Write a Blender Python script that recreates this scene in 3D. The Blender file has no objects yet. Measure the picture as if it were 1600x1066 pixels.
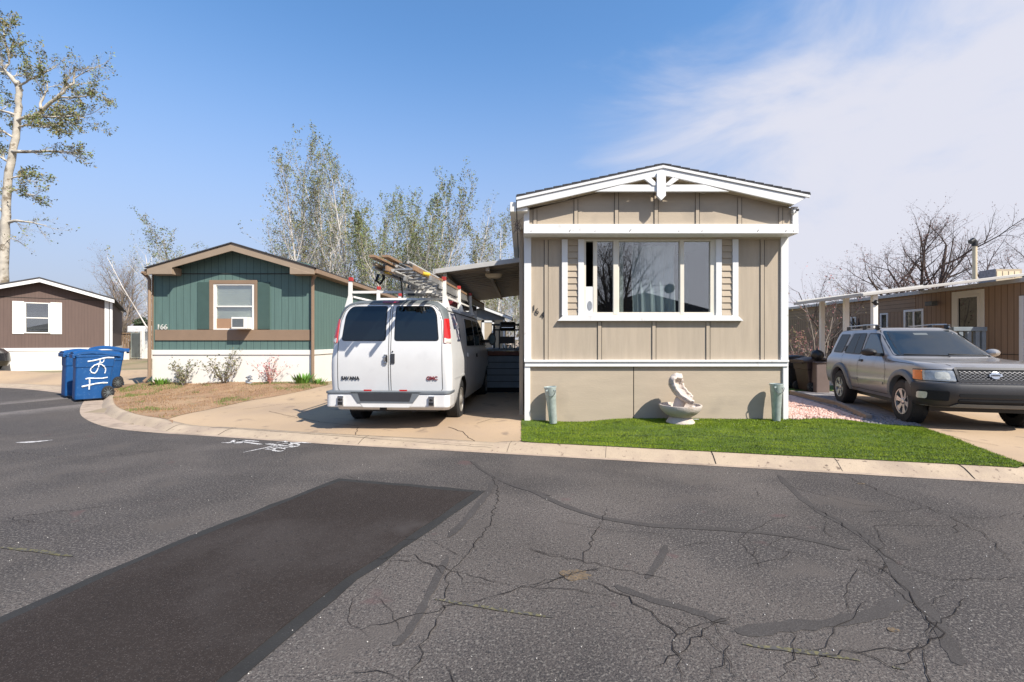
import bpy, bmesh, math, random
from mathutils import Vector, Matrix, geometry, noise as mnoise
R = math.radians
C = bpy.context.scene.collection
S = bpy.context.scene

# ------------------------------------------------------------ camera
F = 740.0            # focal length in photo pixels (1600 wide)
CX, CY, H = 815.0, 533.0, 1.5
cam = bpy.data.cameras.new('camera'); camo = bpy.data.objects.new('camera', cam); C.objects.link(camo)
camo.location = (0, 0, H); camo.rotation_euler = (R(90), 0, 0)
cam.sensor_width = 36; cam.lens = 36*F/1600; cam.shift_x = -(CX-800)/1600.0
cam.clip_start = .05; cam.clip_end = 4000
S.camera = camo
# ------------------------------------------------------------ world and sun
SUN_DIR = Vector((.70, -.65, 1.0)).normalized()      # towards the sun
elev = math.asin(SUN_DIR.z); azim = math.atan2(SUN_DIR.x, SUN_DIR.y)
W = bpy.data.worlds.new('World'); S.world = W; W.use_nodes = True
nt = W.node_tree; nt.nodes.clear()
def N(t, tree=None, **k):
    n = (tree or nt).nodes.new(t)
    for a, b in k.items(): setattr(n, a, b)
    return n
def L(a, b, tree=None): (tree or nt).links.new(a, b)
sky = N('ShaderNodeTexSky', sky_type='NISHITA', sun_disc=False)
sky.sun_elevation = elev; sky.sun_rotation = azim; sky.altitude = 1600; sky.air_density = 1.25; sky.dust_density = 1.2; sky.ozone_density = 3.5
tc = N('ShaderNodeTexCoord')
dp = N('ShaderNodeVectorMath', operation='DOT_PRODUCT'); L(tc.outputs['Generated'], dp.inputs[0]); dp.inputs[1].default_value = (.62, -.09, -.55)
nz = N('ShaderNodeTexNoise'); nz.inputs['Scale'].default_value = 2.8; nz.inputs['Detail'].default_value = 6; nz.inputs['Roughness'].default_value = .55; nz.inputs['Distortion'].default_value = .5
mp = N('ShaderNodeMapping'); mp.inputs['Scale'].default_value = (1, 1, 2.2); mp.inputs['Rotation'].default_value = (0, R(28), 0); L(tc.outputs['Generated'], mp.inputs[0]); L(mp.outputs[0], nz.inputs['Vector'])
ad = N('ShaderNodeMath', operation='MULTIPLY_ADD'); L(nz.outputs[0], ad.inputs[0]); ad.inputs[1].default_value = .78; L(dp.outputs['Value'], ad.inputs[2])
mr = N('ShaderNodeMapRange', interpolation_type='SMOOTHSTEP'); L(ad.outputs[0], mr.inputs[0])
mr.inputs[1].default_value = .17; mr.inputs[2].default_value = .50; mr.inputs[4].default_value = .95
# thin haze towards the horizon
sp = N('ShaderNodeSeparateXYZ'); L(tc.outputs['Generated'], sp.inputs[0])
hz_ = N('ShaderNodeMapRange', interpolation_type='SMOOTHSTEP'); L(sp.outputs['Z'], hz_.inputs[0]); hz_.inputs[1].default_value = .58; hz_.inputs[2].default_value = -.02; hz_.inputs[3].default_value = 0; hz_.inputs[4].default_value = .95
skm = N('ShaderNodeVectorMath', operation='MULTIPLY'); L(sky.outputs[0], skm.inputs[0]); skm.inputs[1].default_value = (1.0, 1.32, 1.48)
mxh = N('ShaderNodeMixRGB'); L(hz_.outputs[0], mxh.inputs[0]); L(skm.outputs[0], mxh.inputs[1]); mxh.inputs[2].default_value = (3.05, 3.1, 3.95, 1)
# the sum of noise and slope is recentred
mx = N('ShaderNodeMixRGB'); L(mr.outputs[0], mx.inputs[0]); L(mxh.outputs[0], mx.inputs[1]); mx.inputs[2].default_value = (4.85, 4.9, 5.5, 1)
bg = N('ShaderNodeBackground'); L(mx.outputs[0], bg.inputs[0]); bg.inputs[1].default_value = .096
wo = N('ShaderNodeOutputWorld'); L(bg.outputs[0], wo.inputs[0])
sun = bpy.data.lights.new('sun', 'SUN'); sun.energy = 4.7; sun.angle = R(.53); sun.color = (1, .93, .83)
suno = bpy.data.objects.new('sun', sun); C.objects.link(suno); suno.location = (20, -20, 30)
suno.rotation_euler = SUN_DIR.to_track_quat('Z', 'Y').to_euler()
S.view_settings.view_transform = 'Standard'; S.view_settings.look = 'None'; S.view_settings.gamma = 1; S.view_settings.exposure = .74
S.render.film_transparent = False

# ------------------------------------------------------------ materials
MATS = {}
def lin(c):
    return tuple(((x/12.92) if x <= .04045 else ((x+.055)/1.055)**2.4) for x in c)
def mat(name, col, rough=.7, var=.12, vs=3.0, bump=0.0, bs=60.0, metal=0.0, spec=.5, col2=None, c2s=1.0, c2lo=.45, c2hi=.65,
        grooves=None, coat=0.0, stretch=None, speck=None, objc=True, trans=0.0, ior=1.45):
    """procedural surface: base colour, broad variation, optional second colour in patches, grooves and fine bump"""
    m = bpy.data.materials.new(name); m.use_nodes = True; t = m.node_tree; t.nodes.clear()
    b = N('ShaderNodeBsdfPrincipled', t); o = N('ShaderNodeOutputMaterial', t); L(b.outputs[0], o.inputs[0], t)
    tcx = N('ShaderNodeTexCoord', t); vec = tcx.outputs['Object']
    if stretch:
        mpp = N('ShaderNodeMapping', t); mpp.inputs['Scale'].default_value = stretch; L(vec, mpp.inputs[0], t); sv = mpp.outputs[0]
    else: sv = vec
    n1 = N('ShaderNodeTexNoise', t); n1.inputs['Scale'].default_value = vs; n1.inputs['Detail'].default_value = 8; n1.inputs['Roughness'].default_value = .65; L(sv, n1.inputs['Vector'], t)
    mr1 = N('ShaderNodeMapRange', t); L(n1.outputs[0], mr1.inputs[0], t); mr1.inputs[1].default_value = .25; mr1.inputs[2].default_value = .75
    mr1.inputs[3].default_value = 1-var; mr1.inputs[4].default_value = 1+var
    cur = None
    if col2:
        n2 = N('ShaderNodeTexNoise', t); n2.inputs['Scale'].default_value = c2s; n2.inputs['Detail'].default_value = 6; n2.inputs['Roughness'].default_value = .6; L(sv, n2.inputs['Vector'], t)
        r2 = N('ShaderNodeMapRange', t, interpolation_type='SMOOTHSTEP'); L(n2.outputs[0], r2.inputs[0], t); r2.inputs[1].default_value = c2lo; r2.inputs[2].default_value = c2hi
        x2 = N('ShaderNodeMixRGB', t); L(r2.outputs[0], x2.inputs[0], t); x2.inputs[1].default_value = (*col, 1); x2.inputs[2].default_value = (*col2, 1); cur = x2.outputs[0]
    if speck:   # (scale, low, high, colour)
        for (ss, lo, hi, sc) in speck:
            n3 = N('ShaderNodeTexNoise', t); n3.inputs['Scale'].default_value = ss; n3.inputs['Detail'].default_value = 3; L(vec, n3.inputs['Vector'], t)
            r3 = N('ShaderNodeMapRange', t); L(n3.outputs[0], r3.inputs[0], t); r3.inputs[1].default_value = lo; r3.inputs[2].default_value = hi
            x3 = N('ShaderNodeMixRGB', t); L(r3.outputs[0], x3.inputs[0], t)
            if cur: L(cur, x3.inputs[1], t)
            else: x3.inputs[1].default_value = (*col, 1)
            x3.inputs[2].default_value = (*sc, 1); cur = x3.outputs[0]
    mul = N('ShaderNodeVectorMath', t, operation='MULTIPLY')
    if cur: L(cur, mul.inputs[0], t)
    else: mul.inputs[0].default_value = col
    L(mr1.outputs[0], mul.inputs[1], t)
    out = mul.outputs[0]; height = None
    if grooves:   # (axis, spacing, width, depthcolour)
        ax, spc, wd, gf = grooves
        se = N('ShaderNodeSeparateXYZ', t); L(vec, se.inputs[0], t)
        d1 = N('ShaderNodeMath', t, operation='DIVIDE'); L(se.outputs[ax], d1.inputs[0], t); d1.inputs[1].default_value = spc
        fr = N('ShaderNodeMath', t, operation='FRACT'); L(d1.outputs[0], fr.inputs[0], t)
        lt = N('ShaderNodeMath', t, operation='LESS_THAN'); L(fr.outputs[0], lt.inputs[0], t); lt.inputs[1].default_value = wd/spc
        x4 = N('ShaderNodeMixRGB', t); L(lt.outputs[0], x4.inputs[0], t); L(out, x4.inputs[1], t); x4.inputs[2].default_value = (*gf, 1); out = x4.outputs[0]
    L(out, b.inputs['Base Color'], t)
    b.inputs['Roughness'].default_value = rough; b.inputs['Metallic'].default_value = metal; b.inputs['Specular IOR Level'].default_value = spec
    b.inputs['Coat Weight'].default_value = coat; b.inputs['Coat Roughness'].default_value = .06
    if bump:
        n5 = N('ShaderNodeTexNoise', t); n5.inputs['Scale'].default_value = bs; n5.inputs['Detail'].default_value = 5; L(sv, n5.inputs['Vector'], t)
        bp = N('ShaderNodeBump', t); bp.inputs['Strength'].default_value = bump; bp.inputs['Distance'].default_value = .01
        L(n5.outputs[0], bp.inputs['Height'], t); L(bp.outputs[0], b.inputs['Normal'], t)
    MATS[name] = m; return m
def sr(r, g, b): return lin((r/255., g/255., b/255.))
def glassmat(name, tint, trans, rough=.02, f0=.06, edge=.85):
    """window pane: a reflective sheet over what stands behind it"""
    m = bpy.data.materials.new(name); m.use_nodes = True; t = m.node_tree; t.nodes.clear()
    o = N('ShaderNodeOutputMaterial', t); g = N('ShaderNodeBsdfGlossy', t); g.inputs['Roughness'].default_value = rough
    tr = N('ShaderNodeBsdfTransparent', t); tr.inputs[0].default_value = (*tint, 1)
    df = N('ShaderNodeBsdfDiffuse', t); df.inputs[0].default_value = (*[x*.06 for x in tint], 1)
    m1 = N('ShaderNodeMixShader', t); m1.inputs[0].default_value = trans; L(df.outputs[0], m1.inputs[1], t); L(tr.outputs[0], m1.inputs[2], t)
    lw = N('ShaderNodeLayerWeight', t); lw.inputs[0].default_value = .5; fr = N('ShaderNodeMath', t, operation='POWER'); L(lw.outputs['Facing'], fr.inputs[0], t); fr.inputs[1].default_value = 3.5
    ma = N('ShaderNodeMath', t, operation='MULTIPLY_ADD'); ma.use_clamp = True; L(fr.outputs[0], ma.inputs[0], t); ma.inputs[1].default_value = edge; ma.inputs[2].default_value = f0
    m2 = N('ShaderNodeMixShader', t); L(ma.outputs[0], m2.inputs[0], t); L(m1.outputs[0], m2.inputs[1], t); L(g.outputs[0], m2.inputs[2], t)
    L(m2.outputs[0], o.inputs[0], t); MATS[name] = m; return m

M = {}
M['tan'] = mat('tan_siding', (.40, .332, .252), .75, .10, 2.5, .25, 40, stretch=(6, 6, .5), col2=(.37, .31, .238), c2s=.4)
M['tanh'] = mat('tan_board', (.41, .340, .256), .75, .07, 2.0, .2, 40, stretch=(.6, .6, 3), col2=(.43, .355, .265), c2s=.5, speck=[(1.7, .60, .8, (.34, .285, .22))])
M['tanw'] = mat('tan_trim', (.43, .36, .27), .7, .06, 3)
M['gap'] = mat('shadow_gap', (.03, .028, .025), .9)
M['white'] = mat('white_paint', (.70, .70, .69), .5, .05, 4, .08, 30, speck=[(9, .66, .8, (.5, .47, .42))])
M['whitew'] = mat('warm_white_paint', (.74, .72, .67), .6, .04, 2, .1, 20)
M['meshg'] = mat('grille_grey', (.22, .22, .23), .4, .1, 6)
M['lampl'] = mat('headlamp_lens', (.33, .34, .34), .10, .35, 18, coat=1, metal=.25)
M['mirr'] = mat('mirror_face', (.07, .11, .13), .15, .1, 6, metal=.6)
M['cream'] = mat('window_frame_vinyl', (.66, .62, .53), .45, .04, 4)
M['shingle'] = mat('grey_shingle', (.055, .055, .06), .9, .35, 9, .6, 60)
M['black'] = mat('black_metal', (.012, .012, .013), .45, .2, 6)
M['blackp'] = mat('black_plastic', (.018, .018, .02), .6, .2, 8)
M['glass'] = glassmat('window_glass', (.88, .93, .94), .97, .01, .25)
M['glassd'] = glassmat('tinted_glass', (.06, .11, .14), .35, .02, .075, .30)
M['glassw'] = glassmat('windscreen_glass', (.20, .36, .42), .55, .02, .12, .6)
M['curtain'] = mat('curtain_cloth', (.58, .62, .62), .9, .15, 3, stretch=(14, 14, .3))
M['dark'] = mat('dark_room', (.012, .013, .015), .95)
M['green'] = mat('green_siding', (.092, .158, .142), .75, .16, 2, .2, 50, stretch=(7, 7, .5), grooves=(0, .203, .010, (.02, .045, .042)), speck=[(14, .62, .8, (.10, .18, .17))])
M['greens'] = mat('green_side_siding', (.092, .158, .142), .75, .14, 2, .2, 50, stretch=(7, 7, .5), grooves=(1, .203, .010, (.02, .045, .042)))
M['greend'] = mat('green_shutter', (.045, .085, .075), .7, .12, 3)
M['btrim'] = mat('brown_trim', (.24, .165, .11), .7, .08, 3, .1)
M['ltrim'] = mat('light_brown_fascia', (.30, .23, .165), .7, .08, 3, .1)
M['brownw'] = mat('brown_siding', (.115, .078, .066), .8, .12, 2, .2, 50, stretch=(7, 7, .5), grooves=(0, .1, .006, (.07, .045, .038)))
M['rhouse'] = mat('orange_brown_siding', (.27, .18, .115), .8, .12, 2, .2, 40, stretch=(7, 7, .5), grooves=(1, .16, .014, (.10, .06, .035)))
M['rhouseh'] = mat('orange_brown_lap', (.27, .185, .12), .8, .12, 2, .2, 40, grooves=(2, .13, .012, (.10, .06, .04)))
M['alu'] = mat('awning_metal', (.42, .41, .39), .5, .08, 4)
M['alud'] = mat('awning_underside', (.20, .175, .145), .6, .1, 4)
M['carport'] = mat('carport_metal', (.30, .25, .19), .6, .08, 4)
M['deck'] = mat('deck_board', (.16, .19, .21), .7, .15, 4, .2, 30)
M['deckr'] = mat('red_brown_board', (.15, .06, .04), .7, .3, 6, .2, 30)
M['steel'] = mat('galvanised_steel', (.44, .50, .48), .45, .3, 12, .1, 30, metal=.3)
M['chrome'] = mat('chrome', (.75, .75, .75), .15, .05, 5, metal=1)
M['alloy'] = mat('alloy_wheel', (.50, .50, .50), .32, .15, 6, metal=.8)
M['stone'] = mat('fountain_stone', (.52, .455, .41), .85, .15, 5, .8, 45, col2=(.34, .26, .19), c2s=5, c2lo=.5, c2hi=.75)
M['conc'] = mat('concrete', (.40, .29, .185), .9, .14, 1.2, .3, 80, col2=(.30, .22, .15), c2s=.6, c2lo=.4, c2hi=.7, speck=[(60, .6, .8, (.24, .19, .15)), (3, .62, .72, (.23, .17, .12))])
M['kerb'] = mat('kerb_concrete', (.38, .30, .215), .9, .14, 2.2, .4, 60, col2=(.31, .24, .18), c2s=2, c2lo=.42, c2hi=.7, speck=[(90, .6, .75, (.24, .19, .15)), (16, .64, .72, (.15, .11, .08))])
M['kerbp'] = mat('kerb_gutter', (.36, .28, .215), .9, .14, 2.2, .4, 60, col2=(.22, .17, .13), c2s=3, c2lo=.45, c2hi=.7, speck=[(90, .6, .75, (.22, .18, .14))])
M['asphR'] = None
M['patch'] = mat('asphalt_patch', (.028, .0225, .0205), .92, .12, 1.1, .5, 110, spec=.12, col2=(.040, .034, .032), c2s=.8, speck=[(70, .55, .75, (.048, .040, .037)), (38, .60, .75, (.020, .018, .018)), (160, .60, .7, (.09, .08, .075)), (1.3, .66, .75, (.048, .042, .04))])
M['tar'] = mat('tar_seal', (.015, .0145, .014), .92, .3, 4, .3, 90, speck=[(120, .62, .8, (.05, .05, .05))])
M['seal'] = mat('crack_sealant', (.058, .053, .051), .9, .14, 3, .4, 90, spec=.12, speck=[(90, .52, .75, (.085, .08, .077))])
M['crack'] = mat('crack', (.026, .023, .022), .95, spec=.05)
M['paint'] = mat('marking_paint', (.55, .53, .52), .8, .2, 20, speck=[(70, .52, .6, (.12, .12, .12))])
M['painty'] = mat('faded_yellow_paint', (.125, .115, .065), .9, .3, 20, spec=.1, speck=[(45, .42, .52, (.07, .067, .065))])
M['dirt'] = mat('dry_lawn', (.25, .145, .08), .95, .25, 3, .8, 40, col2=(.29, .185, .105), c2s=1.6, c2lo=.4, c2hi=.65, speck=[(5, .60, .72, (.12, .13, .04)), (50, .58, .7, (.15, .09, .05)), (110, .6, .7, (.42, .33, .21))])
M['ground'] = mat('far_ground', (.24, .19, .125), .95, .2, .5, .4, 20, col2=(.12, .13, .05), c2s=.15)
M['grass'] = mat('green_grass', (.10, .17, .03), .9, .25, 3, .8, 60)
M['turf'] = mat('turf_base', (.060, .100, .012), .9, .3, 5, .9, 160)
M['blade'] = mat('turf_blade', (.135, .205, .006), .7, .30, 2.2, spec=.2, col2=(.19, .25, .012), c2s=1.2, c2lo=.42, c2hi=.6, speck=[(7, .58, .70, (.055, .085, .006))], stretch=(1, 3, 1))
M['bladeshade'] = mat('turf_crease_shade', (.035, .055, .004), .8, .3, 6)  # shade of the turf's fold creases, put into the blade colour
M['blade2'] = mat('lawn_blade', (.12, .16, .035), .75, .4, 6)
M['dryblade'] = mat('dry_blade', (.27, .17, .09), .85, .35, 9)
M['pink'] = mat('pink_gravel', (.52, .33, .27), .85, .35, 14, .4, 40, col2=(.62, .47, .42), c2s=12, c2lo=.4, c2hi=.6)
M['greyg'] = mat('grey_gravel', (.22, .21, .22), .9, .45, 18, .4, 40)
M['timber'] = mat('edging_timber', (.25, .20, .16), .9, .25, 5, .4, 30, stretch=(1, 1, 6))
M['asph2'] = mat('far_asphalt', (.10, .10, .11), .9, .12, 1)
M['vanw'] = mat('van_white_paint', (.63, .63, .625), .32, .04, 3, 0, coat=.35, speck=[(2.2, .62, .8, (.55, .55, .55)), (26, .74, .8, (.3, .26, .22))])
M['vang'] = mat('van_grey_trim', (.10, .115, .12), .55, .15, 6)
M['vanch'] = mat('grey_bumper_pad', (.13, .145, .16), .55, .15, 6)
M['red'] = mat('red_lens', (.42, .012, .012), .15, .1, 6, coat=1)
M['redc'] = mat('red_plastic_cap', (.40, .035, .03), .5, .15, 6)
M['clear'] = mat('clear_lens', (.55, .55, .50), .12, .2, 25, coat=1)
M['amber'] = mat('amber_lens', (.72, .16, .02), .15, .12, 20, coat=1)
M['rubber'] = mat('tyre_rubber', (.016, .016, .017), .8, .25, 8, .3, 60)
M['hub'] = mat('steel_wheel', (.33, .31, .28), .5, .25, 8, metal=.5)
M['silver'] = mat('silver_paint', (.30, .288, .282), .28, .04, 3, metal=.45, coat=.6, speck=[(2.0, .58, .8, (.25, .22, .195))])
M['charc'] = mat('charcoal_plastic', (.030, .031, .036), .55, .12, 6, .05, 60)
M['blue'] = mat('blue_bin_plastic', (.004, .068, .225), .5, .12, 4, .05, 40, speck=[(12, .60, .8, (.03, .12, .30)), (36, .68, .75, (.18, .26, .36))])
M['spray'] = mat('white_spray', (.70, .74, .76), .7, .06, 9)
M['badge'] = mat('badge_dark', (.02, .02, .022), .5)
M['badger'] = mat('badge_red', (.16, .02, .025), .4)
M['ladder'] = mat('fibreglass_rail', (.27, .17, .10), .6, .25, 8)
M['laddera'] = mat('ladder_aluminium', (.42, .42, .41), .4, .2, 9, metal=.6)
M['yellow'] = mat('yellow_plastic', (.55, .38, .03), .5, .2, 8)
M['bark'] = mat('white_poplar_bark', (.46, .42, .355), .85, .35, 3, .6, 20, col2=(.20, .165, .12), c2s=2.2, c2lo=.52, c2hi=.62)
M['barkp'] = mat('pale_twig', (.58, .55, .52), .85, .25, 3, col2=(.38, .34, .30), c2s=1)
M['barkd'] = mat('dark_bark', (.075, .055, .048), .9, .3, 6)
M['barkg'] = mat('grey_twig', (.24, .20, .17), .9, .3, 4)
M['leaf'] = mat('young_leaf', (.16, .20, .06), .7, .4, 2.0)
M['leafo'] = mat('olive_catkin', (.20, .165, .065), .75, .35, 2.0)
M['bud'] = mat('reddish_bud', (.22, .115, .10), .8, .35, 3)
M['pinkb'] = mat('pink_blossom', (.42, .17, .17), .8, .35, 3)
M['shrub'] = mat('shrub_leaf', (.12, .125, .055), .8, .4, 4)
M['tulip'] = mat('fresh_leaf', (.12, .25, .035), .6, .25, 4)
M['conifer'] = mat('conifer_needle', (.03, .05, .02), .8, .3, 3)
M['sign'] = mat('sticker_print', (.035, .04, .075), .5, .3, 9, speck=[(11, .54, .58, (.40, .40, .42)), (16, .64, .68, (.40, .07, .05))])
M['blind'] = mat('window_blind', (.78, .72, .58), .8, .12, 3, grooves=(2, .05, .006, (.50, .45, .36)))
M['board'] = mat('brown_board', (.33, .20, .12), .8)
M['orange'] = mat('orange_plastic', (.45, .09, .035), .6)
M['cable'] = mat('pale_cable', (.5, .45, .38), .7)
M['shedw'] = mat('shed_tan', (.38, .31, .22), .8, .08, 3)
M['shedg'] = mat('shed_grey_gable', (.13, .14, .15), .8, .08, 3)
M['seat'] = mat('seat_cloth', (.06, .055, .05), .9)
M['lampg'] = mat('lamp_diffuser', (.60, .50, .34), .5)
M['figure'] = mat('grey_ornament', (.22, .24, .27), .7, .3, 20)
M['pebble'] = mat('pale_pebble', (.45, .43, .40), .8, .3, 30)
# road asphalt with broad tonal patches and aggregate
def asphalt():
    m = mat('road_asphalt', (.096, .084, .078), .93, .22, .5, .8, 90, spec=.12, col2=(.060, .054, .053), c2s=.45, c2lo=.42, c2hi=.60,
            speck=[(36, .54, .70, (.044, .042, .043)), (58, .52, .66, (.15, .138, .126)), (100, .52, .66, (.030, .029, .029)), (130, .58, .74, (.20, .18, .16)), (1.6, .60, .72, (.088, .078, .072)), (2.3, .68, .76, (.095, .066, .064))])
    # worn, gritty strips beside the two long edges of the repaired patch
    t = m.node_tree; b = [n for n in t.nodes if n.type == 'BSDF_PRINCIPLED'][0]; src = b.inputs['Base Color'].links[0].from_socket
    tcx = N('ShaderNodeTexCoord', t); nn = N('ShaderNodeTexNoise', t); nn.inputs['Scale'].default_value = 2.2; nn.inputs['Detail'].default_value = 5; L(tcx.outputs['Object'], nn.inputs['Vector'], t); tot = None
    for (p0, p1, wd, sg) in (((0, 965), (530, 748), .75, 1), ((757, 768), (370, 1066), 1.1, 1)):
        a = ((p0[0]-CX)*H/(p0[1]-CY), H*F/(p0[1]-CY)); c = ((p1[0]-CX)*H/(p1[1]-CY), H*F/(p1[1]-CY)); d = Vector((c[0]-a[0], c[1]-a[1])).normalized(); nrm = Vector((-d.y, d.x))*sg
        dt = N('ShaderNodeVectorMath', t, operation='DOT_PRODUCT'); L(tcx.outputs['Object'], dt.inputs[0], t); dt.inputs[1].default_value = (nrm.x, nrm.y, 0)
        m1 = N('ShaderNodeMath', t, operation='ADD'); L(dt.outputs['Value'], m1.inputs[0], t); m1.inputs[1].default_value = -(nrm.x*a[0]+nrm.y*a[1])
        m0 = N('ShaderNodeMath', t, operation='MULTIPLY_ADD'); L(nn.outputs[0], m0.inputs[0], t); m0.inputs[1].default_value = -.9; L(m1.outputs[0], m0.inputs[2], t)
        r_ = N('ShaderNodeMapRange', t, interpolation_type='SMOOTHSTEP'); L(m0.outputs[0], r_.inputs[0], t); r_.inputs[1].default_value = wd*.6; r_.inputs[2].default_value = -.3; r_.inputs[3].default_value = 0; r_.inputs[4].default_value = 1
        m3 = N('ShaderNodeMath', t, operation='GREATER_THAN'); L(m1.outputs[0], m3.inputs[0], t); m3.inputs[1].default_value = 0
        m4 = N('ShaderNodeMath', t, operation='MULTIPLY'); L(r_.outputs[0], m4.inputs[0], t); L(m3.outputs[0], m4.inputs[1], t)
        if tot is None: tot = m4
        else: m5 = N('ShaderNodeMath', t, operation='MAXIMUM'); L(tot.outputs[0], m5.inputs[0], t); L(m4.outputs[0], m5.inputs[1], t); tot = m5
    sc_ = N('ShaderNodeMath', t, operation='MULTIPLY_ADD'); L(tot.outputs[0], sc_.inputs[0], t); sc_.inputs[1].default_value = .75; sc_.inputs[2].default_value = 1
    vm = N('ShaderNodeVectorMath', t, operation='SCALE'); L(src, vm.inputs[0], t); L(sc_.outputs[0], vm.inputs['Scale'], t); L(vm.outputs[0], b.inputs['Base Color'], t)
    return m
M['asph'] = asphalt()

# ------------------------------------------------------------ mesh builder
class MB:
    def __init__(s): s.v = []; s.f = []; s.m = []; s.mi = 0
    def add(s, vs, fs):
        o = len(s.v); s.v += [tuple(v) for v in vs]; s.f += [tuple(o+i for i in f) for f in fs]; s.m += [s.mi]*len(fs); return s
    def box(s, x0, x1, y0, y1, z0, z1, mtx=None):
        if x0 > x1: x0, x1 = x1, x0
        if y0 > y1: y0, y1 = y1, y0
        if z0 > z1: z0, z1 = z1, z0
        vs = [(x0, y0, z0), (x1, y0, z0), (x1, y1, z0), (x0, y1, z0), (x0, y0, z1), (x1, y0, z1), (x1, y1, z1), (x0, y1, z1)]
        if mtx: vs = [mtx @ Vector(v) for v in vs]
        return s.add(vs, [(0, 3, 2, 1), (4, 5, 6, 7), (0, 1, 5, 4), (1, 2, 6, 5), (2, 3, 7, 6), (3, 0, 4, 7)])
    def pbox(s, u0, v0, u1, v1, Y, d):
        """box whose front face at depth Y spans the given picture rectangle"""
        k = Y/F
        return s.box((u0-CX)*k, (u1-CX)*k, Y, Y+d, H-(v0-CY)*k, H-(v1-CY)*k)
    def prism(s, pts, a, b, axis='y'):
        """pts in the plane across axis (xz for y, yz for x, xy for z), extruded a..b"""
        def P(p, t): return (p[0], t, p[1]) if axis == 'y' else (t, p[0], p[1]) if axis == 'x' else (p[0], p[1], t)
        n = len(pts)
        area = sum(pts[i][0]*pts[(i+1) % n][1]-pts[(i+1) % n][0]*pts[i][1] for i in range(n))
        if area < 0: pts = pts[::-1]
        if axis == 'x' or axis == 'z': flip = False
        else: flip = True
        vs = [P(p, a) for p in pts]+[P(p, b) for p in pts]
        lo, hi = tuple(range(n)), tuple(range(n, 2*n))
        sd = [(i, (i+1) % n, n+(i+1) % n, n+i) for i in range(n)]
        if not flip: fs = [lo[::-1], hi]+sd
        else: fs = [lo, hi[::-1]]+[x[::-1] for x in sd]
        return s.add(vs, fs)
    def pprism(s, uv, Y, d):
        k = Y/F; return s.prism([((u-CX)*k, H-(v-CY)*k) for u, v in uv], Y, Y+d)
    def tube(s, pts, rad, n=8, cap=True):
        pts = [Vector(p) for p in pts]; rs = rad if isinstance(rad, (list, tuple)) else [rad]*len(pts)
        o = len(s.v); up = None
        for i, p in enumerate(pts):
            d = (pts[min(i+1, len(pts)-1)]-pts[max(i-1, 0)])
            if d.length < 1e-9: d = Vector((0, 0, 1))
            d.normalize()
            if up is None: up = d.orthogonal().normalized()
            a = (up-d*up.dot(d))
            a = a.normalized() if a.length > 1e-6 else d.orthogonal().normalized()
            up = a; b = d.cross(a)
            for k in range(n):
                t = 2*math.pi*k/n; q = p+(a*math.cos(t)+b*math.sin(t))*rs[i]; s.v.append(tuple(q))
        for i in range(len(pts)-1):
            for k in range(n):
                s.f.append((o+i*n+k, o+i*n+(k+1) % n, o+(i+1)*n+(k+1) % n, o+(i+1)*n+k)); s.m.append(s.mi)
        if cap and n > 2:
            s.f.append(tuple(o+k for k in range(n))[::-1]); s.m.append(s.mi)
            e = o+(len(pts)-1)*n; s.f.append(tuple(e+k for k in range(n))); s.m.append(s.mi)
        return s
    def lathe(s, prof, n=24, mtx=None, c=(0, 0, 0), cap=True):
        o = len(s.v)
        for r, z in prof:
            for k in range(n):
                t = 2*math.pi*k/n; q = Vector((r*math.cos(t), r*math.sin(t), z))
                if mtx: q = mtx @ q
                s.v.append((q[0]+c[0], q[1]+c[1], q[2]+c[2]))
        for i in range(len(prof)-1):
            for k in range(n):
                s.f.append((o+i*n+k, o+i*n+(k+1) % n, o+(i+1)*n+(k+1) % n, o+(i+1)*n+k)); s.m.append(s.mi)
        if not cap: return s
        s.f.append(tuple(o+k for k in range(n))[::-1]); s.m.append(s.mi)
        e = o+(len(prof)-1)*n; s.f.append(tuple(e+k for k in range(n))); s.m.append(s.mi)
        return s
    def grid(s, rows, closed=False):
        o = len(s.v); nr, nc = len(rows), len(rows[0])
        for r in rows: s.v += [tuple(p) for p in r]
        for i in range(nr-1):
            for j in range(nc if closed else nc-1):
                s.f.append((o+i*nc+j, o+i*nc+(j+1) % nc, o+(i+1)*nc+(j+1) % nc, o+(i+1)*nc+j)); s.m.append(s.mi)
        return s
    def build(s, name, mats, parent=None, smooth=False, bevel=0, local=False, origin=None, recalc=False):
        me = bpy.data.meshes.new(name)
        if not isinstance(mats, (list, tuple)): mats = [mats]
        vs = s.v; org = Vector((0, 0, 0))
        if parent is not None and not local:
            inv = wm(parent).inverted(); vs = [tuple(inv @ Vector(v)) for v in vs]
        elif parent is None and not local:
            if origin is None:
                xs = [v[0] for v in vs]; ys = [v[1] for v in vs]; zs = [v[2] for v in vs]
                origin = ((min(xs)+max(xs))/2, (min(ys)+max(ys))/2, min(zs))
            org = Vector(origin); vs = [(v[0]-org[0], v[1]-org[1], v[2]-org[2]) for v in vs]
        me.from_pydata(vs, [], s.f)
        for m in mats: me.materials.append(m)
        if max(s.m, default=0) > 0: me.polygons.foreach_set('material_index', s.m)
        if recalc:
            bm = bmesh.new(); bm.from_mesh(me); bmesh.ops.recalc_face_normals(bm, faces=bm.faces); bm.to_mesh(me); bm.free()
        if smooth:
            me.polygons.foreach_set('use_smooth', [True]*len(me.polygons))
        me.update()
        o = bpy.data.objects.new(name, me); C.objects.link(o); o.location = org
        if parent is not None: o.parent = parent
        if smooth == 'auto' or (smooth and bevel):
            pass
        if bevel:
            b = o.modifiers.new('bevel', 'BEVEL'); b.width = bevel; b.segments = 2; b.limit_method = 'ANGLE'; b.angle_limit = R(40)
        if smooth == 'auto':
            me.set_sharp_from_angle(angle=R(38))
        return o
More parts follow.
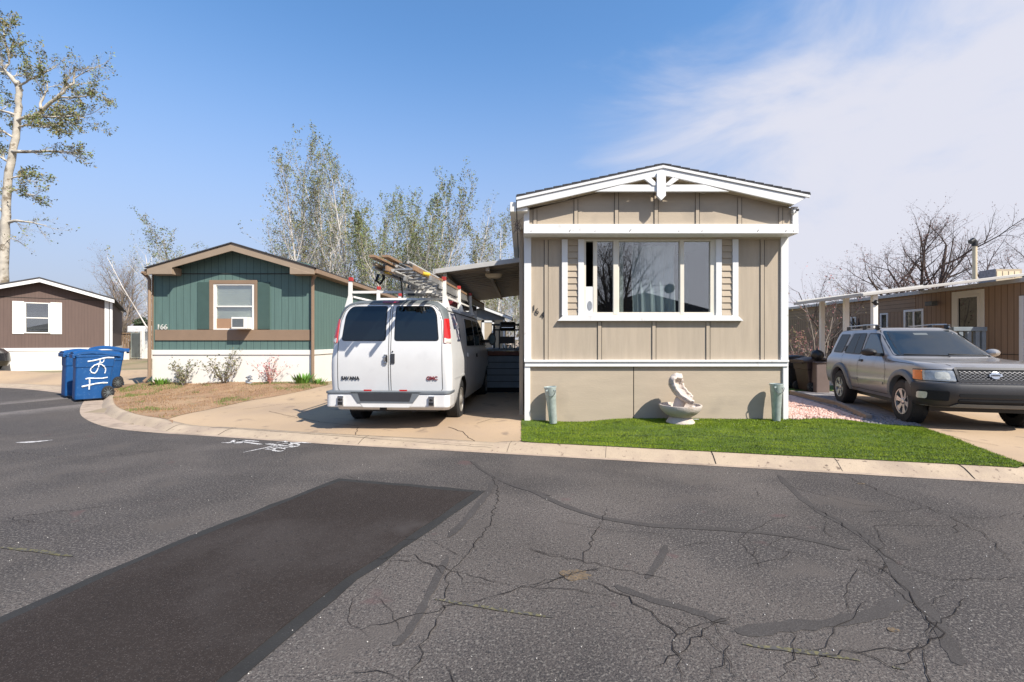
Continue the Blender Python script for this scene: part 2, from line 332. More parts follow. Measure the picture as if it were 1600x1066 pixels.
def wm(o):
    m = Matrix.LocRotScale(o.location, o.rotation_euler, o.scale)
    return wm(o.parent) @ m if o.parent else m
def thing(name, label, cat, loc=(0, 0, 0), rz=0, group=None):
    o = bpy.data.objects.new(name, None); C.objects.link(o); o.empty_display_size = .2
    o.location = loc; o.rotation_euler = (0, 0, rz); o['label'] = label; o['category'] = cat
    if group: o['group'] = group
    return o
def tag(o, label, cat, group=None, kind=None):
    o['label'] = label; o['category'] = cat
    if group: o['group'] = group
    if kind: o['kind'] = kind
    return o
def struct(o, label=None):
    o['kind'] = 'structure'
    if label: o['label'] = label
    return o
def dup(root, loc, rz=0, scale=1, label=None, group=None):
    kids = [k for k in bpy.data.objects if k.parent == root]
    r = root.copy(); C.objects.link(r); r.location = loc; r.rotation_euler = (0, 0, rz); r.scale = (scale,)*3 if not isinstance(scale, tuple) else scale
    if label: r['label'] = label
    if group: r['group'] = group
    for ch in kids:
        c = ch.copy(); C.objects.link(c); c.parent = r
        for g in [k for k in bpy.data.objects if k.parent == ch]:
            d = g.copy(); C.objects.link(d); d.parent = c
    return r
def text_mesh(txt, size, ext, mtx, m, parent, name, bold=0.0):
    cu = bpy.data.curves.new(name, 'FONT'); cu.body = txt; cu.size = size; cu.extrude = ext; cu.offset = bold; cu.align_x = 'LEFT'; cu.resolution_u = 4
    to = bpy.data.objects.new(name, cu); C.objects.link(to)
    dg = bpy.context.evaluated_depsgraph_get(); dg.update()
    me = bpy.data.meshes.new_from_object(to.evaluated_get(dg)); me.name = name
    bpy.data.objects.remove(to); bpy.data.curves.remove(cu)
    me.transform(mtx); me.materials.clear(); me.materials.append(m)
    o = bpy.data.objects.new(name, me); C.objects.link(o)
    if parent is not None: o.parent = parent
    return o
def px(u, v, Y): return Vector(((u-CX)*Y/F, Y, H-(v-CY)*Y/F))

# ------------------------------------------------------------ terrain
KERB_UV = [(0, 605.6), (60, 610), (96, 615), (120, 620), (133, 625), (127, 633), (123.6, 644), (129, 653), (150, 663.5), (180, 671), (240, 676.5), (294, 680), (330, 682), (480, 693), (780, 709)]
def g0(u, v): Y = H*F/(v-CY); return ((u-CX)*Y/F, Y)
KERB = [(-60, 27), (-34, 20.0)]+[g0(*p) for p in KERB_UV]+[(5.26, 4.955), (12, 3.31), (26, -.1)]
def smooth_poly(P, it=2, lo=2, hi=None):
    for _ in range(it):
        Q = [P[0]]
        for a, b in zip(P, P[1:]):
            Q.append((a[0]*.75+b[0]*.25, a[1]*.75+b[1]*.25)); Q.append((a[0]*.25+b[0]*.75, a[1]*.25+b[1]*.75))
        Q.append(P[-1]); P = Q
    return P
KERBS = smooth_poly(KERB, 2)
def off(P, d):
    out = []
    for i, p in enumerate(P):
        a = P[max(i-1, 0)]; b = P[min(i+1, len(P)-1)]; t = Vector((b[0]-a[0], b[1]-a[1])).normalized(); dd = d(i) if callable(d) else d
        out.append((p[0]-t.y*dd, p[1]+t.x*dd))
    return out
CTRL = [(0, 7.75, .19), (0, 7.2, .12), (-1.2, 8.2, .15), (-3, 8.6, .09), (-1.2, 8.6, .14), (-3, 12, .15), (0, 12, .17), (2.2, 7.75, .22), (4.4, 7.75, .21), (-6, 13.7, .30), (-8, 13.7, .31), (-10.6, 13.7, .315), (-8, 10.5, .18),
        (-9.6, 11, .12), (-20, 18, .36), (-15.7, 18, .36), (-13, 16, .27), (-18, 30, .5), (-5, 20, .3), (-2, 22, .2), (6.7, 8.4, .08), (7.4, 11.2, .08), (8.2, 8, .08), (9, 12, .09), (12, 12, .10), (9, 16, .1), (8, 25, .1), (20, 10, .1), (30, 30, .2), (0, 40, .3), (-60, 60, .5), (60, 60, .2)]
for i, (x, y) in enumerate(off(KERBS, .45)):
    if i % 3 == 0: CTRL.append((x, y, .055 if -4.6 < x < -.2 or x > 7.5 or x < -13 else .105))
def kerbpos(x, y):
    best = 1e9; kx_ = 0; sgn = 1
    for a, b in zip(KERBS, KERBS[1:]):
        dx, dy = b[0]-a[0], b[1]-a[1]; t = max(0, min(1, ((x-a[0])*dx+(y-a[1])*dy)/(dx*dx+dy*dy+1e-9)))
        qx, qy = a[0]+dx*t, a[1]+dy*t; d = math.hypot(x-qx, y-qy)
        if d < best: best = d; kx_ = qx; sgn = 1 if dx*(y-a[1])-dy*(x-a[0]) > 0 else -1
    return best*sgn, kx_
def kerb_prof(x):      # gutter width, roll width, height along the kerb
    if x < -12.5: return .20, .35, .06
    if x < -6.7: return .36, .16, .12
    if x < -5.8: t = (x+6.7)/.9; return .36-.27*t, .16+.09*t, .12-.06*t
    if x < -.45: return .09, .25, .06
    if x < -.05: t = (x+.45)/.4; return .09, .25, .06+.04*t
    if x < 5.3: return .09, .24, .10
    if x < 6.0: return .09, .24, .10-.03*(x-5.3)/.7
    return .09, .24, .07
def yard(x, y):
    d, kx_ = kerbpos(x, y); p_, w_, h_ = kerb_prof(kx_); s = (d-p_-w_-.15)/.9
    if s >= 1: return shepard(x, y)
    s = max(0, s); s = s*s*(3-2*s)
    return (h_-.001)*(1-s)+s*shepard(x, y)
def shepard(x, y):
    sw = sz = 0
    for a, b, z in CTRL:
        d = (x-a)**2+(y-b)**2+.02; w = 1/(d*d); sw += w; sz += w*z
    return sz/sw
def g(u, v):
    z = .1
    for _ in range(12):
        Y = (H-z)*F/(v-CY); X = (u-CX)*Y/F; z = z*.4+.6*yard(X, Y)
    return (X, Y)
def gp(u, v): x, y = g(u, v); return Vector((x, y, yard(x, y)))
def sheet(poly, dz, name, m, step=.3, zf=yard, lim=None, smooth=True):
    """a tessellated ground sheet that follows the terrain"""
    xs = [p[0] for p in poly]; ys = [p[1] for p in poly]
    # densify boundary
    B = []
    for i, p in enumerate(poly):
        q = poly[(i+1) % len(poly)]; n = max(1, int(math.hypot(q[0]-p[0], q[1]-p[1])/step))
        for k in range(n): B.append(Vector((p[0]+(q[0]-p[0])*k/n, p[1]+(q[1]-p[1])*k/n)))
    nb = len(B); I = []
    def inside(x, y):
        c = False; j = len(poly)-1
        for i in range(len(poly)):
            if (poly[i][1] > y) != (poly[j][1] > y) and x < (poly[j][0]-poly[i][0])*(y-poly[i][1])/(poly[j][1]-poly[i][1])+poly[i][0]: c = not c
            j = i
        return c
    y = min(ys)+step*.5; r = random.Random(3)
    while y < max(ys):
        x = min(xs)+step*.5
        while x < max(xs):
            a, b = x+r.uniform(-.1, .1)*step, y+r.uniform(-.1, .1)*step
            if inside(a, b): I.append(Vector((a, b)))
            x += step
        y += step
    vo, eo, fo, *_ = geometry.delaunay_2d_cdt(B+I, [], [list(range(nb))], 1, 1e-5)
    mb = MB(); mb.add([(p.x, p.y, (zf(p.x, p.y) if zf else 0)+dz) for p in vo], [tuple(f) for f in fo])
    o = mb.build(name, m, smooth=smooth, origin=(sum(xs)/len(xs), sum(ys)/len(ys), 0), recalc=False)
    o.data.flip_normals() if sum(p.normal.z for p in o.data.polygons) < 0 else None
    return o, inside
# ============================================================ SETTING
rnd = random.Random(7)
# terrain base: one sheet reaching the horizon
def axis(lo, hi, fine, a, b):
    v = []; x = lo
    while x < hi:
        v.append(x); x += fine if a < x < b else max(fine, min(200, (a-x if x < a else x-b)*.35+fine))
    v.append(hi); return v
xs = axis(-1500, 1500, .7, -26, 26); ys = axis(-600, 2500, .7, -3, 34)
def roadside(x, y):      # signed: >0 beyond the kerb
    best = 1e9; sgn = 1
    for a, b in zip(KERBS, KERBS[1:]):
        dx, dy = b[0]-a[0], b[1]-a[1]; t = max(0, min(1, ((x-a[0])*dx+(y-a[1])*dy)/(dx*dx+dy*dy+1e-9)))
        qx, qy = a[0]+dx*t, a[1]+dy*t; d = math.hypot(x-qx, y-qy)
        if d < best: best = d; sgn = 1 if dx*(y-a[1])-dy*(x-a[0]) > 0 else -1
    return best*sgn
def base_h(x, y):
    if abs(x) > 60 or y > 70 or y < -10: return -.12 if y < 20 else .3
    d = roadside(x, y)
    return -.12 if d < .35 else yard(x, y)-.06
mb = MB(); mb.grid([[(x, y, base_h(x, y)) for x in xs] for y in ys])
struct(mb.build('ground', M['ground'], smooth=True, origin=(0, 0, 0)))
# road
rd = [(p[0]-.0, p[1]+.0) for p in off(KERBS, .03)]
rp = rd+[(26, -40), (-60, -40)]
ro, _ = sheet(rp, 0, 'road', M['asph'], 2.0, None); struct(ro)
# road patch and its tar edge
PU = [(-260, 1085), (0, 965), (265, 850), (530, 748), (640, 757), (757, 768), (700, 810), (560, 906), (480, 973), (370, 1066), (250, 1180)]
PG = [g0(*p) for p in PU]
def jit(P, n, a, seed=1):
    r = random.Random(seed); out = []
    for i, p in enumerate(P):
        q = P[(i+1) % len(P)]; L_ = math.hypot(q[0]-p[0], q[1]-p[1]); k_ = max(1, int(L_/n))
        for k in range(k_):
            t = k/k_; out.append((p[0]+(q[0]-p[0])*t+r.uniform(-a, a), p[1]+(q[1]-p[1])*t+r.uniform(-a, a)))
    return out
mb = MB(); mb.prism(jit(PG, .2, .012), -.03, .004, 'z'); struct(mb.build('tar_band', M['tar'], origin=(-2, 4, 0)))
cxp = sum(p[0] for p in PG)/len(PG); cyp = sum(p[1] for p in PG)/len(PG)
def inset(P, d):
    n = len(P); ar = sum(P[i][0]*P[(i+1) % n][1]-P[(i+1) % n][0]*P[i][1] for i in range(n)); s_ = 1 if ar > 0 else -1; out = []
    for i, p in enumerate(P):
        a, b = Vector(P[i-1]), Vector(P[(i+1) % n]); p = Vector(p)
        t1 = (p-a).normalized(); t2 = (b-p).normalized(); n1 = Vector((-t1.y, t1.x))*s_; n2 = Vector((-t2.y, t2.x))*s_
        m_ = (n1+n2).normalized(); k = d/max(.3, m_.dot(n1)); out.append((p.x+m_.x*k, p.y+m_.y*k))
    return out
mb = MB(); mb.prism(jit(inset(PG, .085), .25, .012, 5), -.03, .008, 'z'); struct(mb.build('road_patch', M['patch'], origin=(-2, 4, 0)))

# ribbons on the road
def ribbon(mb, P, w, z, seed, wob=.25, jag=0.0, seg=.12):
    r = random.Random(seed); Q = []
    for a, b in zip(P, P[1:]):
        L_ = math.hypot(b[0]-a[0], b[1]-a[1]); n = max(1, int(L_/seg)); dx, dy = (b[0]-a[0])/max(L_, 1e-6), (b[1]-a[1])/max(L_, 1e-6)
        for k in range(n):
            t = k/n; j = r.uniform(-jag, jag); Q.append((a[0]+(b[0]-a[0])*t-dy*j, a[1]+(b[1]-a[1])*t+dx*j))
    Q.append(P[-1]); Lf = off(Q, lambda i: w*.5*(1+r.uniform(-wob, wob))*min(1, .25+(min(i, len(Q)-1-i))*.35))
    Rt = off(Q, lambda i: -w*.5*(1+r.uniform(-wob, wob))*min(1, .25+(min(i, len(Q)-1-i))*.35))
    mb.grid([[(x, y, z) for x, y in Rt], [(x, y, z) for x, y in Lf]])
def gz(P): return [g0(*p) for p in P]
seals = [([(905, 760), (940, 790), (975, 815), (1010, 830)], .05)]
mb = MB()
SE = [([(1215, 742), (1262, 790), (1330, 825), (1380, 862), (1400, 895), (1425, 925), (1455, 960), (1480, 1000), (1500, 1040)], .12),
      ([(1425, 925), (1400, 945), (1350, 965), (1290, 975), (1220, 980), (1150, 988)], .14),
      ([(960, 915), (1010, 935), (1080, 955), (1140, 975)], .09),
      ([(1042, 852), (1032, 875), (1010, 905)], .08), ([(815, 760), (900, 800), (1000, 822), (1150, 828), (1250, 840), (1330, 860)], .10), ([(735, 720), (760, 740), (800, 760), (860, 775)], .07), ([(700, 840), (740, 800), (770, 760), (780, 735)], .10), ([(700, 870), (670, 930), (640, 990), (615, 1010)], .07)]
for i, (P, w) in enumerate(SE): ribbon(mb, smooth_poly(gz(P), 2), w*.62, .0022+i*.0003, 20+i, .35, .0, .09)
struct(mb.build('crack_sealing', M['seal'], origin=(2, 4, 0)))
mb = MB()
CR = [([(920, 905), (980, 935), (1030, 965), (1052, 992), (1058, 1030), (1066, 1066)], .014), ([(950, 795), (925, 840), (910, 880), (905, 890)], .010),
      ([(600, 875), (660, 880), (740, 900), (830, 920), (900, 925), (960, 935)], .012), ([(1262, 790), (1300, 810), (1350, 840), (1400, 880), (1450, 900), (1480, 905), (1600, 905)], .012),
      ([(1310, 740), (1380, 770), (1440, 790), (1500, 815), (1545, 840), (1560, 860), (1580, 880)], .014), ([(1340, 870), (1400, 905), (1450, 970), (1475, 990), (1455, 1010), (1390, 1018), (1320, 1020), (1280, 1030), (1265, 1066)], .014),
      ([(1320, 1015), (1370, 1030), (1400, 1050), (1430, 1066)], .014), ([(1240, 985), (1245, 1010), (1230, 1040), (1240, 1066)], .01),
      ([(770, 742), (780, 780), (760, 830), (735, 860), (700, 900), (690, 960), (660, 1010), (640, 1066)], .014), ([(1000, 715), (1010, 718), (1020, 716)], .01),
      ([(870, 815), (950, 830), (1010, 832), (1060, 840)], .009), ([(1290, 800), (1290, 830), (1310, 850)], .008), ([(1160, 832), (1180, 855), (1180, 880)], .007),
      ([(0, 705), (100, 715), (200, 712), (290, 700)], .010), ([(0, 815), (60, 818), (110, 822)], .010), ([(1100, 960), (1140, 1010), (1120, 1050), (1100, 1066)], .008), ([(1040, 960), (1090, 990), (1130, 1025), (1150, 1066)], .009), ([(1600, 800), (1540, 812), (1490, 808)], .008),
      ([(1490, 905), (1480, 930), (1440, 950)], .006), ([(1340, 870), (1370, 900), (1400, 915)], .010)]
for i, (P, w) in enumerate(CR):
    ribbon(mb, gz(P), w*.36, .0060+i*.00012, 50+i, .8, .022, .05)
    if w > .009:
        q = gz(P); a = q[len(q)//2]; r = random.Random(i)
        ribbon(mb, [a, (a[0]+r.uniform(-.5, .5), a[1]+r.uniform(-.3, .3)), (a[0]+r.uniform(-1, 1), a[1]+r.uniform(-.5, .5))], .004, .0056+i*.00001, 90+i, .7, .022, .05)
r = random.Random(77)
for i in range(26):
    u, v = r.uniform(520, 1600), 715+(r.random()**1.3)*340; x, y = g0(u, v)
    if roadside(x, y) > -.3: continue
    a = r.choice((0, 1.3, .5, 2.4))+r.gauss(0, .35); P = [(x, y)]
    for k in range(r.randint(2, 6)):
        a += r.gauss(0, .5); P.append((P[-1][0]+.22*math.cos(a), P[-1][1]+.22*math.sin(a)))
    ribbon(mb, P, .003, .0052+i*.00001, 300+i, .7, .012, .05)
struct(mb.build('road_cracks', M['crack'], origin=(2, 4, 0)))
# driveway and kerb joints further below; old repair spots
mb = MB(); r = random.Random(2)
for (u, v, a, b) in [(898, 899, .10, .08), (1395, 985, .03, .02), (1075, 1046, .0, .0), (1345, 756, .05, .02)]:
    if a == 0: continue
    x, y = g0(u, v); mb.prism([(x+math.cos(t*.35)*a*r.uniform(.7, 1.1), y+math.sin(t*.35)*b*r.uniform(.7, 1.1)) for t in range(18)], -.02, .0045, 'z')
struct(mb.build('road_repair_spot', mat('gravelly_spot', (.14, .105, .07), .9, .4, 30, .6, 70, spec=.1, speck=[(60, .48, .6, (.07, .064, .06))]), origin=(1, 4, 0)))
# painted marks on the asphalt
mb = MB()
def stroke(P, w, seed=0, z=.005): ribbon(mb, gz(P), w, z, seed, .15, .004, .05)
stroke([(25, 692), (55, 691), (82, 688)], .10, 1)
stroke([(345, 692.5), (365, 692), (380, 691), (405, 694.5), (428, 693.5)], .05, 2)
def loop(u, v, a, b, seed, n=14, t0=0, t1=6.6): stroke([(u+a*math.cos(t0+(t1-t0)*i/n), v+b*math.sin(t0+(t1-t0)*i/n)) for i in range(n+1)], .05, seed)
loop(372, 690.5, 9, 2.2, 3); stroke([(364, 688), (385, 689), (405, 690.8)], .05, 4)
stroke([(380, 707.5), (412, 701), (436, 694.5)], .035, 5); stroke([(408, 694), (436, 695.5), (445, 697)], .05, 6)
stroke([(432, 692), (445, 690), (452, 693), (440, 694)], .05, 7); loop(460, 696, 7, 2.4, 8); stroke([(446, 691), (456, 693), (470, 692), (487, 693)], .05, 9)
loop(436, 703, 9, 2.6, 10, 12, .6, 6.2); stroke([(415, 702.5), (428, 699), (436, 698)], .05, 11); stroke([(414, 702.5), (430, 703.5)], .05, 12); stroke([(440, 701), (452, 699), (459, 700)], .05, 13); stroke([(424, 697), (440, 697.5), (452, 697), (458, 695)], .05, 14)
struct(mb.build('road_marking', M['paint'], origin=(-3, 6, 0)))
mb = MB()
stroke([(0, 856), (60, 862), (115, 870)], .035, 21); stroke([(1160, 1008), (1280, 1022), (1345, 1034)], .03, 22); stroke([(680, 938), (760, 950), (865, 966)], .025, 23); stroke([(1395, 1044), (1415, 1047)], .05, 24)
struct(mb.build('old_road_marking', M['painty'], origin=(-3, 6, 0)))
# small pebbles scattered over the asphalt
mb = MB(); r = random.Random(11)
for i in range(240):
    u = r.uniform(-20, 1620); v = 700+(r.random()**1.6)*366; x, y = g0(u, v)
    if roadside(x, y) > -.03: continue
    s_ = r.uniform(.002, .0055); a = r.random()*3; vs = [(x+s_*math.cos(a+k*1.57)*r.uniform(.6, 1.2), y+s_*math.sin(a+k*1.57)*r.uniform(.6, 1.2), .004) for k in range(4)]
    mb.add(vs+[(x, y, .004+s_*.9)], [(0, 1, 4), (1, 2, 4), (2, 3, 4), (3, 0, 4)])
tag(mb.build('loose_pebbles', M['pebble'], origin=(0, 5, 0)), 'small pale pebbles scattered over the dark asphalt road', 'pebbles', kind='stuff')

# kerb: gutter pan and rolled kerb swept along the line
K = KERBS
def kx(i): return kerb_prof(K[i][0])
def kerbrow(frac, part):
    def d(i):
        p_, w_, h_ = kx(i); return p_*frac if part == 0 else p_+w_*frac
    pts = off(K, d); zz = []
    for i, p in enumerate(pts):
        p_, w_, h_ = kx(i); z = .004-.002*frac if part == 0 else h_*math.sin(min(1, frac)*math.pi/2)**1.2+.002 if frac <= 1 else h_
        zz.append((p[0], p[1], z))
    return zz
def densify(P, n=.25):
    Q = []
    for a, b in zip(P, P[1:]):
        L_ = math.hypot(b[0]-a[0], b[1]-a[1]); k_ = max(1, int(L_/n)) if abs(a[0]) < 20 else 1
        for k in range(k_): Q.append((a[0]+(b[0]-a[0])*k/k_, a[1]+(b[1]-a[1])*k/k_))
    return Q+[P[-1]]
K = densify(KERBS)
mb = MB(); mb.grid([kerbrow(0, 0), kerbrow(.5, 0), kerbrow(1, 0)]); struct(mb.build('gutter', M['kerbp'], origin=(0, 6, 0), smooth=True))
mb = MB(); mb.grid([kerbrow(t, 1) for t in (0, .15, .35, .6, .85, 1, 1.45)]+[[(x, y, z-.1) for x, y, z in kerbrow(1.45, 1)]])
struct(mb.build('kerb', M['kerb'], origin=(0, 6, 0), smooth=True))
# joints cut across the kerb
mb = MB()
for (x, tilt, w) in [(2.27, .25, .012), (5.0, .3, .012), (3.75, .1, .005), (-4.75, .0, .012), (-2.3, .2, .008), (-.2, .1, .005), (-5.9, .1, .01), (1.05, .05, .004)]:
    i = min(range(len(K)), key=lambda j: abs(K[j][0]-x)); rows = []
    for part, fr in ((1, 0.02), (1, .15), (1, .35), (1, .6), (1, .85), (1, 1), (1, 1.4)):
        p = kerbrow(fr, part)[i]; rows.append([(p[0]-tilt*fr*.1-w/2, p[1], p[2]+.003), (p[0]-tilt*fr*.1+w/2, p[1], p[2]+.003)])
    mb.grid(rows)
struct(mb.build('kerb_joints', M['crack'], origin=(0, 6, 0)))

# driveway of the two near homes (concrete)
kb = off(K, lambda i: sum(kerb_prof(K[i][0])[:2])-.005)
def kb_between(x0, x1): return [p for p in kb if x0 <= p[0] <= x1]
_k0 = min(kb, key=lambda p: abs(p[0]+6.0)); LAWN_R = [Vector((_k0[0], _k0[1], .1)), gp(262, 655), gp(300, 645), gp(390, 626), gp(480, 609.5), gp(512, 602)]
dv = kb_between(-6.0, -.06)+[(.0, 6.72), (.02, 7.7), (.04, 7.8), (.04, 23), (-4.9, 23)]+[(p.x, p.y) for p in LAWN_R[::-1]]
o, _ = sheet(dv, 0, 'driveway', M['conc'], .3); struct(o)
def crackline(name, lines, w, m=M['crack'], dz=.006):
    mb = MB()
    for i, P in enumerate(lines):
        Q = [gp(*p) for p in P]; r = random.Random(i+5); D = []
        for a, b in zip(Q, Q[1:]):
            n = max(1, int((b-a).length/.08))
            for k in range(n): D.append((a.x+(b.x-a.x)*k/n+r.uniform(-.012, .012), a.y+(b.y-a.y)*k/n+r.uniform(-.012, .012)))
        D.append((Q[-1].x, Q[-1].y)); A = off(D, w/2); B_ = off(D, -w/2)
        mb.grid([[(x, y, yard(x, y)+dz) for x, y in B_], [(x, y, yard(x, y)+dz) for x, y in A]])
    struct(mb.build(name, m, origin=(0, 8, 0)))
crackline('driveway_cracks', [[(700, 668), (722, 675), (742, 690)], [(420, 643), (450, 650), (500, 660), (560, 666)], [(330, 668), (420, 674), (520, 681), (640, 689), (770, 697)], [(380, 640), (440, 632), (480, 630)], [(560, 668), (555, 680)], [(745, 662), (790, 650)], [(1480, 680), (1520, 690), (1560, 697)]], .009)
# concrete on the left, before the brown home
lc = [(-60, 27.3), (-34, 20.35)]+[p for p in off(KERBS, .5) if -33 < p[0] < -11.2]+[g(176, 622), g(186, 600), g(237, 597)]+[(-10.8, 16), (-10.8, 20), (-14.5, 20), (-15.6, 18.2), (-30, 18.2), (-60, 30)]
o, _ = sheet(lc, 0, 'concrete_apron', M['conc'], .6); struct(o)
# dry lawn of the green home
kl = off(KERBS, .56)
lawn = [p for p in kl if -11.2 < p[0] < -6.15][:]
lw = lawn+[(p.x, p.y) for p in LAWN_R]+[(-5.7, 14.0), (-10.8, 14.0), g(238, 597.5), g(186, 600)]
o, inl = sheet(lw, .006, 'dry_lawn', M['dirt'], .25); struct(o)
def blades(name, count, region, inside, mats, hgt, wid, pick, seed, label, cat, dz=0, lean=.5):
    r = random.Random(seed); mb = MB(); n = 0; tries = 0
    x0, x1, y0, y1 = region
    while n < count and tries < count*12:
        tries += 1; x = r.uniform(x0, x1); y = r.uniform(y0, y1)
        if not inside(x, y): continue
        k = pick(x, y, r)
        if k is None: continue
        mb.mi = k; z = yard(x, y)+dz if n % 4 == 0 or True else 0; h = hgt*r.uniform(.5, 1.2); a = r.random()*6.283; w = wid*r.uniform(.6, 1.3); lx, ly = r.uniform(-lean, lean)*h, r.uniform(-lean, lean)*h
        c_, s_ = math.cos(a)*w/2, math.sin(a)*w/2
        mb.add([(x-c_, y-s_, z), (x+c_, y+s_, z), (x+lx, y+ly, z+h)], [(0, 1, 2)]); n += 1
    return tag(mb.build(name, mats, origin=((x0+x1)/2, (y0+y1)/2, 0)), label, cat, kind='stuff')
# cached height lookup
_c = {}
_yard = yard
def yard(x, y):
    i, j = math.floor(x*4), math.floor(y*4); fx, fy = x*4-i, y*4-j
    def q(a, b):
        if (a, b) not in _c: _c[(a, b)] = _yard(a/4, b/4)
        return _c[(a, b)]
    return (q(i, j)*(1-fx)+q(i+1, j)*fx)*(1-fy)+(q(i, j+1)*(1-fx)+q(i+1, j+1)*fx)*fy
def pick_dry(x, y, r):
    n = mnoise.noise(Vector((x*1.1, y*1.1, 0)))+.6*mnoise.noise(Vector((x*3.1, y*3.1, 4)))
    edge = y > 12.9 or x < -9.6
    for p in LAWN_R[3:]:
        if math.hypot(x-p.x, y-p.y) < .7: edge = True
    if n > .12 and edge or n > .62: return 0 if r.random() < .8 else 1
    return 1 if r.random() < .3 and n > -.2 else None
blades('lawn_grass', 11000, (-11.5, -5, 8.5, 14), inl, [M['blade2'], M['dryblade']], .05, .014, pick_dry, 4, 'patchy dry and green grass on the brown front lawn', 'grass')
# artificial turf in front of the tan home
kt = off(K, .315)
tp = [p for p in kt if .02 < p[0] < 5.72]
TURF = [(.0, 6.62)]+tp+[g(1600, 726), g(1520, 697), g(1440, 668), g(1395, 662), g(1345, 659), g(1236, 656)]+[(4.42, 7.86), (.0, 7.86)]
o, intf = sheet(TURF, .010, 'artificial_turf_base', M['turf'], .2); struct(o)
def pick_turf(x, y, r):
    d, _q = kerbpos(x, y)
    for k, (a, b_, x0) in enumerate(((.47, .045, .3), (.62, -.03, .2), (.85, .05, 1.5), (1.05, -.06, .6), (.40, .01, 2.5))):  # crease lines: dark blades paint the shade of folds, no height change
        e = d-(a+b_*x+.03*math.sin(x*2.1+k)+.012*math.sin(x*7+k*2))
        if x > x0 and abs(e) < .013: return 1 if r.random() < .85 else 0
    return 0
_in0 = intf
def intf2(x, y):      # the ragged rim spills a little over the concrete
    if _in0(x, y): return True
    q = .02*mnoise.noise(Vector((x*9, y*9, 0)))+.008
    return q > 0 and (_in0(x+q, y) or _in0(x, y+q) or _in0(x-q*1.5, y))
blades('artificial_turf', 125000, (-.05, 6.6, 5, 7.85), intf2, [M['blade'], M['bladeshade']], .018, .0050, pick_turf, 9, 'bright green artificial turf laid along the kerb before the tan home', 'artificial turf', .010, .9)
# fallen petals on the turf
mb = MB(); r = random.Random(5)
for i in range(60):
    x, y = r.uniform(.2, 5), r.uniform(5.4, 7.7)
    if not intf(x, y): continue
    z = yard(x, y)+.034; a = r.random()*6; s_ = r.uniform(.004, .011)
    mb.add([(x+s_*math.cos(a+k*1.57), y+s_*.6*math.sin(a+k*1.57), z+.004*(k % 2)) for k in range(4)], [(0, 1, 2, 3)])
tag(mb.build('fallen_petals', M['pebble'], origin=(2.5, 6.5, .2)), 'pale petals and bits fallen on the green turf', 'petals', kind='stuff')

# gravel beds right of the tan home
GR = [g(1237, 655), g(1350, 661), g(1385, 659), g(1330, 642), g(1290, 630), g(1236, 617)]
PK = [(4.45, 7.7)]+[g(1345, 661), g(1348, 654), g(1310, 640), g(1237, 618)]+[(4.45, 12.4)]
o, inpk = sheet(PK, .008, 'gravel_bed', M['pink'], .3); struct(o)
GG = [g(1350, 661), g(1440, 667), g(1418, 655), g(1360, 630), g(1300, 612), g(1236, 611)]+[g(1236, 617), g(1310, 640), g(1348, 654)]
o, ingg = sheet(GG, .004, 'grey_gravel_strip', M['greyg'], .3); struct(o)
def stones(name, count, reg, ins, m, s0, s1, seed, label):
    r = random.Random(seed); mb = MB(); n = 0
    for _ in range(count*6):
        if n >= count: break
        x, y = r.uniform(reg[0], reg[1]), r.uniform(reg[2], reg[3])
        if not ins(x, y): continue
        s_ = r.uniform(s0, s1); z = yard(x, y)+.008; a = r.random()*6.28; vs = []
        for k in range(5): vs.append((x+s_*math.cos(a+k*1.257)*r.uniform(.7, 1.2), y+s_*math.sin(a+k*1.257)*r.uniform(.7, 1.2), z))
        for k in range(5): vs.append((x+s_*.6*math.cos(a+k*1.257)+s_*r.uniform(-.15, .15), y+s_*.6*math.sin(a+k*1.257), z+s_*r.uniform(.7, 1.1)))
        mb.add(vs, [(k, (k+1) % 5, 5+(k+1) % 5, 5+k) for k in range(5)]+[(5, 6, 7, 8, 9)]); n += 1
    tag(mb.build(name, m, origin=((reg[0]+reg[1])/2, (reg[2]+reg[3])/2, .1)), label, 'gravel', kind='stuff')
stones('pink_gravel', 4200, (4.4, 6.2, 7.4, 12.5), inpk, M['pink'], .015, .034, 2, 'pink and white landscaping gravel beside the tan home')
stones('grey_gravel', 3200, (4.4, 6.8, 7.6, 14), ingg, M['greyg'], .012, .028, 3, 'dark grey gravel strip beside the right driveway')
# landscape timbers dividing the gravel
mb = MB(); P = [gp(1236, 616), gp(1308, 634), gp(1326, 642), gp(1358, 657)]
for i, (a, b) in enumerate(zip(P, P[1:])):
    d = (b-a).normalized(); n_ = Vector((-d.y, d.x, 0))*.05; e = d*.01; up = Vector((0, 0, .10))
    vs = [a+e-n_, b-e-n_, b-e+n_, a+e+n_]; mb.add(vs+[v+up for v in vs], [(0, 3, 2, 1), (4, 5, 6, 7), (0, 1, 5, 4), (1, 2, 6, 5), (2, 3, 7, 6), (3, 0, 4, 7)])
tag(mb.build('garden_edging', M['timber'], bevel=.012, recalc=True), 'weathered timber edging between the pink gravel and the grey gravel', 'edging')
# right-hand driveway
rdv = [p for p in kb if 5.5 < p[0] < 26]+[(26, 22), (6.4, 22)]+[g(1300, 611), g(1360, 629), g(1418, 654), g(1440, 666.5), g(1520, 696), g(1600, 725.5)]
o, _ = sheet(rdv, 0, 'right_driveway', M['conc'], .45); struct(o)
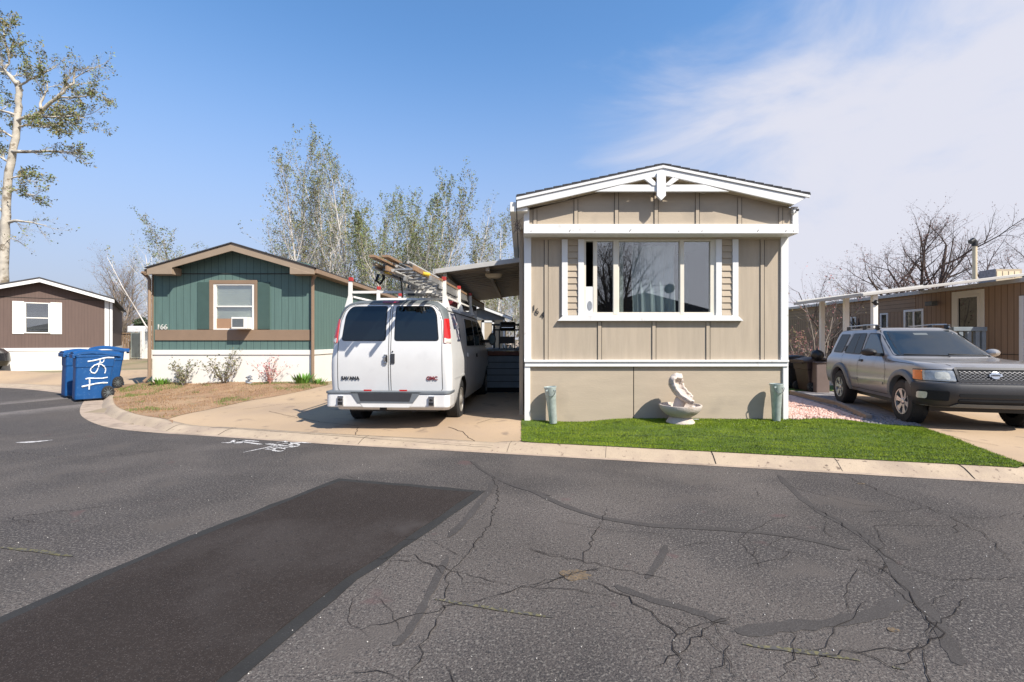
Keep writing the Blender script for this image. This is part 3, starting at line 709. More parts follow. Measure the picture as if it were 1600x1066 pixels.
# grass strip, far lane and far grass at the right rear
def quad(name, P, dz, m, st=.6): o, i_ = sheet(P, dz, name, m, st); struct(o); return i_
quad('side_grass', [(4.42, 12.6), g(1240, 611.5), g(1300, 611.5), g(1320, 603), (7.6, 14.6), (4.42, 14.6)], .012, M['grass'])
quad('far_lane', [(4.42, 15.6), (12, 15.6), (12, 21), (4.42, 21)], .012, M['asph2'], 1)
quad('far_grass', [(4.42, 21.4), (12, 21.4), (12, 28), (4.42, 28)], .02, M['grass'], 1)
mb = MB(); mb.box(4.42, 12, 15.0, 15.35, .05, .19); struct(mb.build('far_kerb', M['whitew']))
# ============================================================ TAN MOBILE HOME (number 164)
YF = 7.75; ZB = .08
k1 = YF/F
def X1(u, Y=YF): return (u-CX)*Y/F
def Z1(v, Y=YF): return H-(v-CY)*Y/F
xl, xr = X1(819), X1(1232); YB = YF+15
th = thing('mobile_home', 'tan board and batten mobile home with white trim and number 164, wide front window', 'mobile home', ((xl+xr)/2, YF, .2))
mb = MB()                        # wall panels around the window opening
wl, wr, wt, wb = 914, 1117, 371, 493
ztop = Z1(366)
mb.pbox(830, 374, wl, 562.5, YF+.012, .09); mb.pbox(wr, 374, 1220.5, 562.5, YF+.012, .09)
mb.pbox(wl, wb, wr, 562.5, YF+.012, .09)
mb.box(xl+.02, xl+.10, YF+.103, YB, ZB, Z1(330)); mb.box(xr-.10, xr-.02, YF+.103, YB, ZB, Z1(330)); mb.box(xl+.02, xr-.02, YB, YB+.1, ZB, Z1(330))
mb.box(xl+.02, xl+.105, YF+.012, YF+.102, Z1(562), ztop); mb.box(xr-.105, xr-.02, YF+.012, YF+.102, Z1(562), ztop)
for u in (853.5, 1191.3): mb.pbox(u-2.6, 374, u+2.6, 562.5, YF-.006, .018)
for u in (937, 1022, 1106.5): mb.pbox(u-2.6, 503, u+2.6, 562.5, YF-.006, .018)
mb.mi = 1
for u in (853.5, 1191.3): mb.pbox(u-3.5, 375, u+3.5, 562, YF+.008, .008)
for u in (937, 1022, 1106.5): mb.pbox(u-3.5, 503, u+3.5, 562, YF+.008, .008)
mb.build('wall', [M['tan'], M['gap']], th)
mb = MB(); mb.pbox(830, 366, 1220.5, 374.2, YF-.012, .05); mb.build('frieze_board', M['tanw'], th, bevel=.003)
for a, b in ((819, 830), (1220.5, 1232)):
    mb = MB(); mb.pbox(a, 366.5, b, 562.8, YF-.022, .12); mb.build('corner_board', M['white'], th, bevel=.004)
# skirting
mb = MB(); mb.pbox(828, 572, 989.4, 668, YF+.02, .05); mb.pbox(990.8, 572, 1224, 668, YF+.02, .05); mb.box(xl+.03, xl+.08, YF+.07, YB, -.1, Z1(562)); mb.box(xr-.08, xr-.03, YF+.07, YB, -.1, Z1(562))
mb.mi = 1; mb.pbox(989, 573, 991, 668, YF+.03, .02)
mb.build('skirting', [M['tanh'], M['gap']], th)
for a, b in ((819.5, 828.5), (1223.8, 1232)):
    mb = MB(); mb.pbox(a, 573, b, 659, YF-.012, .1); mb.build('skirting_corner', M['white'], th, bevel=.004)
mb = MB(); mb.pbox(819, 562.6, 1233, 566, YF-.05, .15); mb.pbox(820, 566.2, 1232, 573, YF-.03, .12); mb.build('belt_trim', M['white'], th, bevel=.004)
# gable box projecting over the window
YG = 7.50; sG = F/YG
def gu(u): return (u-CX)*YG/F
apx, apv = 1035, 262
mb = MB()
gz0 = H-(352-CY)*YG/F
mb.pprism([(824, 352), (824, 329), (1033, 277), (1243, 327), (1243, 352)], YG, .24)
for u in (836, 900, 963.5, 1025.5, 1090, 1156, 1220):
    tv = 277+abs(u-1033)*.243
    mb.pbox(u-2.6, tv+2, u+2.6, 352, YG-.018, .03)
mb.mi = 1
for u in (836, 900, 963.5, 1025.5, 1090, 1156, 1220):
    tv = 277+abs(u-1033)*.243; mb.pbox(u-3.4, tv+2, u+3.4, 352, YG-.004, .01)
mb.build('gable_wall', [M['tanh'], M['gap']], th)
mb = MB(); mb.pbox(818.3, 350.2, 1247.8, 364.8, YG-.05, .315); gbn = mb.build('gable_band', M['white'], th, bevel=.004)
for u, l in ((829, 1), (889, 2.2), (983, 3), (1096, 1.2), (1183, 2.4), (1227, 1.6), (1239, 1.2), (929, .8), (1060, .9)):
    mb = MB(); mb.pprism([(u, 361.5), (u+l, 361.5-l*1.1), (u+l+.6, 361.7-l*1.1), (u+.9, 362.2)], YG-.0525, .002); mb.build('chipped_paint', M['gap'], gbn)
for a, b in ((818.5, 827), (1238.5, 1247.5)):
    mb = MB(); mb.pbox(a, 323, b, 350, YG-.03, .25); mb.build('gable_corner', M['white'], th, bevel=.004)
mb = MB(); mb.pbox(819, 362, 1232, 364.8, YG+.266, .2); 
# roof
YR = 7.33; sR = YR/F
def ru(u): return (u-CX)*sR
def rz(v): return H-(v-CY)*sR
xa = ru(1035.5); za = rz(258.5); xL, zL = ru(806), rz(308.5); xR, zR = ru(1266), rz(305)
mb = MB(); t_ = .022
r = random.Random(1)
rowsL = []
mb.prism([(xL, zL), (xa, za), (xR, zR), (xR, zR+t_), (xa, za+t_), (xL, zL+t_)], YR-.015, YB+.2)
# ragged shingle tabs along the rake
for side, (x1_, z1_) in enumerate(((xL, zL), (xR, zR))):
    n = 16
    for i in range(n):
        f0, f1 = i/n, (i+.93)/n; a = (xa+(x1_-xa)*f0, za+(z1_-za)*f0); b = (xa+(x1_-xa)*f1, za+(z1_-za)*f1)
        mb.prism([(a[0], a[1]+t_), (b[0], b[1]+t_), (b[0], b[1]+t_+.016), (a[0], a[1]+t_+.006)], YR-.02, YR+.3)
mb.build('roof', M['shingle'], th)
mb = MB()
def rake(v0, v1, y0, y1):
    return mb.prism([(ru(806.5), rz(309+v0)), (xa, rz(259+v0)), (ru(1264), rz(305.5+v0)), (ru(1264), rz(305.5+v1)), (xa, rz(259+v1)), (ru(806.5), rz(309+v1))], y0, y1)
rake(.2, 4.3, YR-.03, YR+.0)
mb.prism([(ru(807.5), rz(313.4)), (xa, rz(263.3)), (ru(1259), rz(309.6)), (ru(1240.5), rz(320)), (xa, rz(274)), (ru(807.5), rz(325.5))], YR-.012, YR+.028)
mb.build('fascia', M['white'], th, bevel=.003)
mb = MB()      # soffit and eave boxes
mb.prism([(ru(809), rz(324)), (xa, rz(273)), (ru(1243), rz(319)), (ru(1243), rz(317)), (xa, rz(271)), (ru(809), rz(322))], YR+.03, YG+.2)
mb.build('soffit', M['tanw'], th)
mb = MB()      # side eaves with gutters
mb.box(ru(797), ru(806.5), YR+.03, YB+.2, rz(330), rz(315)); mb.box(ru(808), xl+.05, YR+.03, YB+.2, rz(329), rz(323)); mb.box(xr-.05, ru(1250), YG+.25, YB+.2, rz(328), rz(322))
mb.build('gutter', M['whitew'], th, bevel=.006)
# decorative king-post bracing
mb = MB(); yb = YR-.02
mb.pprism([(930, 299.3), (972, 288.6), (1100, 288.6), (1140, 299.3)], yb+.012, .045)
mb.pprism([(1026.5, 270), (1040.5, 270), (1040.5, 306), (1033.5, 313), (1026.5, 306)], yb-.02, .05)
mb.pprism([(1007, 280), (1017, 277.5), (1030, 290), (1020, 290)], yb, .04)
mb.pprism([(1061, 280), (1051, 277.5), (1037, 290), (1047, 290)], yb, .04)
mb.build('gable_bracing', M['white'], th, bevel=.003)
# window surround
mb = MB()
for a, b in ((878, 887), (903.5, 912.5), (1119, 1128), (1145, 1154)): mb.pbox(a, 374, b, 493.2, YF-.03, .045)
mb.pprism([(880, 493), (1153, 493), (1162, 501.5), (871, 501.5)], YF-.06, .075)
mb.build('window_surround', M['white'], th, bevel=.003)
for a, b in ((887, 903.5), (1128, 1145)):
    mb = MB(); v = 374
    while v < 493: mb.add([(X1(a), YF+.002, Z1(v)), (X1(b), YF+.002, Z1(v)), (X1(b), YF-.014, Z1(v+9.6)), (X1(a), YF-.014, Z1(v+9.6)), (X1(b), YF+.01, Z1(v+9.9)), (X1(a), YF+.01, Z1(v+9.9))], [(0, 3, 2, 1), (3, 5, 4, 2)]); v += 9.9
    mb.build('lap_panel', M['tanh'], th)
mb = MB(); w = MB()
mb.pbox(912.5, 371, 1119, 377, YF-.004, .09); mb.pbox(912.5, 488, 1119, 493, YF-.004, .09)
mb.pbox(912.5, 377, 915.5, 488, YF-.004, .09); mb.pbox(1110, 377, 1119, 488, YF-.004, .09)
mb.pbox(927, 377, 933, 488, YF+.004, .05); mb.pbox(958.5, 374.5, 965.8, 491, YF-.010, .06); mb.pbox(1063, 374.5, 1069, 491, YF-.010, .06)
mb.pbox(965.8, 377, 967.5, 488, YF+.01, .04); mb.pbox(1061.5, 377, 1063, 488, YF+.01, .04)
wf = mb.build('window', M['cream'], th, bevel=.002)
for a, b, y in ((933, 958.5, .03), (966, 1063, .036), (1069, 1110, .03)):
    mb = MB(); mb.pbox(a-.5, 376.5, b+.5, 488.5, YF+y, .004); mb.build('pane', M['glass'], wf)
mb = MB(); mb.pbox(915.5, 448, 927, 489, YF+.012, .02); mb.build('pet_door', M['white'], wf, bevel=.002)
mb = MB(); mb.pprism([(921.3+4*math.cos(t*.3927), 478+7.6*math.sin(t*.3927)*(1 if math.sin(t*.39) > 0 else 1)) for t in range(16)], YF+.008, .003)
mb.build('pet_flap', M['figure'], wf)
# the room behind the window
mb = MB(); X0, X1_, Zb, Zt = X1(905), X1(1125), Z1(505), Z1(372)
mb.box(X0, X1_, YF+1.5, YF+1.52, Zb, Zt); mb.box(X0-.02, X0, YF+.12, YF+1.5, Zb, Zt); mb.box(X1_, X1_+.02, YF+.12, YF+1.5, Zb, Zt); mb.box(X0, X1_, YF+.12, YF+1.5, Zt, Zt+.02); mb.box(X0, X1_, YF+.12, YF+1.5, Zb-.02, Zb)
mb.build('room_interior', M['dark'], th)
for (a, b, sd, nm) in ((992, 1060, 1, 'curtain'),):
    r = random.Random(sd); rows = []; n = 60
    xx = [X1(a)+(X1(b)-X1(a))*i/n for i in range(n+1)]; ph = r.random()*5
    rows = [[(x+.02*math.sin(z*1.5+sd)*(1-z*.2), YF+.20+.035*math.sin(x*34+ph+.5*math.sin(x*9))+.015*math.sin(x*81), Z1(492)+(Z1(380)-Z1(492))*j/4) for x in xx] for j, z in enumerate((0, 1, 2, 3, 4))]
    mb = MB(); mb.grid(rows); mb.build(nm, M['curtain'], th, smooth=True)
mb = MB(); mb.pbox(968, 378, 974, 488, YF+.10, .02); mb.build('sash_edge', M['clear'], th)
# house numbers with little screws
for ch, u, v in (('1', 830.8, 486), ('6', 835.6, 491), ('4', 844.2, 496.5)):
    text_mesh(ch, .14, .004, Matrix.Translation((X1(u)-th.location.x, -.012+.008, Z1(v)-th.location.z)) @ Matrix.Rotation(R(90), 4, 'X'), M['badge'], th, 'house_number', 0)
# camera, cable, downspout
mb = MB(); mb.pbox(1239.5, 328, 1245, 333, YG-.09, .07); mb.pbox(1241, 325, 1244, 329, YG-.05, .03); cm = mb.build('security_camera', M['white'], th, bevel=.01)
mb = MB(); mb.lathe([(.02, 0), (.02, .02)], 12, Matrix.Rotation(R(90), 4, 'X'), c=(gu(1240.8), YG-.088, H-(331-CY)*YG/F)); mb.build('camera_lens', M['black'], cm)
mb = MB()
def gc(P, dy=-.03): return [Vector(((u-CX)*YG/F, YG+dy, H-(v-CY)*YG/F)) for u, v in P]
mb.tube(gc([(1240, 326), (1225, 323), (1205, 320), (1190, 315), (1178, 309), (1150, 303), (1120, 300), (1105, 297)], -.05), .005, 5); mb.build('cable', M['cable'], th); mb = MB()
mb.tube(gc([(1083, 298), (1090, 302), (1098, 304), (1104, 301), (1106, 297)], -.05), .006, 5); mb.build('cable', M['cable'], th); mb = MB(); mb.tube(gc([(828, 325), (850, 321), (880, 315), (905, 306), (925, 302)], -.04), .005, 5)
mb.build('cable', M['cable'], th)
mb = MB(); mb.box(-.040, .028, 8.55, 8.63, .15, 3.5); mb.build('downspout', M['tanw'], th, bevel=.01)

# dried wreath of grass at the gutter corner
mb = MB(); r = random.Random(8)
for i in range(60):
    p = px(808+r.uniform(-4, 4), 352+r.uniform(-8, 8), 7.6); q = p+Vector((r.uniform(-.08, .08), r.uniform(-.04, .04), r.uniform(-.12, .06))); mb.tube([p, q], [.004, .001], 3)
tag(mb.build('birds_nest', M['barkg']), 'loose dry straw nest stuffed behind the roof corner of the tan home', 'nest')

# ============================================================ CARPORT, DECK, GRILL
t = thing('carport', 'ribbed metal carport roof between the white van and the tan home', 'carport', (-.9, 10, .15))
cz = lambda x: 3.17+(x-0)*.135
mb = MB(); n = 0; y = 10.0
while y < 17:
    a = [(-1.80, cz(-1.80)), (.02, cz(.02))]
    mb.add([(-1.80, y, cz(-1.80)), (.02, y, cz(.02)), (.02, y+.30, cz(.02)), (-1.80, y+.30, cz(-1.80))], [(0, 3, 2, 1)])
    mb.add([(-1.80, y+.30, cz(-1.80)), (.02, y+.30, cz(.02)), (.02, y+.32, cz(.02)+.06), (-1.80, y+.32, cz(-1.80)+.06)], [(0, 3, 2, 1)])
    mb.add([(-1.80, y+.32, cz(-1.80)+.06), (.02, y+.32, cz(.02)+.06), (.02, y+.38, cz(.02)+.06), (-1.80, y+.38, cz(-1.80)+.06)], [(0, 3, 2, 1)])
    mb.add([(-1.80, y+.38, cz(-1.80)+.06), (.02, y+.38, cz(.02)+.06), (.02, y+.40, cz(.02)), (-1.80, y+.40, cz(-1.80))], [(0, 3, 2, 1)]); y += .40
mb.prism([(-1.80, cz(-1.80)+.08), (.02, cz(.02)+.08), (.02, cz(.02)+.09), (-1.80, cz(-1.80)+.09)], 10, 17)
mb.build('roof_panel', M['carport'], t)
mb = MB(); mb.prism([(-1.83, cz(-1.83)-.01), (.02, cz(.02)-.01), (.02, cz(.02)+.09), (-1.83, cz(-1.83)+.09)], 9.94, 9.995); mb.prism([(-1.86, cz(-1.83)-.02), (-1.81, cz(-1.83)-.02), (-1.81, cz(-1.83)+.09), (-1.86, cz(-1.83)+.09)], 9.94, 17.05); mb.build('fascia', M['alu'], t, bevel=.006)
for x in (-1.62, -.72):
    mb = MB(); mb.prism([(x-.04, cz(x)-.09), (x+.04, cz(x)-.09), (x+.04, cz(x)-.005), (x-.04, cz(x)-.005)], 10, 17); mb.build('beam', M['carport'], t)
for y in (10.4, 16.6):
    mb = MB(); mb.box(-1.66, -1.58, y, y+.08, .1, cz(-1.62)-.09); mb.build('post', M['alu'], t)
mb = MB(); mb.lathe([(.12, 0), (.17, .03), (.19, .08), (.19, .1)], 20, Matrix.Scale(.6, 4, (0, 1, 0)), c=(-.62, 10.55, cz(-.62)-.19)); mb.build('ceiling_lamp', M['lampg'], t, smooth=True)

t = thing('deck', 'raised porch deck of grey blue boards under the carport', 'deck', (-.9, 12.2, .15))
mb = MB()
for i in range(5):
    z0 = .30+i*.165; mb.box(-1.85, .02, 12.2, 12.23, z0, z0+.150)
mb.build('skirt_board', M['deck'], t, bevel=.004)
mb = MB(); mb.box(-1.85, .02, 12.17, 12.2, 1.13, 1.24); mb.build('rim_board', M['deckr'], t, bevel=.004)
mb = MB(); mb.box(-1.87, .02, 12.12, 15.5, 1.245, 1.285); mb.build('deck_floor', M['deck'], t)
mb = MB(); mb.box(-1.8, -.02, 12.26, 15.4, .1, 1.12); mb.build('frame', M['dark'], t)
# barbecue smoker on the deck
t = thing('barbecue', 'black barrel barbecue grill standing on the porch deck', 'barbecue', (-.55, 12.8, 1.285))
sc = 12.8/F
def bx(u): return (u-CX)*sc
def bz(v): return H-(v-CY)*sc
mb = MB(); mb.lathe([(.09, 0), (.125, .03), (.125, .40), (.09, .43)], 20, Matrix.Rotation(R(90), 4, 'Y') @ Matrix.Translation((0, 0, -.215)), c=(bx(793), 12.9, bz(510))); mb.build('barrel', M['black'], t, smooth='auto')
mb = MB(); mb.box(bx(770), bx(781), 12.75, 13.05, bz(516.5), bz(514.5)); mb.build('side_shelf', M['blackp'], t)
mb = MB(); mb.box(bx(805), bx(814), 12.75, 13.05, bz(516.5), bz(514.5)); mb.build('side_shelf', M['blackp'], t)
for u in (780, 804):
    for y in (12.75, 13.05):
        mb = MB(); mb.box(bx(u)-.012, bx(u)+.012, y-.012, y+.012, 1.285, bz(514)); mb.build('leg', M['black'], t)
mb = MB(); mb.box(bx(781), bx(803), 12.77, 13.0, bz(537), bz(526)); mb.build('fire_box', M['black'], t, bevel=.01)
mb = MB(); mb.box(bx(779), bx(805), 12.74, 13.06, bz(546), bz(545)); mb.build('lower_shelf', M['blackp'], t)
mb = MB(); mb.tube([(bx(784), 12.76, bz(512)), (bx(784), 12.72, bz(512)), (bx(802), 12.72, bz(512)), (bx(802), 12.76, bz(512))], .008, 6); mb.build('handle', M['chrome'], t)
t = thing('patio_table', 'dark slatted patio table behind the barbecue on the deck', 'table', (-.5, 13.8, 1.285))
mb = MB()
for i in range(4): mb.box(-.85, -.02, 13.5+i*.15, 13.62+i*.15, 1.95, 1.99)
mb.build('table_top', M['charc'], t)
for x in (-.8, -.06):
    for y in (13.55, 14.0):
        mb = MB(); mb.box(x-.02, x+.02, y-.02, y+.02, 1.285, 1.95); mb.build('leg', M['charc'], t)
for i, (u, nm) in enumerate(((786, 'clear'), (791, 'steel'), (797, 'clear'))):
    mb = MB(); mb.lathe([(.03, 0), (.032, .07), (.02, .09), (.02, .11)], 12, c=(bx(u), 12.88, bz(545)))
    tag(mb.build('jar', M[nm], smooth='auto'), ['pale jar at the left on the lower shelf of the black barbecue', 'metal can in the middle of the lower shelf of the black barbecue', 'pale jar at the right on the lower shelf of the black barbecue'][i], 'jar')
# garden shed behind
t = thing('garden_shed', 'small tan garden shed with grey gable and white door trim behind the deck', 'shed', (-1.9, 22, .2))
s2 = 22/F
def sx(u): return (u-CX)*s2
def szz(v): return H-(v-CY)*s2
mb = MB(); mb.box(sx(700), sx(789), 22, 25, .1, szz(500)); mb.build('wall', M['shedw'], t)
mb = MB(); mb.prism([(sx(711), szz(494)), (sx(750), szz(483)), (sx(789), szz(494))], 22.0, 22.05); mb.prism([(sx(711), szz(500)), (sx(711), szz(494)), (sx(789), szz(494)), (sx(789), szz(500))], 21.98, 22.03); mb.build('gable', M['shedg'], t)
mb = MB(); mb.prism([(sx(698), szz(495)), (sx(750), szz(478)), (sx(800), szz(497)), (sx(800), szz(500.5)), (sx(750), szz(482)), (sx(698), szz(499))], 21.75, 21.82); mb.build('fascia', M['white'], t)
mb = MB(); mb.prism([(sx(698), szz(495)), (sx(750), szz(478)), (sx(800), szz(497)), (sx(800), szz(496)), (sx(750), szz(477)), (sx(698), szz(494))], 21.75, 25.2); mb.build('roof', M['shingle'], t)
mb = MB(); mb.box(sx(753), sx(757), 21.95, 22.0, .2, szz(501)); mb.box(sx(769), sx(772), 21.95, 22, .2, szz(501)); mb.box(sx(753), sx(772), 21.95, 22, szz(504), szz(501)); mb.box(sx(786), sx(789), 21.95, 22, .2, szz(500)); mb.build('door_trim', M['white'], t)
mb = MB(); mb.box(sx(757), sx(769), 21.97, 22, .2, szz(504)); mb.build('door', M['shedw'], t)

# ============================================================ GREEN HOME (number 166)
YG2 = 13.7; kg = YG2/F
def GX(u): return (u-CX)*kg
def GZ(v): return H-(v-CY)*kg
YB2 = YG2+14
t = thing('mobile_home', 'green sided mobile home with brown trim, shutters and number 166', 'mobile home', (GX(363), YG2, .3))
gx0, gx1 = GX(240), GX(487.5)
mb = MB(); mb.box(gx0, GX(336), YG2, YG2+.08, GZ(549), GZ(418)); mb.box(GX(397), gx1, YG2, YG2+.08, GZ(549), GZ(418)); mb.box(GX(336), GX(397), YG2, YG2+.08, GZ(549), GZ(515)); mb.box(GX(336), GX(397), YG2, YG2+.08, GZ(444), GZ(418))
mb.prism([(gx0, GZ(418.1)), (GX(245), GZ(412)), (GX(362), GZ(386)), (GX(482), GZ(412)), (gx1, GZ(418.1))], YG2, YG2+.08)
mb.build('front_wall', M['green'], t)
mb = MB(); mb.box(gx1-.08, gx1, YG2+.082, YB2, GZ(549), GZ(424)); mb.box(gx0, gx0+.08, YG2+.082, YB2, GZ(549), GZ(424)); mb.box(gx0, gx1, YB2, YB2+.08, GZ(549), GZ(424)); mb.build('side_wall', M['greens'], t)
mb = MB(); mb.box(gx0, gx1, YG2-.014, YG2, GZ(428.6), GZ(427.4)); mb.build('gable_seam', M['gap'], t)
mb = MB(); mb.box(gx0-.02, gx1+.02, YG2-.02, YG2-.001, GZ(602), GZ(547.5)); mb.box(gx1+.001, gx1+.02, YG2, YB2, 0.1, GZ(547.5)); mb.box(gx0-.02, gx0-.001, YG2, YB2, .1, GZ(547.5)); mb.build('skirting', M['whitew'], t)
mb = MB(); mb.box(gx0-.03, gx1+.03, YG2-.045, YG2-.021, GZ(554.5), GZ(547)); mb.box(gx1+.021, gx1+.045, YG2-.045, YB2, GZ(554.5), GZ(547)); mb.build('skirting_cap', M['whitew'], t, bevel=.006)
mb = MB(); mb.box(GX(243), GX(486), YG2-.03, YG2-.001, GZ(532), GZ(515.5)); mb.build('belt_board', M['btrim'], t, bevel=.004)
yo = YG2-.38; ko = yo/F
def OX(u): return (u-CX)*ko
def OZ(v): return H-(v-CY)*ko
mb = MB(); mb.prism([(OX(229), OZ(419)), (OX(362), OZ(380.5)), (OX(491), OZ(419)), (OX(491), OZ(429)), (OX(362), OZ(392)), (OX(229), OZ(429.5))], yo, yo+.03)
mb.prism([(OX(231), OZ(428.5)), (OX(269), OZ(417)), (OX(269), OZ(428.5))], yo+.032, yo+.37); mb.prism([(OX(490), OZ(428.5)), (OX(453), OZ(417)), (OX(453), OZ(428.5))], yo+.032, yo+.37)
mb.prism([(OX(231), OZ(428.5)), (OX(269), OZ(417.2)), (OX(269), OZ(428.5))], yo-.012, yo-.001); mb.prism([(OX(490), OZ(428.5)), (OX(453), OZ(417)), (OX(453), OZ(428.5))], yo-.012, yo-.001)
mb.build('fascia', M['ltrim'], t, bevel=.006)
mb = MB(); mb.prism([(OX(227), OZ(419.2)), (OX(362), OZ(380)), (OX(494), OZ(419.2)), (OX(494), OZ(417.6)), (OX(362), OZ(378.4)), (OX(227), OZ(417.6))], yo-.03, YB2+.3); mb.build('roof', M['shingle'], t)
mb = MB(); mb.box(gx1, OX(495), yo+.03, YB2+.3, OZ(427), OZ(420)); mb.box(OX(226), gx0, yo+.03, YB2+.3, OZ(427), OZ(420)); mb.build('gutter', M['btrim'], t, bevel=.01)
for u0, sgn in ((490.5, 1), (237, -1)):
    mb = MB(); x = GX(u0)
    mb.tube([(x+sgn*.10, yo+.15, OZ(424)), (x+sgn*.06, YG2-.08, GZ(433)), (x, YG2-.08, GZ(438)), (x, YG2-.08, GZ(590 if sgn > 0 else 588)), (x+(.10 if sgn > 0 else -.1), YG2-.16, GZ(596))], .045, 8); mb.build('downspout', M['btrim'], t, smooth='auto')
for a in (gx1, gx0-.03):
    mb = MB(); mb.box(a, a+.03, YG2-.03, YG2+.09, GZ(547), GZ(430)); mb.build('corner_trim', M['btrim'], t)
for a, b in ((309, 328), (403, 422)):
    mb = MB(); mb.box(GX(a), GX(b), YG2-.025, YG2-.001, GZ(514.5), GZ(441)); mb.build('shutter', M['greend'], t, bevel=.004)
mb = MB(); mb.box(GX(328), GX(334), YG2-.035, YG2-.001, GZ(515.4), GZ(438)); mb.box(GX(398), GX(402.8), YG2-.035, YG2-.001, GZ(515.4), GZ(438)); mb.box(GX(334), GX(398), YG2-.035, YG2-.001, GZ(444), GZ(438)); wn = mb.build('window', M['btrim'], t, bevel=.004)
mb = MB(); mb.box(GX(334), GX(338.5), YG2-.022, YG2+.05, GZ(515.4), GZ(444)); mb.box(GX(394.5), GX(398), YG2-.022, YG2+.05, GZ(515.4), GZ(444)); mb.box(GX(338.5), GX(394.5), YG2-.022, YG2+.05, GZ(446), GZ(444)); mb.box(GX(338.5), GX(394.5), YG2-.022, YG2+.05, GZ(515.4), GZ(513.5)); mb.box(GX(338.5), GX(394.5), YG2-.022, YG2+.05, GZ(480), GZ(478)); mb.build('frame', M['whitew'], wn, bevel=.003)
mb = MB(); mb.box(GX(338), GX(395), YG2+.01, YG2+.014, GZ(498), GZ(445)); mb.build('pane', M['glass'], wn)
mb = MB(); mb.box(GX(336), GX(397), YG2+.05, YG2+.06, GZ(500), GZ(444)); mb.build('blind', M['blind'], wn)
mb = MB(); mb.box(GX(338.5), GX(370), YG2+.0, YG2+.02, GZ(513.5), GZ(498)); mb.build('filler_panel', M['board'], wn)
mb = MB(); mb.box(GX(371), GX(394.3), YG2-.30, YG2+.02, GZ(514.5), GZ(496.5)); ac = mb.build('air_conditioner', M['whitew'], t, bevel=.012)
mb = MB(); 
for i in range(7): mb.box(GX(373), GX(390), YG2-.308, YG2-.301, GZ(500.2+i*1.8), GZ(499+i*1.8))
mb.build('grille', M['vang'], ac)
text_mesh('166', .21, .012, Matrix.Translation((GX(246)-t.location.x, -.03, GZ(515)-t.location.z)) @ Matrix.Rotation(R(90), 4, 'X'), M['clear'], t, 'house_number', .003)
green_home = t

# ============================================================ BROWN HOME, FAR LEFT (turned towards the bend)
t = thing('mobile_home', 'brown sided mobile home with white shutters and white skirting at the far left', 'mobile home', (-18.3, 21.0, .2), R(38))
ZE, ZA, ZS, HWd = 3.20, 3.88, 1.01, 2.13      # eave, apex, skirting top, half width (local heights)
def zb(v, s): yy = 21-.616*s; return H-(v-CY)*yy/F-.2
wx0, wx1, wz0, wz1 = -2.60, -1.87, zb(521, 2.2), zb(473, 2.2)
mb = MB()
mb.box(-2*HWd, wx0, 0, .08, ZS, ZE-.1); mb.box(wx1, 0, 0, .08, ZS, ZE-.1); mb.box(wx0, wx1, 0, .08, ZS, wz0); mb.box(wx0, wx1, 0, .08, wz1, ZE-.1)
mb.prism([(-2*HWd, ZE-.1), (-HWd, ZA-.10), (0, ZE-.1)], 0, .08); mb.build('front_wall', M['brownw'], t, local=True)
for x in (-2*HWd, -.08):
    mb = MB(); mb.box(x, x+.08, .082, 12, ZS, ZE-.08); mb.build('side_wall', M['brownw'], t, local=True)
mb = MB(); mb.box(-2*HWd-.02, .03, -.02, -.001, -.4, ZS); mb.box(.001, .03, 0, 12, -.4, ZS); mb.box(-2*HWd-.03, -2*HWd-.001, 0, 12, -.4, ZS); mb.build('skirting', M['whitew'], t, local=True)
mb = MB(); mb.box(-2*HWd-.03, .04, -.045, -.021, ZS-.12, ZS); mb.build('skirting_cap', M['white'], t, local=True)
mb = MB(); mb.box(-2*HWd, 0, -.01, 0, ZE-.13, ZE-.11); mb.build('gable_seam', M['gap'], t, local=True)
mb = MB(); mb.prism([(-2*HWd-.2, ZE-.06), (-HWd, ZA), (.2, ZE-.06), (.2, ZE-.22), (-HWd, ZA-.16), (-2*HWd-.2, ZE-.22)], -.34, -.30); mb.build('fascia', M['white'], t, local=True)
mb = MB(); mb.prism([(-2*HWd-.22, ZE-.06), (-HWd, ZA+.005), (.22, ZE-.06), (.22, ZE-.02), (-HWd, ZA+.045), (-2*HWd-.22, ZE-.02)], -.37, 12.3); mb.build('roof', M['shingle'], t, local=True)
mb = MB(); mb.box(-.14, .0, -.03, -.001, ZS, ZE-.1); mb.build('corner_trim', M['white'], t, local=True)
mb = MB(); mb.box(.03, .12, -.05, .04, .0, ZE-.15); mb.build('downspout', M['white'], t, local=True)
for a, b in ((-2.95, wx0-.02), (wx1+.02, wx1+.37)):
    mb = MB(); mb.box(a, b, -.03, -.001, wz0-.03, wz1+.03); mb.build('shutter', M['whitew'], t, bevel=.004, local=True)
mb = MB(); mb.box(wx0-.01, wx0+.04, -.03, .02, wz0, wz1); mb.box(wx1-.04, wx1+.01, -.03, .02, wz0, wz1); mb.box(wx0+.04, wx1-.04, -.03, .02, wz1-.04, wz1); mb.box(wx0+.04, wx1-.04, -.03, .02, wz0, wz0+.05); mb.box(wx0+.04, wx1-.04, -.03, .02, (wz0+wz1)/2-.02, (wz0+wz1)/2+.02); wn = mb.build('window', M['whitew'], t, local=True)
mb = MB(); mb.box(wx0, wx1, .03, .035, wz0, wz1); mb.build('pane', M['glass'], wn, local=True)
mb = MB(); mb.box(wx0-.1, wx1+.1, .30, .32, wz0-.1, wz1+.1); mb.build('curtain', M['seat'], wn, local=True)

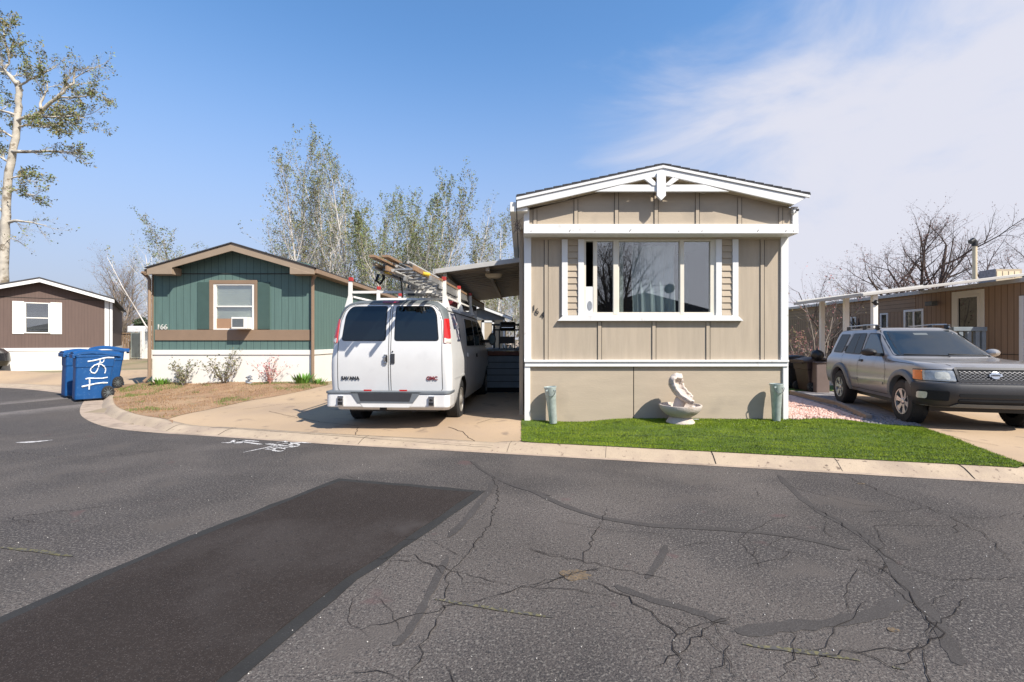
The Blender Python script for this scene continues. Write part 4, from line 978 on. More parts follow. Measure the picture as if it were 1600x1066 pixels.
# ============================================================ FAR LEFT BACKGROUND
Y4 = 30.0; k4 = Y4/F
def QX(u): return (u-CX)*k4
def QZ(v): return H-(v-CY)*k4
t = thing('mobile_home', 'distant white roofed mobile home seen between the brown and green homes', 'mobile home', (QX(200), 33, .5))
mb = MB(); mb.box(QX(150), QX(300), 33, 33.1, .4, QZ(520)*1.03); mb.build('wall', M['whitew'], t)
mb = MB(); mb.box(QX(145), QX(305), 32.6, 37, QZ(519.5)*1.0+.05, QZ(510)+.1); mb.build('roof', M['white'], t, bevel=.05)
mb = MB(); mb.box(QX(213), QX(228), 32.9, 32.99, .5, QZ(519)); mb.build('door', M['vang'], t)
t = thing('wooden_fence', 'brown picket deck railing beside the brown home in the distance', 'fence', (QX(190), 30, .5))
mb = MB()
for i in range(17): mb.box(QX(160+i*3.2), QX(161.8+i*3.2), 30, 30.03, QZ(546), QZ(520))
mb.build('pickets', M['btrim'], t)
mb = MB(); mb.box(QX(158), QX(215), 29.96, 30, QZ(522), QZ(520)); mb.box(QX(158), QX(215), 29.95, 30.05, QZ(546.5), QZ(543)); mb.build('rail', M['btrim'], t)
for u in (186, 212):
    mb = MB(); mb.box(QX(u), QX(u+2.6), 29.93, 30.03, QZ(546), QZ(518.5)); mb.build('post', M['btrim'], t)
mb = MB(); mb.box(QX(140), QX(215), 29.97, 33, .3, QZ(546.6)); mb.build('base_skirt', M['whitew'], t)
mb = MB(); mb.lathe([(.15, 0), (.2, .05), (.2, .35), (.12, .42), (.1, .48)], 14, c=(QX(172), 29.5, QZ(543))); tag(mb.build('gas_canister', M['orange'], smooth='auto'), 'small orange red canister on the railing ledge beside the brown home', 'canister')
mb = MB(); mb.box(QX(172)-.25, QX(172)+.25, 29.25, 29.75, .45, QZ(543)); tag(mb.build('step_box', M['whitew'], bevel=.02), 'white step box under the orange red canister', 'box')
mb = MB(); mb.box(QX(212.5), QX(228), 29.6, 29.66, .45, QZ(520)); mb.mi = 1; mb.box(QX(214), QX(226.5), 29.58, 29.6, .5, QZ(521)); tag(mb.build('metal_gate', [M['steel'], M['vang']]), 'grey metal gate panel standing right of the brown picket railing', 'gate')
mb = MB(); mb.box(QX(228.5), QX(232.5), 29.5, 29.7, .4, QZ(517)); tag(mb.build('gate_post', M['white'], bevel=.02), 'white post right of the grey metal gate', 'post')

# ============================================================ RIGHT-HAND HOME WITH AWNING
XW = 12.4
t = thing('mobile_home', 'orange brown long mobile home behind the silver car, with glass door and roof cooler', 'mobile home', (XW, 14, .1))
def wy(u, X=XW): return X*F/(u-CX)
mb = MB(); ytop = 2.95
def wz(v, Y): return H-(v-CY)*Y/F
openings = [(wy(1532), wy(1494), 1.0, 2.78), (wy(1444), wy(1413), 1.75, 2.50), (wy(1388), wy(1376), 1.9, 2.45), (wy(1338), wy(1330), 1.9, 2.4)]
y = 11.0
for (a, b, z0, z1) in openings:
    mb.box(XW, XW+.1, y, a, .75, ytop); mb.box(XW, XW+.1, a, b, z1, ytop)
    if z0 > .76: mb.box(XW, XW+.1, a, b, .75, z0)
    y = b
mb.box(XW, XW+.1, y, 23, .75, ytop); mb.box(XW, XW+4.2, 10.9, 11.0, .75, ytop); mb.box(XW, XW+4.2, 23, 23.1, .75, ytop)
mb.build('wall', M['rhouse'], t)
mb = MB(); mb.box(XW-.012, XW-.001, 14.9, 22.98, 2.46, ytop-.005); mb.build('upper_lap_siding', M['rhouseh'], t)
mb = MB(); mb.box(XW+.02, XW+.06, 11, 23, 0, .75); mb.build('skirting', M['rhouseh'], t)
mb = MB(); mb.prism([(XW-.12, ytop), (XW+2.1, ytop+.12), (XW+4.4, ytop), (XW+4.4, ytop+.08), (XW+2.1, ytop+.20), (XW-.12, ytop+.10)], 10.8, 23.3); mb.build('roof', M['alu'], t)
for j, (a, b, z0, z1) in enumerate(openings):
    nm = 'door' if j == 0 else 'window'; mm = M['cream'] if j == 0 else M['white']; w_ = .07 if j < 2 else .05
    mb = MB(); mb.box(XW-.03, XW+.05, a, a+w_, z0, z1); mb.box(XW-.03, XW+.05, b-w_, b, z0, z1); mb.box(XW-.03, XW+.05, a+w_, b-w_, z1-w_, z1); mb.box(XW-.03, XW+.05, a+w_, b-w_, z0, z0+w_)
    if j == 1: mb.box(XW-.02, XW+.05, (a+b)/2-.03, (a+b)/2+.03, z0+w_, z1-w_)
    if j == 0:
        mb.box(XW-.02, XW-.001, a-.12, a-.002, z0, z1+.12); mb.box(XW-.02, XW-.001, b+.002, b+.12, z0, z1+.12); mb.box(XW-.02, XW-.001, a, b, z1+.002, z1+.12)
    f_ = mb.build(nm, mm, t, bevel=.004)
    mb = MB(); mb.box(XW+.01, XW+.014, a+w_, b-w_, z0+w_, z1-w_); mb.build('pane', M['glassd'] if j != 1 else M['glassw'], f_)
    mb = MB(); mb.box(XW+.098, XW+.105, a, b, z0, z1); mb.build('backing', M['dark'], f_)
mb = MB(); mb.box(XW-.03, XW-.001, wy(1601), wy(1594), .9, 2.62); mb.build('corner_trim', M['white'], t)
mb = MB(); mb.box(XW-.28, XW-.10, 14.0, 14.25, 2.55, 2.68); mb.build('porch_light', M['vang'], t, bevel=.02)
mb = MB(); mb.box(XW-.012, XW-.001, 11.02, 12.8, 1.15, 1.165); mb.build('seam', M['gap'], t)
# rooftop cooler and stove pipe (parts of the home)
Yc = 13.6
mb = MB(); cx0 = (1555-CX)*Yc/F; cx1 = (1597-CX)*Yc/F; cz0, cz1 = wz(440, Yc), wz(420, Yc)
mb.box(cx0, cx1, Yc, Yc+.5, cz0-.25, cz1); cl = mb.build('roof_cooler', M['greyg'], t, bevel=.02)
mb = MB(); mb.box(cx0+.02, cx1-.01, Yc-.008, Yc-.001, cz0-.1, cz1-.01); mb.build('front_panel', M['shedw'], cl)
mb = MB()
for i in range(4):
    a = (1557+i*9.3-CX)*Yc/F; mb.box(a, a+.135, Yc-.018, Yc-.0085, wz(434, Yc), wz(424, Yc))
mb.build('vent_panel', M['yellow'] if 0 else M['lampg'], cl)
Yp = 14.5; pxx = (1523-CX)*Yp/F
mb = MB(); mb.lathe([(.06, wz(440, Yp)), (.06, wz(384, Yp))], 14, c=(pxx, Yp, 0)); sp_ = mb.build('stove_pipe', M['lampg'], t, smooth='auto')
mb = MB(); mb.tube([(pxx+.0, Yp, wz(385, Yp)), (pxx, Yp, wz(378, Yp)), (pxx-.05, Yp, wz(375.5, Yp)), (pxx-.13, Yp, wz(378.5, Yp))], [.075, .08, .08, .075], 12); mb.build('pipe_cap', M['black'], sp_, smooth='auto')
# awning
t = thing('patio_awning', 'pale metal patio awning on three white posts, attached to the orange brown home', 'awning', (10.5, 12.5, .1))
az = lambda x: 2.66+(x-8.6)*.125
mb = MB(); 
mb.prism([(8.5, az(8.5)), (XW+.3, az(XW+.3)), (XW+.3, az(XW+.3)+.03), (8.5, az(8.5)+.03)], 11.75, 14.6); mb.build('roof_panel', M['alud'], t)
mb = MB(); mb.prism([(8.42, az(8.42)-.03), (XW+.9, az(XW+.9)-.03), (XW+.9, az(XW+.9)+.04), (8.42, az(8.42)+.04)], 11.68, 11.74); mb.prism([(8.42, az(8.42)-.03), (8.49, az(8.49)-.03), (8.49, az(8.49)+.05), (8.42, az(8.42)+.05)], 11.742, 14.66); mb.prism([(8.5, az(8.5)-.03), (XW, az(XW)-.03), (XW, az(XW)+.1), (8.5, az(8.5)+.1)], 14.61, 14.66); mb.build('fascia', M['alu'], t, bevel=.008)
for (u, Y) in ((1366, 11.9), (1322, 13.1), (1284.5, 14.45)):
    x = (u-CX)*Y/F; mb = MB(); mb.box(x-.06, x+.06, Y-.05, Y+.05, .05, az(x)-.02); mb.build('post', M['whitew'], t, bevel=.006)
mb = MB(); x = (1371-CX)*11.8/F; mb.lathe([(.03, 0), (.07, .05), (.07, .12)], 12, Matrix.Rotation(R(-60), 4, 'X'), c=(x, 11.8, 2.42)); mb.build('flood_light', M['black'], t, smooth='auto')
# porch railing
t = thing('porch_railing', 'grey blue wooden porch railing before the glass door of the orange brown home', 'railing', (11.3, 12.4, .1))
Yr = 12.0; 
mb = MB(); a, b = (1490-CX)*Yr/F, (1543-CX)*Yr/F; mb.box(a, b, Yr, Yr+.14, wz(517.5, Yr), wz(511, Yr)); mb.build('rail', M['deck'], t, bevel=.01)
for u in (1503, 1516, 1529, 1539):
    x = (u-CX)*Yr/F; mb = MB(); mb.box(x-.05, x+.05, Yr+.02, Yr+.1, .3, wz(517.6, Yr)); mb.build('post', M['deck'], t)
mb = MB(); mb.box(a, b+.05, Yr+.0, Yr+2.2, .45, .55); mb.build('platform', M['deck'], t)
mb = MB(); mb.box(a+.1, b-.1, Yr+.1, Yr+2.1, .05, .45); mb.build('platform_base', M['deck'], t)

# distant white fence and low building at the right rear
t = thing('white_fence', 'distant white fence beyond the lane at the right rear', 'fence', (9, 30, .2))
mb = MB(); mb.box((1236-CX)*30/F, (1330-CX)*30/F, 30, 30.1, .2, 1.5); mb.build('panel', M['whitew'], t)
for i in range(4):
    x = (1240+i*28-CX)*30/F; mb = MB(); mb.box(x, x+.12, 29.9, 29.99, .2, 1.6); mb.build('post', M['white'], t)

# ============================================================ HOME ACROSS THE ROAD (seen only mirrored in the front window)
t = thing('mobile_home', 'brown roofed home across the road, mirrored in the wide front window', 'mobile home', (7.5, -14, 0))
mb = MB(); mb.box(1.5, 14, -19, -14, 0, 2.6); mb.build('wall', M['brownw'], t)
mb = MB(); mb.prism([(1.0, 2.7), (7.6, 4.5), (14.5, 2.7)], -19.3, -13.6); mb.build('roof', M['shingle'], t)
mb = MB(); mb.lathe([(.02, 0), (.2, .04), (.33, .12)], 20, Matrix.Rotation(R(60), 4, 'X'), c=(9.2, -13.8, 4.7)); mb.tube([(9.2, -13.8, 3.9), (9.2, -13.8, 4.7)], .03, 6); mb.build('satellite_dish', M['vang'], t)
# ============================================================ VEHICLES
class Body:
    """vehicle shell lofted from plan outlines stacked in z; st = (z, y_rear, y_front, half_width, r_rear, r_front)"""
    def __init__(s, st): s.st = st
    def at(s, z):
        st = s.st
        if z <= st[0][0]: return st[0][1:]
        for a, b in zip(st, st[1:]):
            if a[0] <= z <= b[0]:
                t = (z-a[0])/(b[0]-a[0]+1e-9); return tuple(p+(q-p)*t for p, q in zip(a[1:], b[1:]))
        return st[-1][1:]
    def ring(s, z, n=10, m=16):
        yr, yf, w, rr, rf = s.at(z); bow = .035; P = []
        nx = 8
        def arc(cx, cy, r, a0, a1): return [(cx+r*math.cos(a0+(a1-a0)*i/n), cy+r*math.sin(a0+(a1-a0)*i/n)) for i in range(n+1)]
        P += arc(-w+rr, yr+rr, rr, math.pi, 1.5*math.pi); P += [(-w+rr+(2*w-2*rr)*i/nx, yr) for i in range(1, nx)]
        P += arc(w-rr, yr+rr, rr, 1.5*math.pi, 2*math.pi); P += [(w, yr+rr+(yf-rf-yr-rr)*i/m) for i in range(1, m)]
        P += arc(w-rf, yf-rf, rf, 0, .5*math.pi); P += [(w-rf-(2*w-2*rf)*i/nx, yf) for i in range(1, nx)]
        P += arc(-w+rf, yf-rf, rf, .5*math.pi, math.pi); P += [(-w, yf-rf-(yf-rf-yr-rr)*i/m) for i in range(1, m)]
        out = []
        for x, y in P:
            f = (x/w)**2
            if y > (yr+yf)/2: y -= bow*2.0*f*max(0, (y-(yf-rf))/rf) if rf > 0 else 0
            out.append((x, y, z))
        return out
    def rear(s, x, z, off=.0):
        yr, yf, w, rr, rf = s.at(z); ax = abs(x); y = yr
        if ax > w-rr: d = min(rr, ax-(w-rr)); y = yr+rr-math.sqrt(max(0, rr*rr-d*d))
        return (x, y-off, z)
    def front(s, x, z, off=.0):
        yr, yf, w, rr, rf = s.at(z); ax = abs(x); y = yf
        if ax > w-rf: d = min(rf, ax-(w-rf)); y = yf-rf+math.sqrt(max(0, rf*rf-d*d)); y -= .07*(x/w)**2*max(0, (y-(yf-rf))/rf)
        else: y -= .07*(x/w)**2
        return (x, y+off, z)
    def side(s, sg, y, z, off=.0):
        yr, yf, w, rr, rf = s.at(z); x = w
        if y < yr+rr: d = min(rr, yr+rr-y); x = w-rr+math.sqrt(max(0, rr*rr-d*d))
        if y > yf-rf: d = min(rf, y-(yf-rf)); x = w-rf+math.sqrt(max(0, rf*rf-d*d))
        return (sg*(x+off), y, z)
def rounded(P, r, n=5):
    out = []; m = len(P); rr = r if isinstance(r, (list, tuple)) else [r]*m
    for i, p in enumerate(P):
        a, b = Vector(P[i-1]), Vector(P[(i+1) % m]); p = Vector(p); da, db = (a-p), (b-p); q = min(rr[i], da.length*.49, db.length*.49)
        if q < 1e-4: out.append(tuple(p)); continue
        s_, e = p+da.normalized()*q, p+db.normalized()*q
        for k in range(n+1):
            t = k/n; out.append(tuple(s_*(1-t)**2+p*2*t*(1-t)+e*t*t))
    return out
def dens(P, n=.08):
    out = []; m = len(P)
    for i, p in enumerate(P):
        q = P[(i+1) % m]; L_ = math.hypot(q[0]-p[0], q[1]-p[1]); k_ = max(1, int(L_/n))
        for k in range(k_): out.append((p[0]+(q[0]-p[0])*k/k_, p[1]+(q[1]-p[1])*k/k_))
    return out
def patch(mb, P, fn, off=.006, rings=7, depth=.02, sink=None):
    """P outline (convex-ish), fn(a, b, off) -> point on surface"""
    P = dens(P); n = len(P); cx_ = sum(p[0] for p in P)/n; cy_ = sum(p[1] for p in P)/n; rows = []
    rows.append([fn(a, b, off-depth) for a, b in P]); rows.append([fn(a, b, off) for a, b in P])
    for k in range(1, rings):
        t = 1-k/rings; rows.append([fn(cx_+(a-cx_)*t, cy_+(b-cy_)*t, off) for a, b in P])
    rows.append([fn(cx_+(a-cx_)*.02, cy_+(b-cy_)*.02, off) for a, b in P])
    mb.grid(rows, closed=True); o = len(mb.v)-n; mb.f.append(tuple(range(o, o+n))); mb.m.append(mb.mi)
def line(mb, P, fn, w=.006, off=.003, close=False):
    D = []
    Q = P+[P[0]] if close else P
    for a, b in zip(Q, Q[1:]):
        L_ = math.hypot(b[0]-a[0], b[1]-a[1]); k_ = max(1, int(L_/.06))
        for k in range(k_): D.append((a[0]+(b[0]-a[0])*k/k_, a[1]+(b[1]-a[1])*k/k_))
    D.append(Q[-1]); A, B_ = globals()['off'](D, w/2), globals()['off'](D, -w/2)
    mb.grid([[fn(a, b, off) for a, b in B_], [fn(a, b, off) for a, b in A]])
def cut(o, cutter_mb, m):
    c = cutter_mb.build('cutter', m, local=True, recalc=True); c.parent = o.parent
    md = o.modifiers.new('cut', 'BOOLEAN'); md.operation = 'DIFFERENCE'; md.object = c; md.solver = 'EXACT'; md.material_mode = 'TRANSFER'
    bpy.context.view_layer.update(); dg = bpy.context.evaluated_depsgraph_get(); dg.update()
    me = bpy.data.meshes.new_from_object(o.evaluated_get(dg)); o.modifiers.clear(); o.data = me
    bpy.data.objects.remove(c)
def wheel(parent, x, y, r, w, sg, style, name='wheel'):
    """wheel centre (x, y, r); sg = side the face looks to"""
    mt = Matrix.Rotation(R(90)*sg, 4, 'Y')
    def lt(mb, prof, n=36, cap=False): return mb.lathe(prof, n, mt, c=(x, y, r), cap=cap)
    rim = r*.60
    mb = MB(); lt(mb, [(rim, -w/2), (r*.93, -w/2), (r*.985, -w/2+.03), (r, -w/2+.05), (r, w/2-.05), (r*.985, w/2-.025), (r*.93, w/2-.004), (rim+.02, w/2), (rim, w/2-.02), (rim*.95, w/2-.03)], 40)
    tr_ = mb.build('tyre', M['rubber'], parent, smooth='auto', local=True)
    # tread blocks
    mb = MB()
    for i in range(48):
        a = 2*math.pi*i/48
        for (z0, z1, da) in ((-w/2+.02, -.03, 0), (.03, w/2-.02, .06)):
            c_, s_ = math.cos(a+da), math.sin(a+da); c2, s2_ = math.cos(a+da+.085), math.sin(a+da+.085); r0, r1 = r*.985, r*1.012
            vs = [mt @ Vector(v) for v in ((r0*c_, r0*s_, z0), (r1*c_, r1*s_, z0), (r1*c2, r1*s2_, z0), (r0*c2, r0*s2_, z0), (r0*c_, r0*s_, z1), (r1*c_, r1*s_, z1), (r1*c2, r1*s2_, z1), (r0*c2, r0*s2_, z1))]
            mb.add([(v[0]+x, v[1]+y, v[2]+r) for v in vs], [(0, 3, 2, 1), (4, 5, 6, 7), (0, 1, 5, 4), (1, 2, 6, 5), (2, 3, 7, 6), (3, 0, 4, 7)])
    mb.build('tread', M['rubber'], tr_, local=True)
    mb = MB(); zf_ = w/2
    if style == 'alloy':
        lt(mb, [(rim, zf_-.02), (rim*1.0, zf_-.004), (rim*.93, zf_-.006), (rim*.90, zf_-.05), (rim*.88, zf_-.09)])
        for k in range(6):
            a = k*math.pi/3+.3; ca, sa = math.cos(a), math.sin(a)
            P = []
            for (rr_, hw) in ((rim*.16, .034), (rim*.45, .030), (rim*.70, .040), (rim*.93, .058)):
                P.append((rr_, hw))
            vs = []
            for z in (zf_-.050, zf_-.012):
                for rr_, hw in P:
                    for sgn in (-1, 1):
                        vx, vy = rr_*ca-sgn*hw*sa, rr_*sa+sgn*hw*ca; v = mt @ Vector((vx, vy, z-(.02*(1-rr_/rim)))); vs.append((v[0]+x, v[1]+y, v[2]+r))
            fs = []
            for i in range(3):
                b_ = 8+i*2; fs += [(b_, b_+1, b_+3, b_+2), (i*2, i*2+2, b_+2, b_), (i*2+1, b_+1, b_+3, i*2+3)]
            mb.add(vs, fs)
        lt(mb, [(rim*.24, zf_-.06), (rim*.24, zf_-.02), (rim*.2, zf_-.012), (rim*.1, zf_-.008)], 20, True); mm = M['alloy']
    else:
        lt(mb, [(rim, zf_-.02), (rim, zf_-.004), (rim*.92, zf_-.006), (rim*.88, zf_-.045), (rim*.6, zf_-.05), (rim*.42, zf_-.02), (rim*.34, zf_-.0), (rim*.2, zf_+.01)], 36, True); mm = M['hub']
    rm = mb.build('rim', mm, parent, smooth='auto', local=True)
    mb = MB(); lt(mb, [(rim*.9, zf_-.10), (rim*.9, zf_-.09)], 24, True)
    if style != 'alloy':
        for k in range(8):
            a = k*math.pi/4; v = mt @ Vector((rim*.72*math.cos(a), rim*.72*math.sin(a), zf_-.047)); mb.lathe([(.022, -.001), (.022, .002)], 10, mt, c=(v[0]+x, v[1]+y, v[2]+r))
    mb.build('wheel_disc', M['black'], rm, local=True)

# ---------------------------------------------------------------- WHITE VAN
VAN = thing('work_van', 'white work van with tinted rear windows and a ladder rack, parked on the concrete driveway', 'van', (-2.13, 7.60, .075), R(-3.2))
B = Body([(.30, .16, 5.30, .93, .10, .25), (.42, .12, 5.40, .97, .11, .28), (.60, .07, 5.45, 1.0, .11, .3), (.85, .04, 5.45, 1.005, .12, .32), (1.05, .03, 5.36, 1.005, .13, .35), (1.16, .03, 5.15, .998, .13, .35), (1.26, .035, 4.72, .985, .14, .30),
          (1.36, .045, 4.55, .975, .14, .28), (1.55, .07, 4.30, .955, .15, .26), (1.75, .10, 4.05, .925, .16, .26), (1.90, .135, 3.88, .89, .18, .28), (1.99, .17, 3.72, .85, .19, .28), (2.05, .215, 3.6, .79, .2, .28), (2.10, .30, 3.4, .69, .22, .28), (2.13, .55, 3.1, .5, .2, .28), (2.14, .9, 2.8, .3, .1, .2)])
mb = MB(); zs = [.30, .36, .42, .5, .6, .72, .85, .95, 1.05, 1.16, 1.26, 1.36, 1.45, 1.55, 1.65, 1.75, 1.83, 1.90, 1.95, 1.99, 2.02, 2.05, 2.08, 2.10, 2.13, 2.14]
rings = [B.ring(z) for z in zs]; mb.grid(rings, closed=True); n = len(rings[0]); mb.f.append(tuple(range(n))[::-1]); mb.m.append(0); o_ = len(mb.v)-n; mb.f.append(tuple(range(o_, o_+n))); mb.m.append(0)
van_body = mb.build('body', [M['vanw'], M['black']], VAN, local=True, recalc=True)
cm_ = MB()
for y in (1.08, 4.5):
    for sg in (-1, 1):
        cm_.lathe([(.45, -.2), (.45, .2)], 40, Matrix.Rotation(R(90), 4, 'Y'), c=(sg*.90, y, .36))
cut(van_body, cm_, M['black'])
van_body.data.polygons.foreach_set('use_smooth', [True]*len(van_body.data.polygons)); van_body.data.set_sharp_from_angle(angle=R(35))
for y in (1.08, 4.5):
    for sg in (-1, 1): 
        w_ = thing('wheel', '', '', (0, 0, 0)); del w_['label']; del w_['category']; w_.parent = VAN; wheel(w_, sg*.865, y, .365, .235, sg, 'steel')
        # arch lip
        mb = MB(); pts = []
        for i in range(21):
            a = math.pi*i/20*1.0; pts.append((y+.465*math.cos(a), .36+.465*math.sin(a)))
        line(mb, pts, lambda a, b, o, sg=sg: B.side(sg, a, b, o), .03, .008); mb.build('wheel_arch_lip', M['vanw'], VAN, local=True)
rear = lambda a, b, o: B.rear(a, b, o)
sideR = lambda a, b, o: B.side(1, a, b, o)
sideL = lambda a, b, o: B.side(-1, a, b, o)
# grey surround over the doors
mb = MB()
outer = [(-.955, 1.62), (-.94, 1.76), (-.90, 1.90), (-.86, 1.97), (-.79, 2.03), (-.70, 2.085), (-.5, 2.11), (0, 2.112), (.5, 2.11), (.70, 2.085), (.79, 2.03), (.86, 1.97), (.90, 1.90), (.94, 1.76), (.955, 1.62)]
inner = [(-.87, 1.62), (-.855, 1.76), (-.80, 1.90), (-.76, 1.97), (-.70, 2.01), (-.62, 2.035), (-.45, 2.045), (0, 2.047), (.45, 2.045), (.62, 2.035), (.70, 2.01), (.76, 1.97), (.80, 1.90), (.855, 1.76), (.87, 1.62)]
rows = []
def dd(P):
    return [(a[0]+(b[0]-a[0])*k/6, a[1]+(b[1]-a[1])*k/6) for a, b in zip(P, P[1:]) for k in range(6)]+[P[-1]]
outer, inner = dd(outer), dd(inner)
for k in range(9): rows.append([rear(o1[0]*(1-k/8)+i1[0]*k/8, o1[1]*(1-k/8)+i1[1]*k/8, .012+(.006 if 0 < k < 8 else 0)) for o1, i1 in zip(outer, inner)])
mb.grid(rows); mb.build('door_surround', M['vang'], VAN, local=True, smooth='auto')
mb = MB()
for sg in (-1, 1):
    for i in range(6):
        z = 1.79+i*.032; xo, xi = .935-(z-1.76)*.30, .855-(z-1.76)*.36
        line(mb, [(sg*xi, z), (sg*xo, z)], rear, .012, .0215)
mb.build('vent_slats', M['black'], VAN, local=True)
# rear doors: seams, windows
for sg in (-1, 1):
    a0 = .018; dpts = [(sg*a0, .61), (sg*a0, 2.03), (sg*.60, 2.02), (sg*.70, 1.99), (sg*.775, 1.92), (sg*.832, 1.74), (sg*.850, 1.5), (sg*.860, .66), (sg*.83, .61)]
    mb = MB(); line(mb, dpts, rear, .009, .0035, close=True); d_ = mb.build('rear_door_seam', M['gap'], VAN, local=True)
    WP = rounded([(sg*.085, 1.44), (sg*.785, 1.44), (sg*.740, 1.86), (sg*.66, 1.985), (sg*.085, 1.985)], [.05, .05, .12, .12, .04])
    if sg < 0: WP = WP[::-1]
    mb = MB(); patch(mb, WP, rear, .009); mb.build('rear_window', M['glassd'], VAN, local=True, recalc=True)
    mb = MB(); cx_, cy_ = sg*.44, 1.71; WQ = [(cx_+(a-cx_)*1.045, cy_+(b-cy_)*1.055) for a, b in WP]; patch(mb, WQ, rear, .004); mb.build('window_seal', M['black'], VAN, local=True, recalc=True)
    LP = rounded([(sg*.868, 1.39), (sg*.99, 1.39), (sg*.972, 1.79), (sg*.852, 1.79)], .02)
    if sg < 0: LP = LP[::-1]
    mb = MB()
    def lampfn(a, b, o): 
        p = B.rear(min(abs(a), B.at(b)[2]-.004)*(1 if a > 0 else -1), b, 0); q = Vector((p[0], p[1], 0))-Vector((0, .2, 0)); nn = Vector((p[0]*.6, -.5, 0)).normalized(); return (p[0]+nn.x*(o+.01), p[1]+nn.y*(o+.01), p[2])
    patch(mb, LP, lampfn, .010); tl = mb.build('tail_light', M['red'], VAN, local=True, smooth='auto', recalc=True)
    mb = MB(); patch(mb, rounded([(sg*.872, 1.395), (sg*.987, 1.395), (sg*.984, 1.475), (sg*.870, 1.475)][::sg], .01), lampfn, .0135, depth=.006); mb.build('reversing_lens', M['clear'], tl, local=True, smooth='auto', recalc=True)
    for z in (.95, 1.30):   # hinges
        pass
mb = MB(); patch(mb, rounded([(-.17, 2.055), (.10, 2.055), (.10, 2.085), (-.17, 2.085)], .01), lambda a, b, o: (a, B.rear(a, b)[1]-o-.03, b), .02, depth=.06); mb.build('brake_light', M['red'], VAN, local=True, recalc=True)
mb = MB(); patch(mb, rounded([(.015, 1.06), (.085, 1.06), (.085, 1.22), (.015, 1.22)], .01), rear, .012); h_ = mb.build('door_handle_plate', M['charc'], VAN, local=True, recalc=True)
mb = MB(); mb.box(-.085, -.035, B.at(1.1)[0]-.03, B.at(1.1)[0]-.005, 1.06, 1.08); mb.box(-.085, -.035, B.at(1.1)[0]-.03, B.at(1.1)[0]-.005, 1.19, 1.21); mb.box(-.085, -.05, B.at(1.1)[0]-.045, B.at(1.1)[0]-.012, 1.10, 1.17); mb.mi = 1; mb.box(-.05, -.03, B.at(1.1)[0]-.02, B.at(1.1)[0]-.012, 1.08, 1.19); mb.build('latch', [M['chrome'], M['black']], VAN, local=True, bevel=.003)
mb = MB(); mb.lathe([(.012, 0), (.012, .008)], 12, Matrix.Rotation(R(90), 4, 'X'), c=(.05, B.at(1.25)[0]-.004, 1.255)); mb.build('lock', M['black'], VAN, local=True)
rot = Matrix.Rotation(R(90), 4, 'X')
text_mesh('SAVANA', .078, .006, Matrix.Translation((-.80, B.at(.8)[0]-.008, .80)) @ rot, M['badge'], VAN, 'badge', .0015)
text_mesh('GMC', .082, .006, Matrix.Translation((.60, B.at(.8)[0]-.008, .80)) @ rot, M['badger'], VAN, 'badge', .0025)
# bumper
mb = MB()
def bump(z0, z1, yo, w, r_=.09, n=6):
    P = []
    for k in range(n+1): a = math.pi+math.pi/2*k/n; P.append((-w+r_+r_*math.cos(a), -yo+r_+r_*math.sin(a)))
    for k in range(n+1): a = 1.5*math.pi+math.pi/2*k/n; P.append((w-r_+r_*math.cos(a), -yo+r_+r_*math.sin(a)))
    return [(-w, .30)]+P+[(w, .30)], z0, z1
P, z0, z1 = bump(.37, .585, .10, 1.0)
mb.prism(P, z0, z1, 'z'); mb.build('bumper', M['vanw'], VAN, local=True, bevel=.02)
mb = MB(); P, z0, z1 = bump(.587, .625, .112, 1.01); mb.prism(P, z0, z1, 'z')
mb.prism([(-.60, .625), (.56, .625), (.42, .44), (-.47, .44)][::1], -.112, -.101, 'y'); mb.build('bumper_step_pad', M['vanch'], VAN, local=True, bevel=.008)
mb = MB(); mb.prism([(-.46, .60), (.41, .60), (.37, .475), (-.42, .475)], -.118, -.1125, 'y'); mb.build('bumper_recess', M['charc'], VAN, local=True)
mb = MB(); mb.prism([(-.43, .44), (.42, .44), (.36, .375), (-.38, .375)], -.106, -.1015, 'y'); mb.build('bumper_lower', M['vanw'], VAN, local=True)
for x in (-.74, .72):
    mb = MB(); mb.box(x-.045, x+.045, -.135, -.101, .40, .555); mb.mi = 1; mb.box(x-.035, x+.035, -.150, -.136, .415, .46); mb.tube([(x, -.137, .50), (x, -.17, .50)], .022, 10); bh = mb.build('tow_bracket', [M['chrome'], M['black']], VAN, local=True, bevel=.004)
for x in (-.33, .25):
    mb = MB(); mb.box(x-.06, x+.06, -.06, -.03, .628, .65); mb.build('reflector', M['red'], VAN, local=True)
mb = MB(); mb.box(-.72, .72, .25, 5.1, .26, .34); mb.tube([(.35, .2, .30), (.35, .9, .28)], .05, 10); mb.build('underbody', M['black'], VAN, local=True)
mb = MB(); mb.box(.45, .84, .18, .22, .30, .37); mb.build('mud_guard', M['clear'], VAN, local=True, bevel=.01)
mb = MB(); mb.prism([(-.15, .37), (-.05, .37), (-.05, .30), (-.15, .30)], 0, .05); mb.build('hitch', M['black'], VAN, local=True)
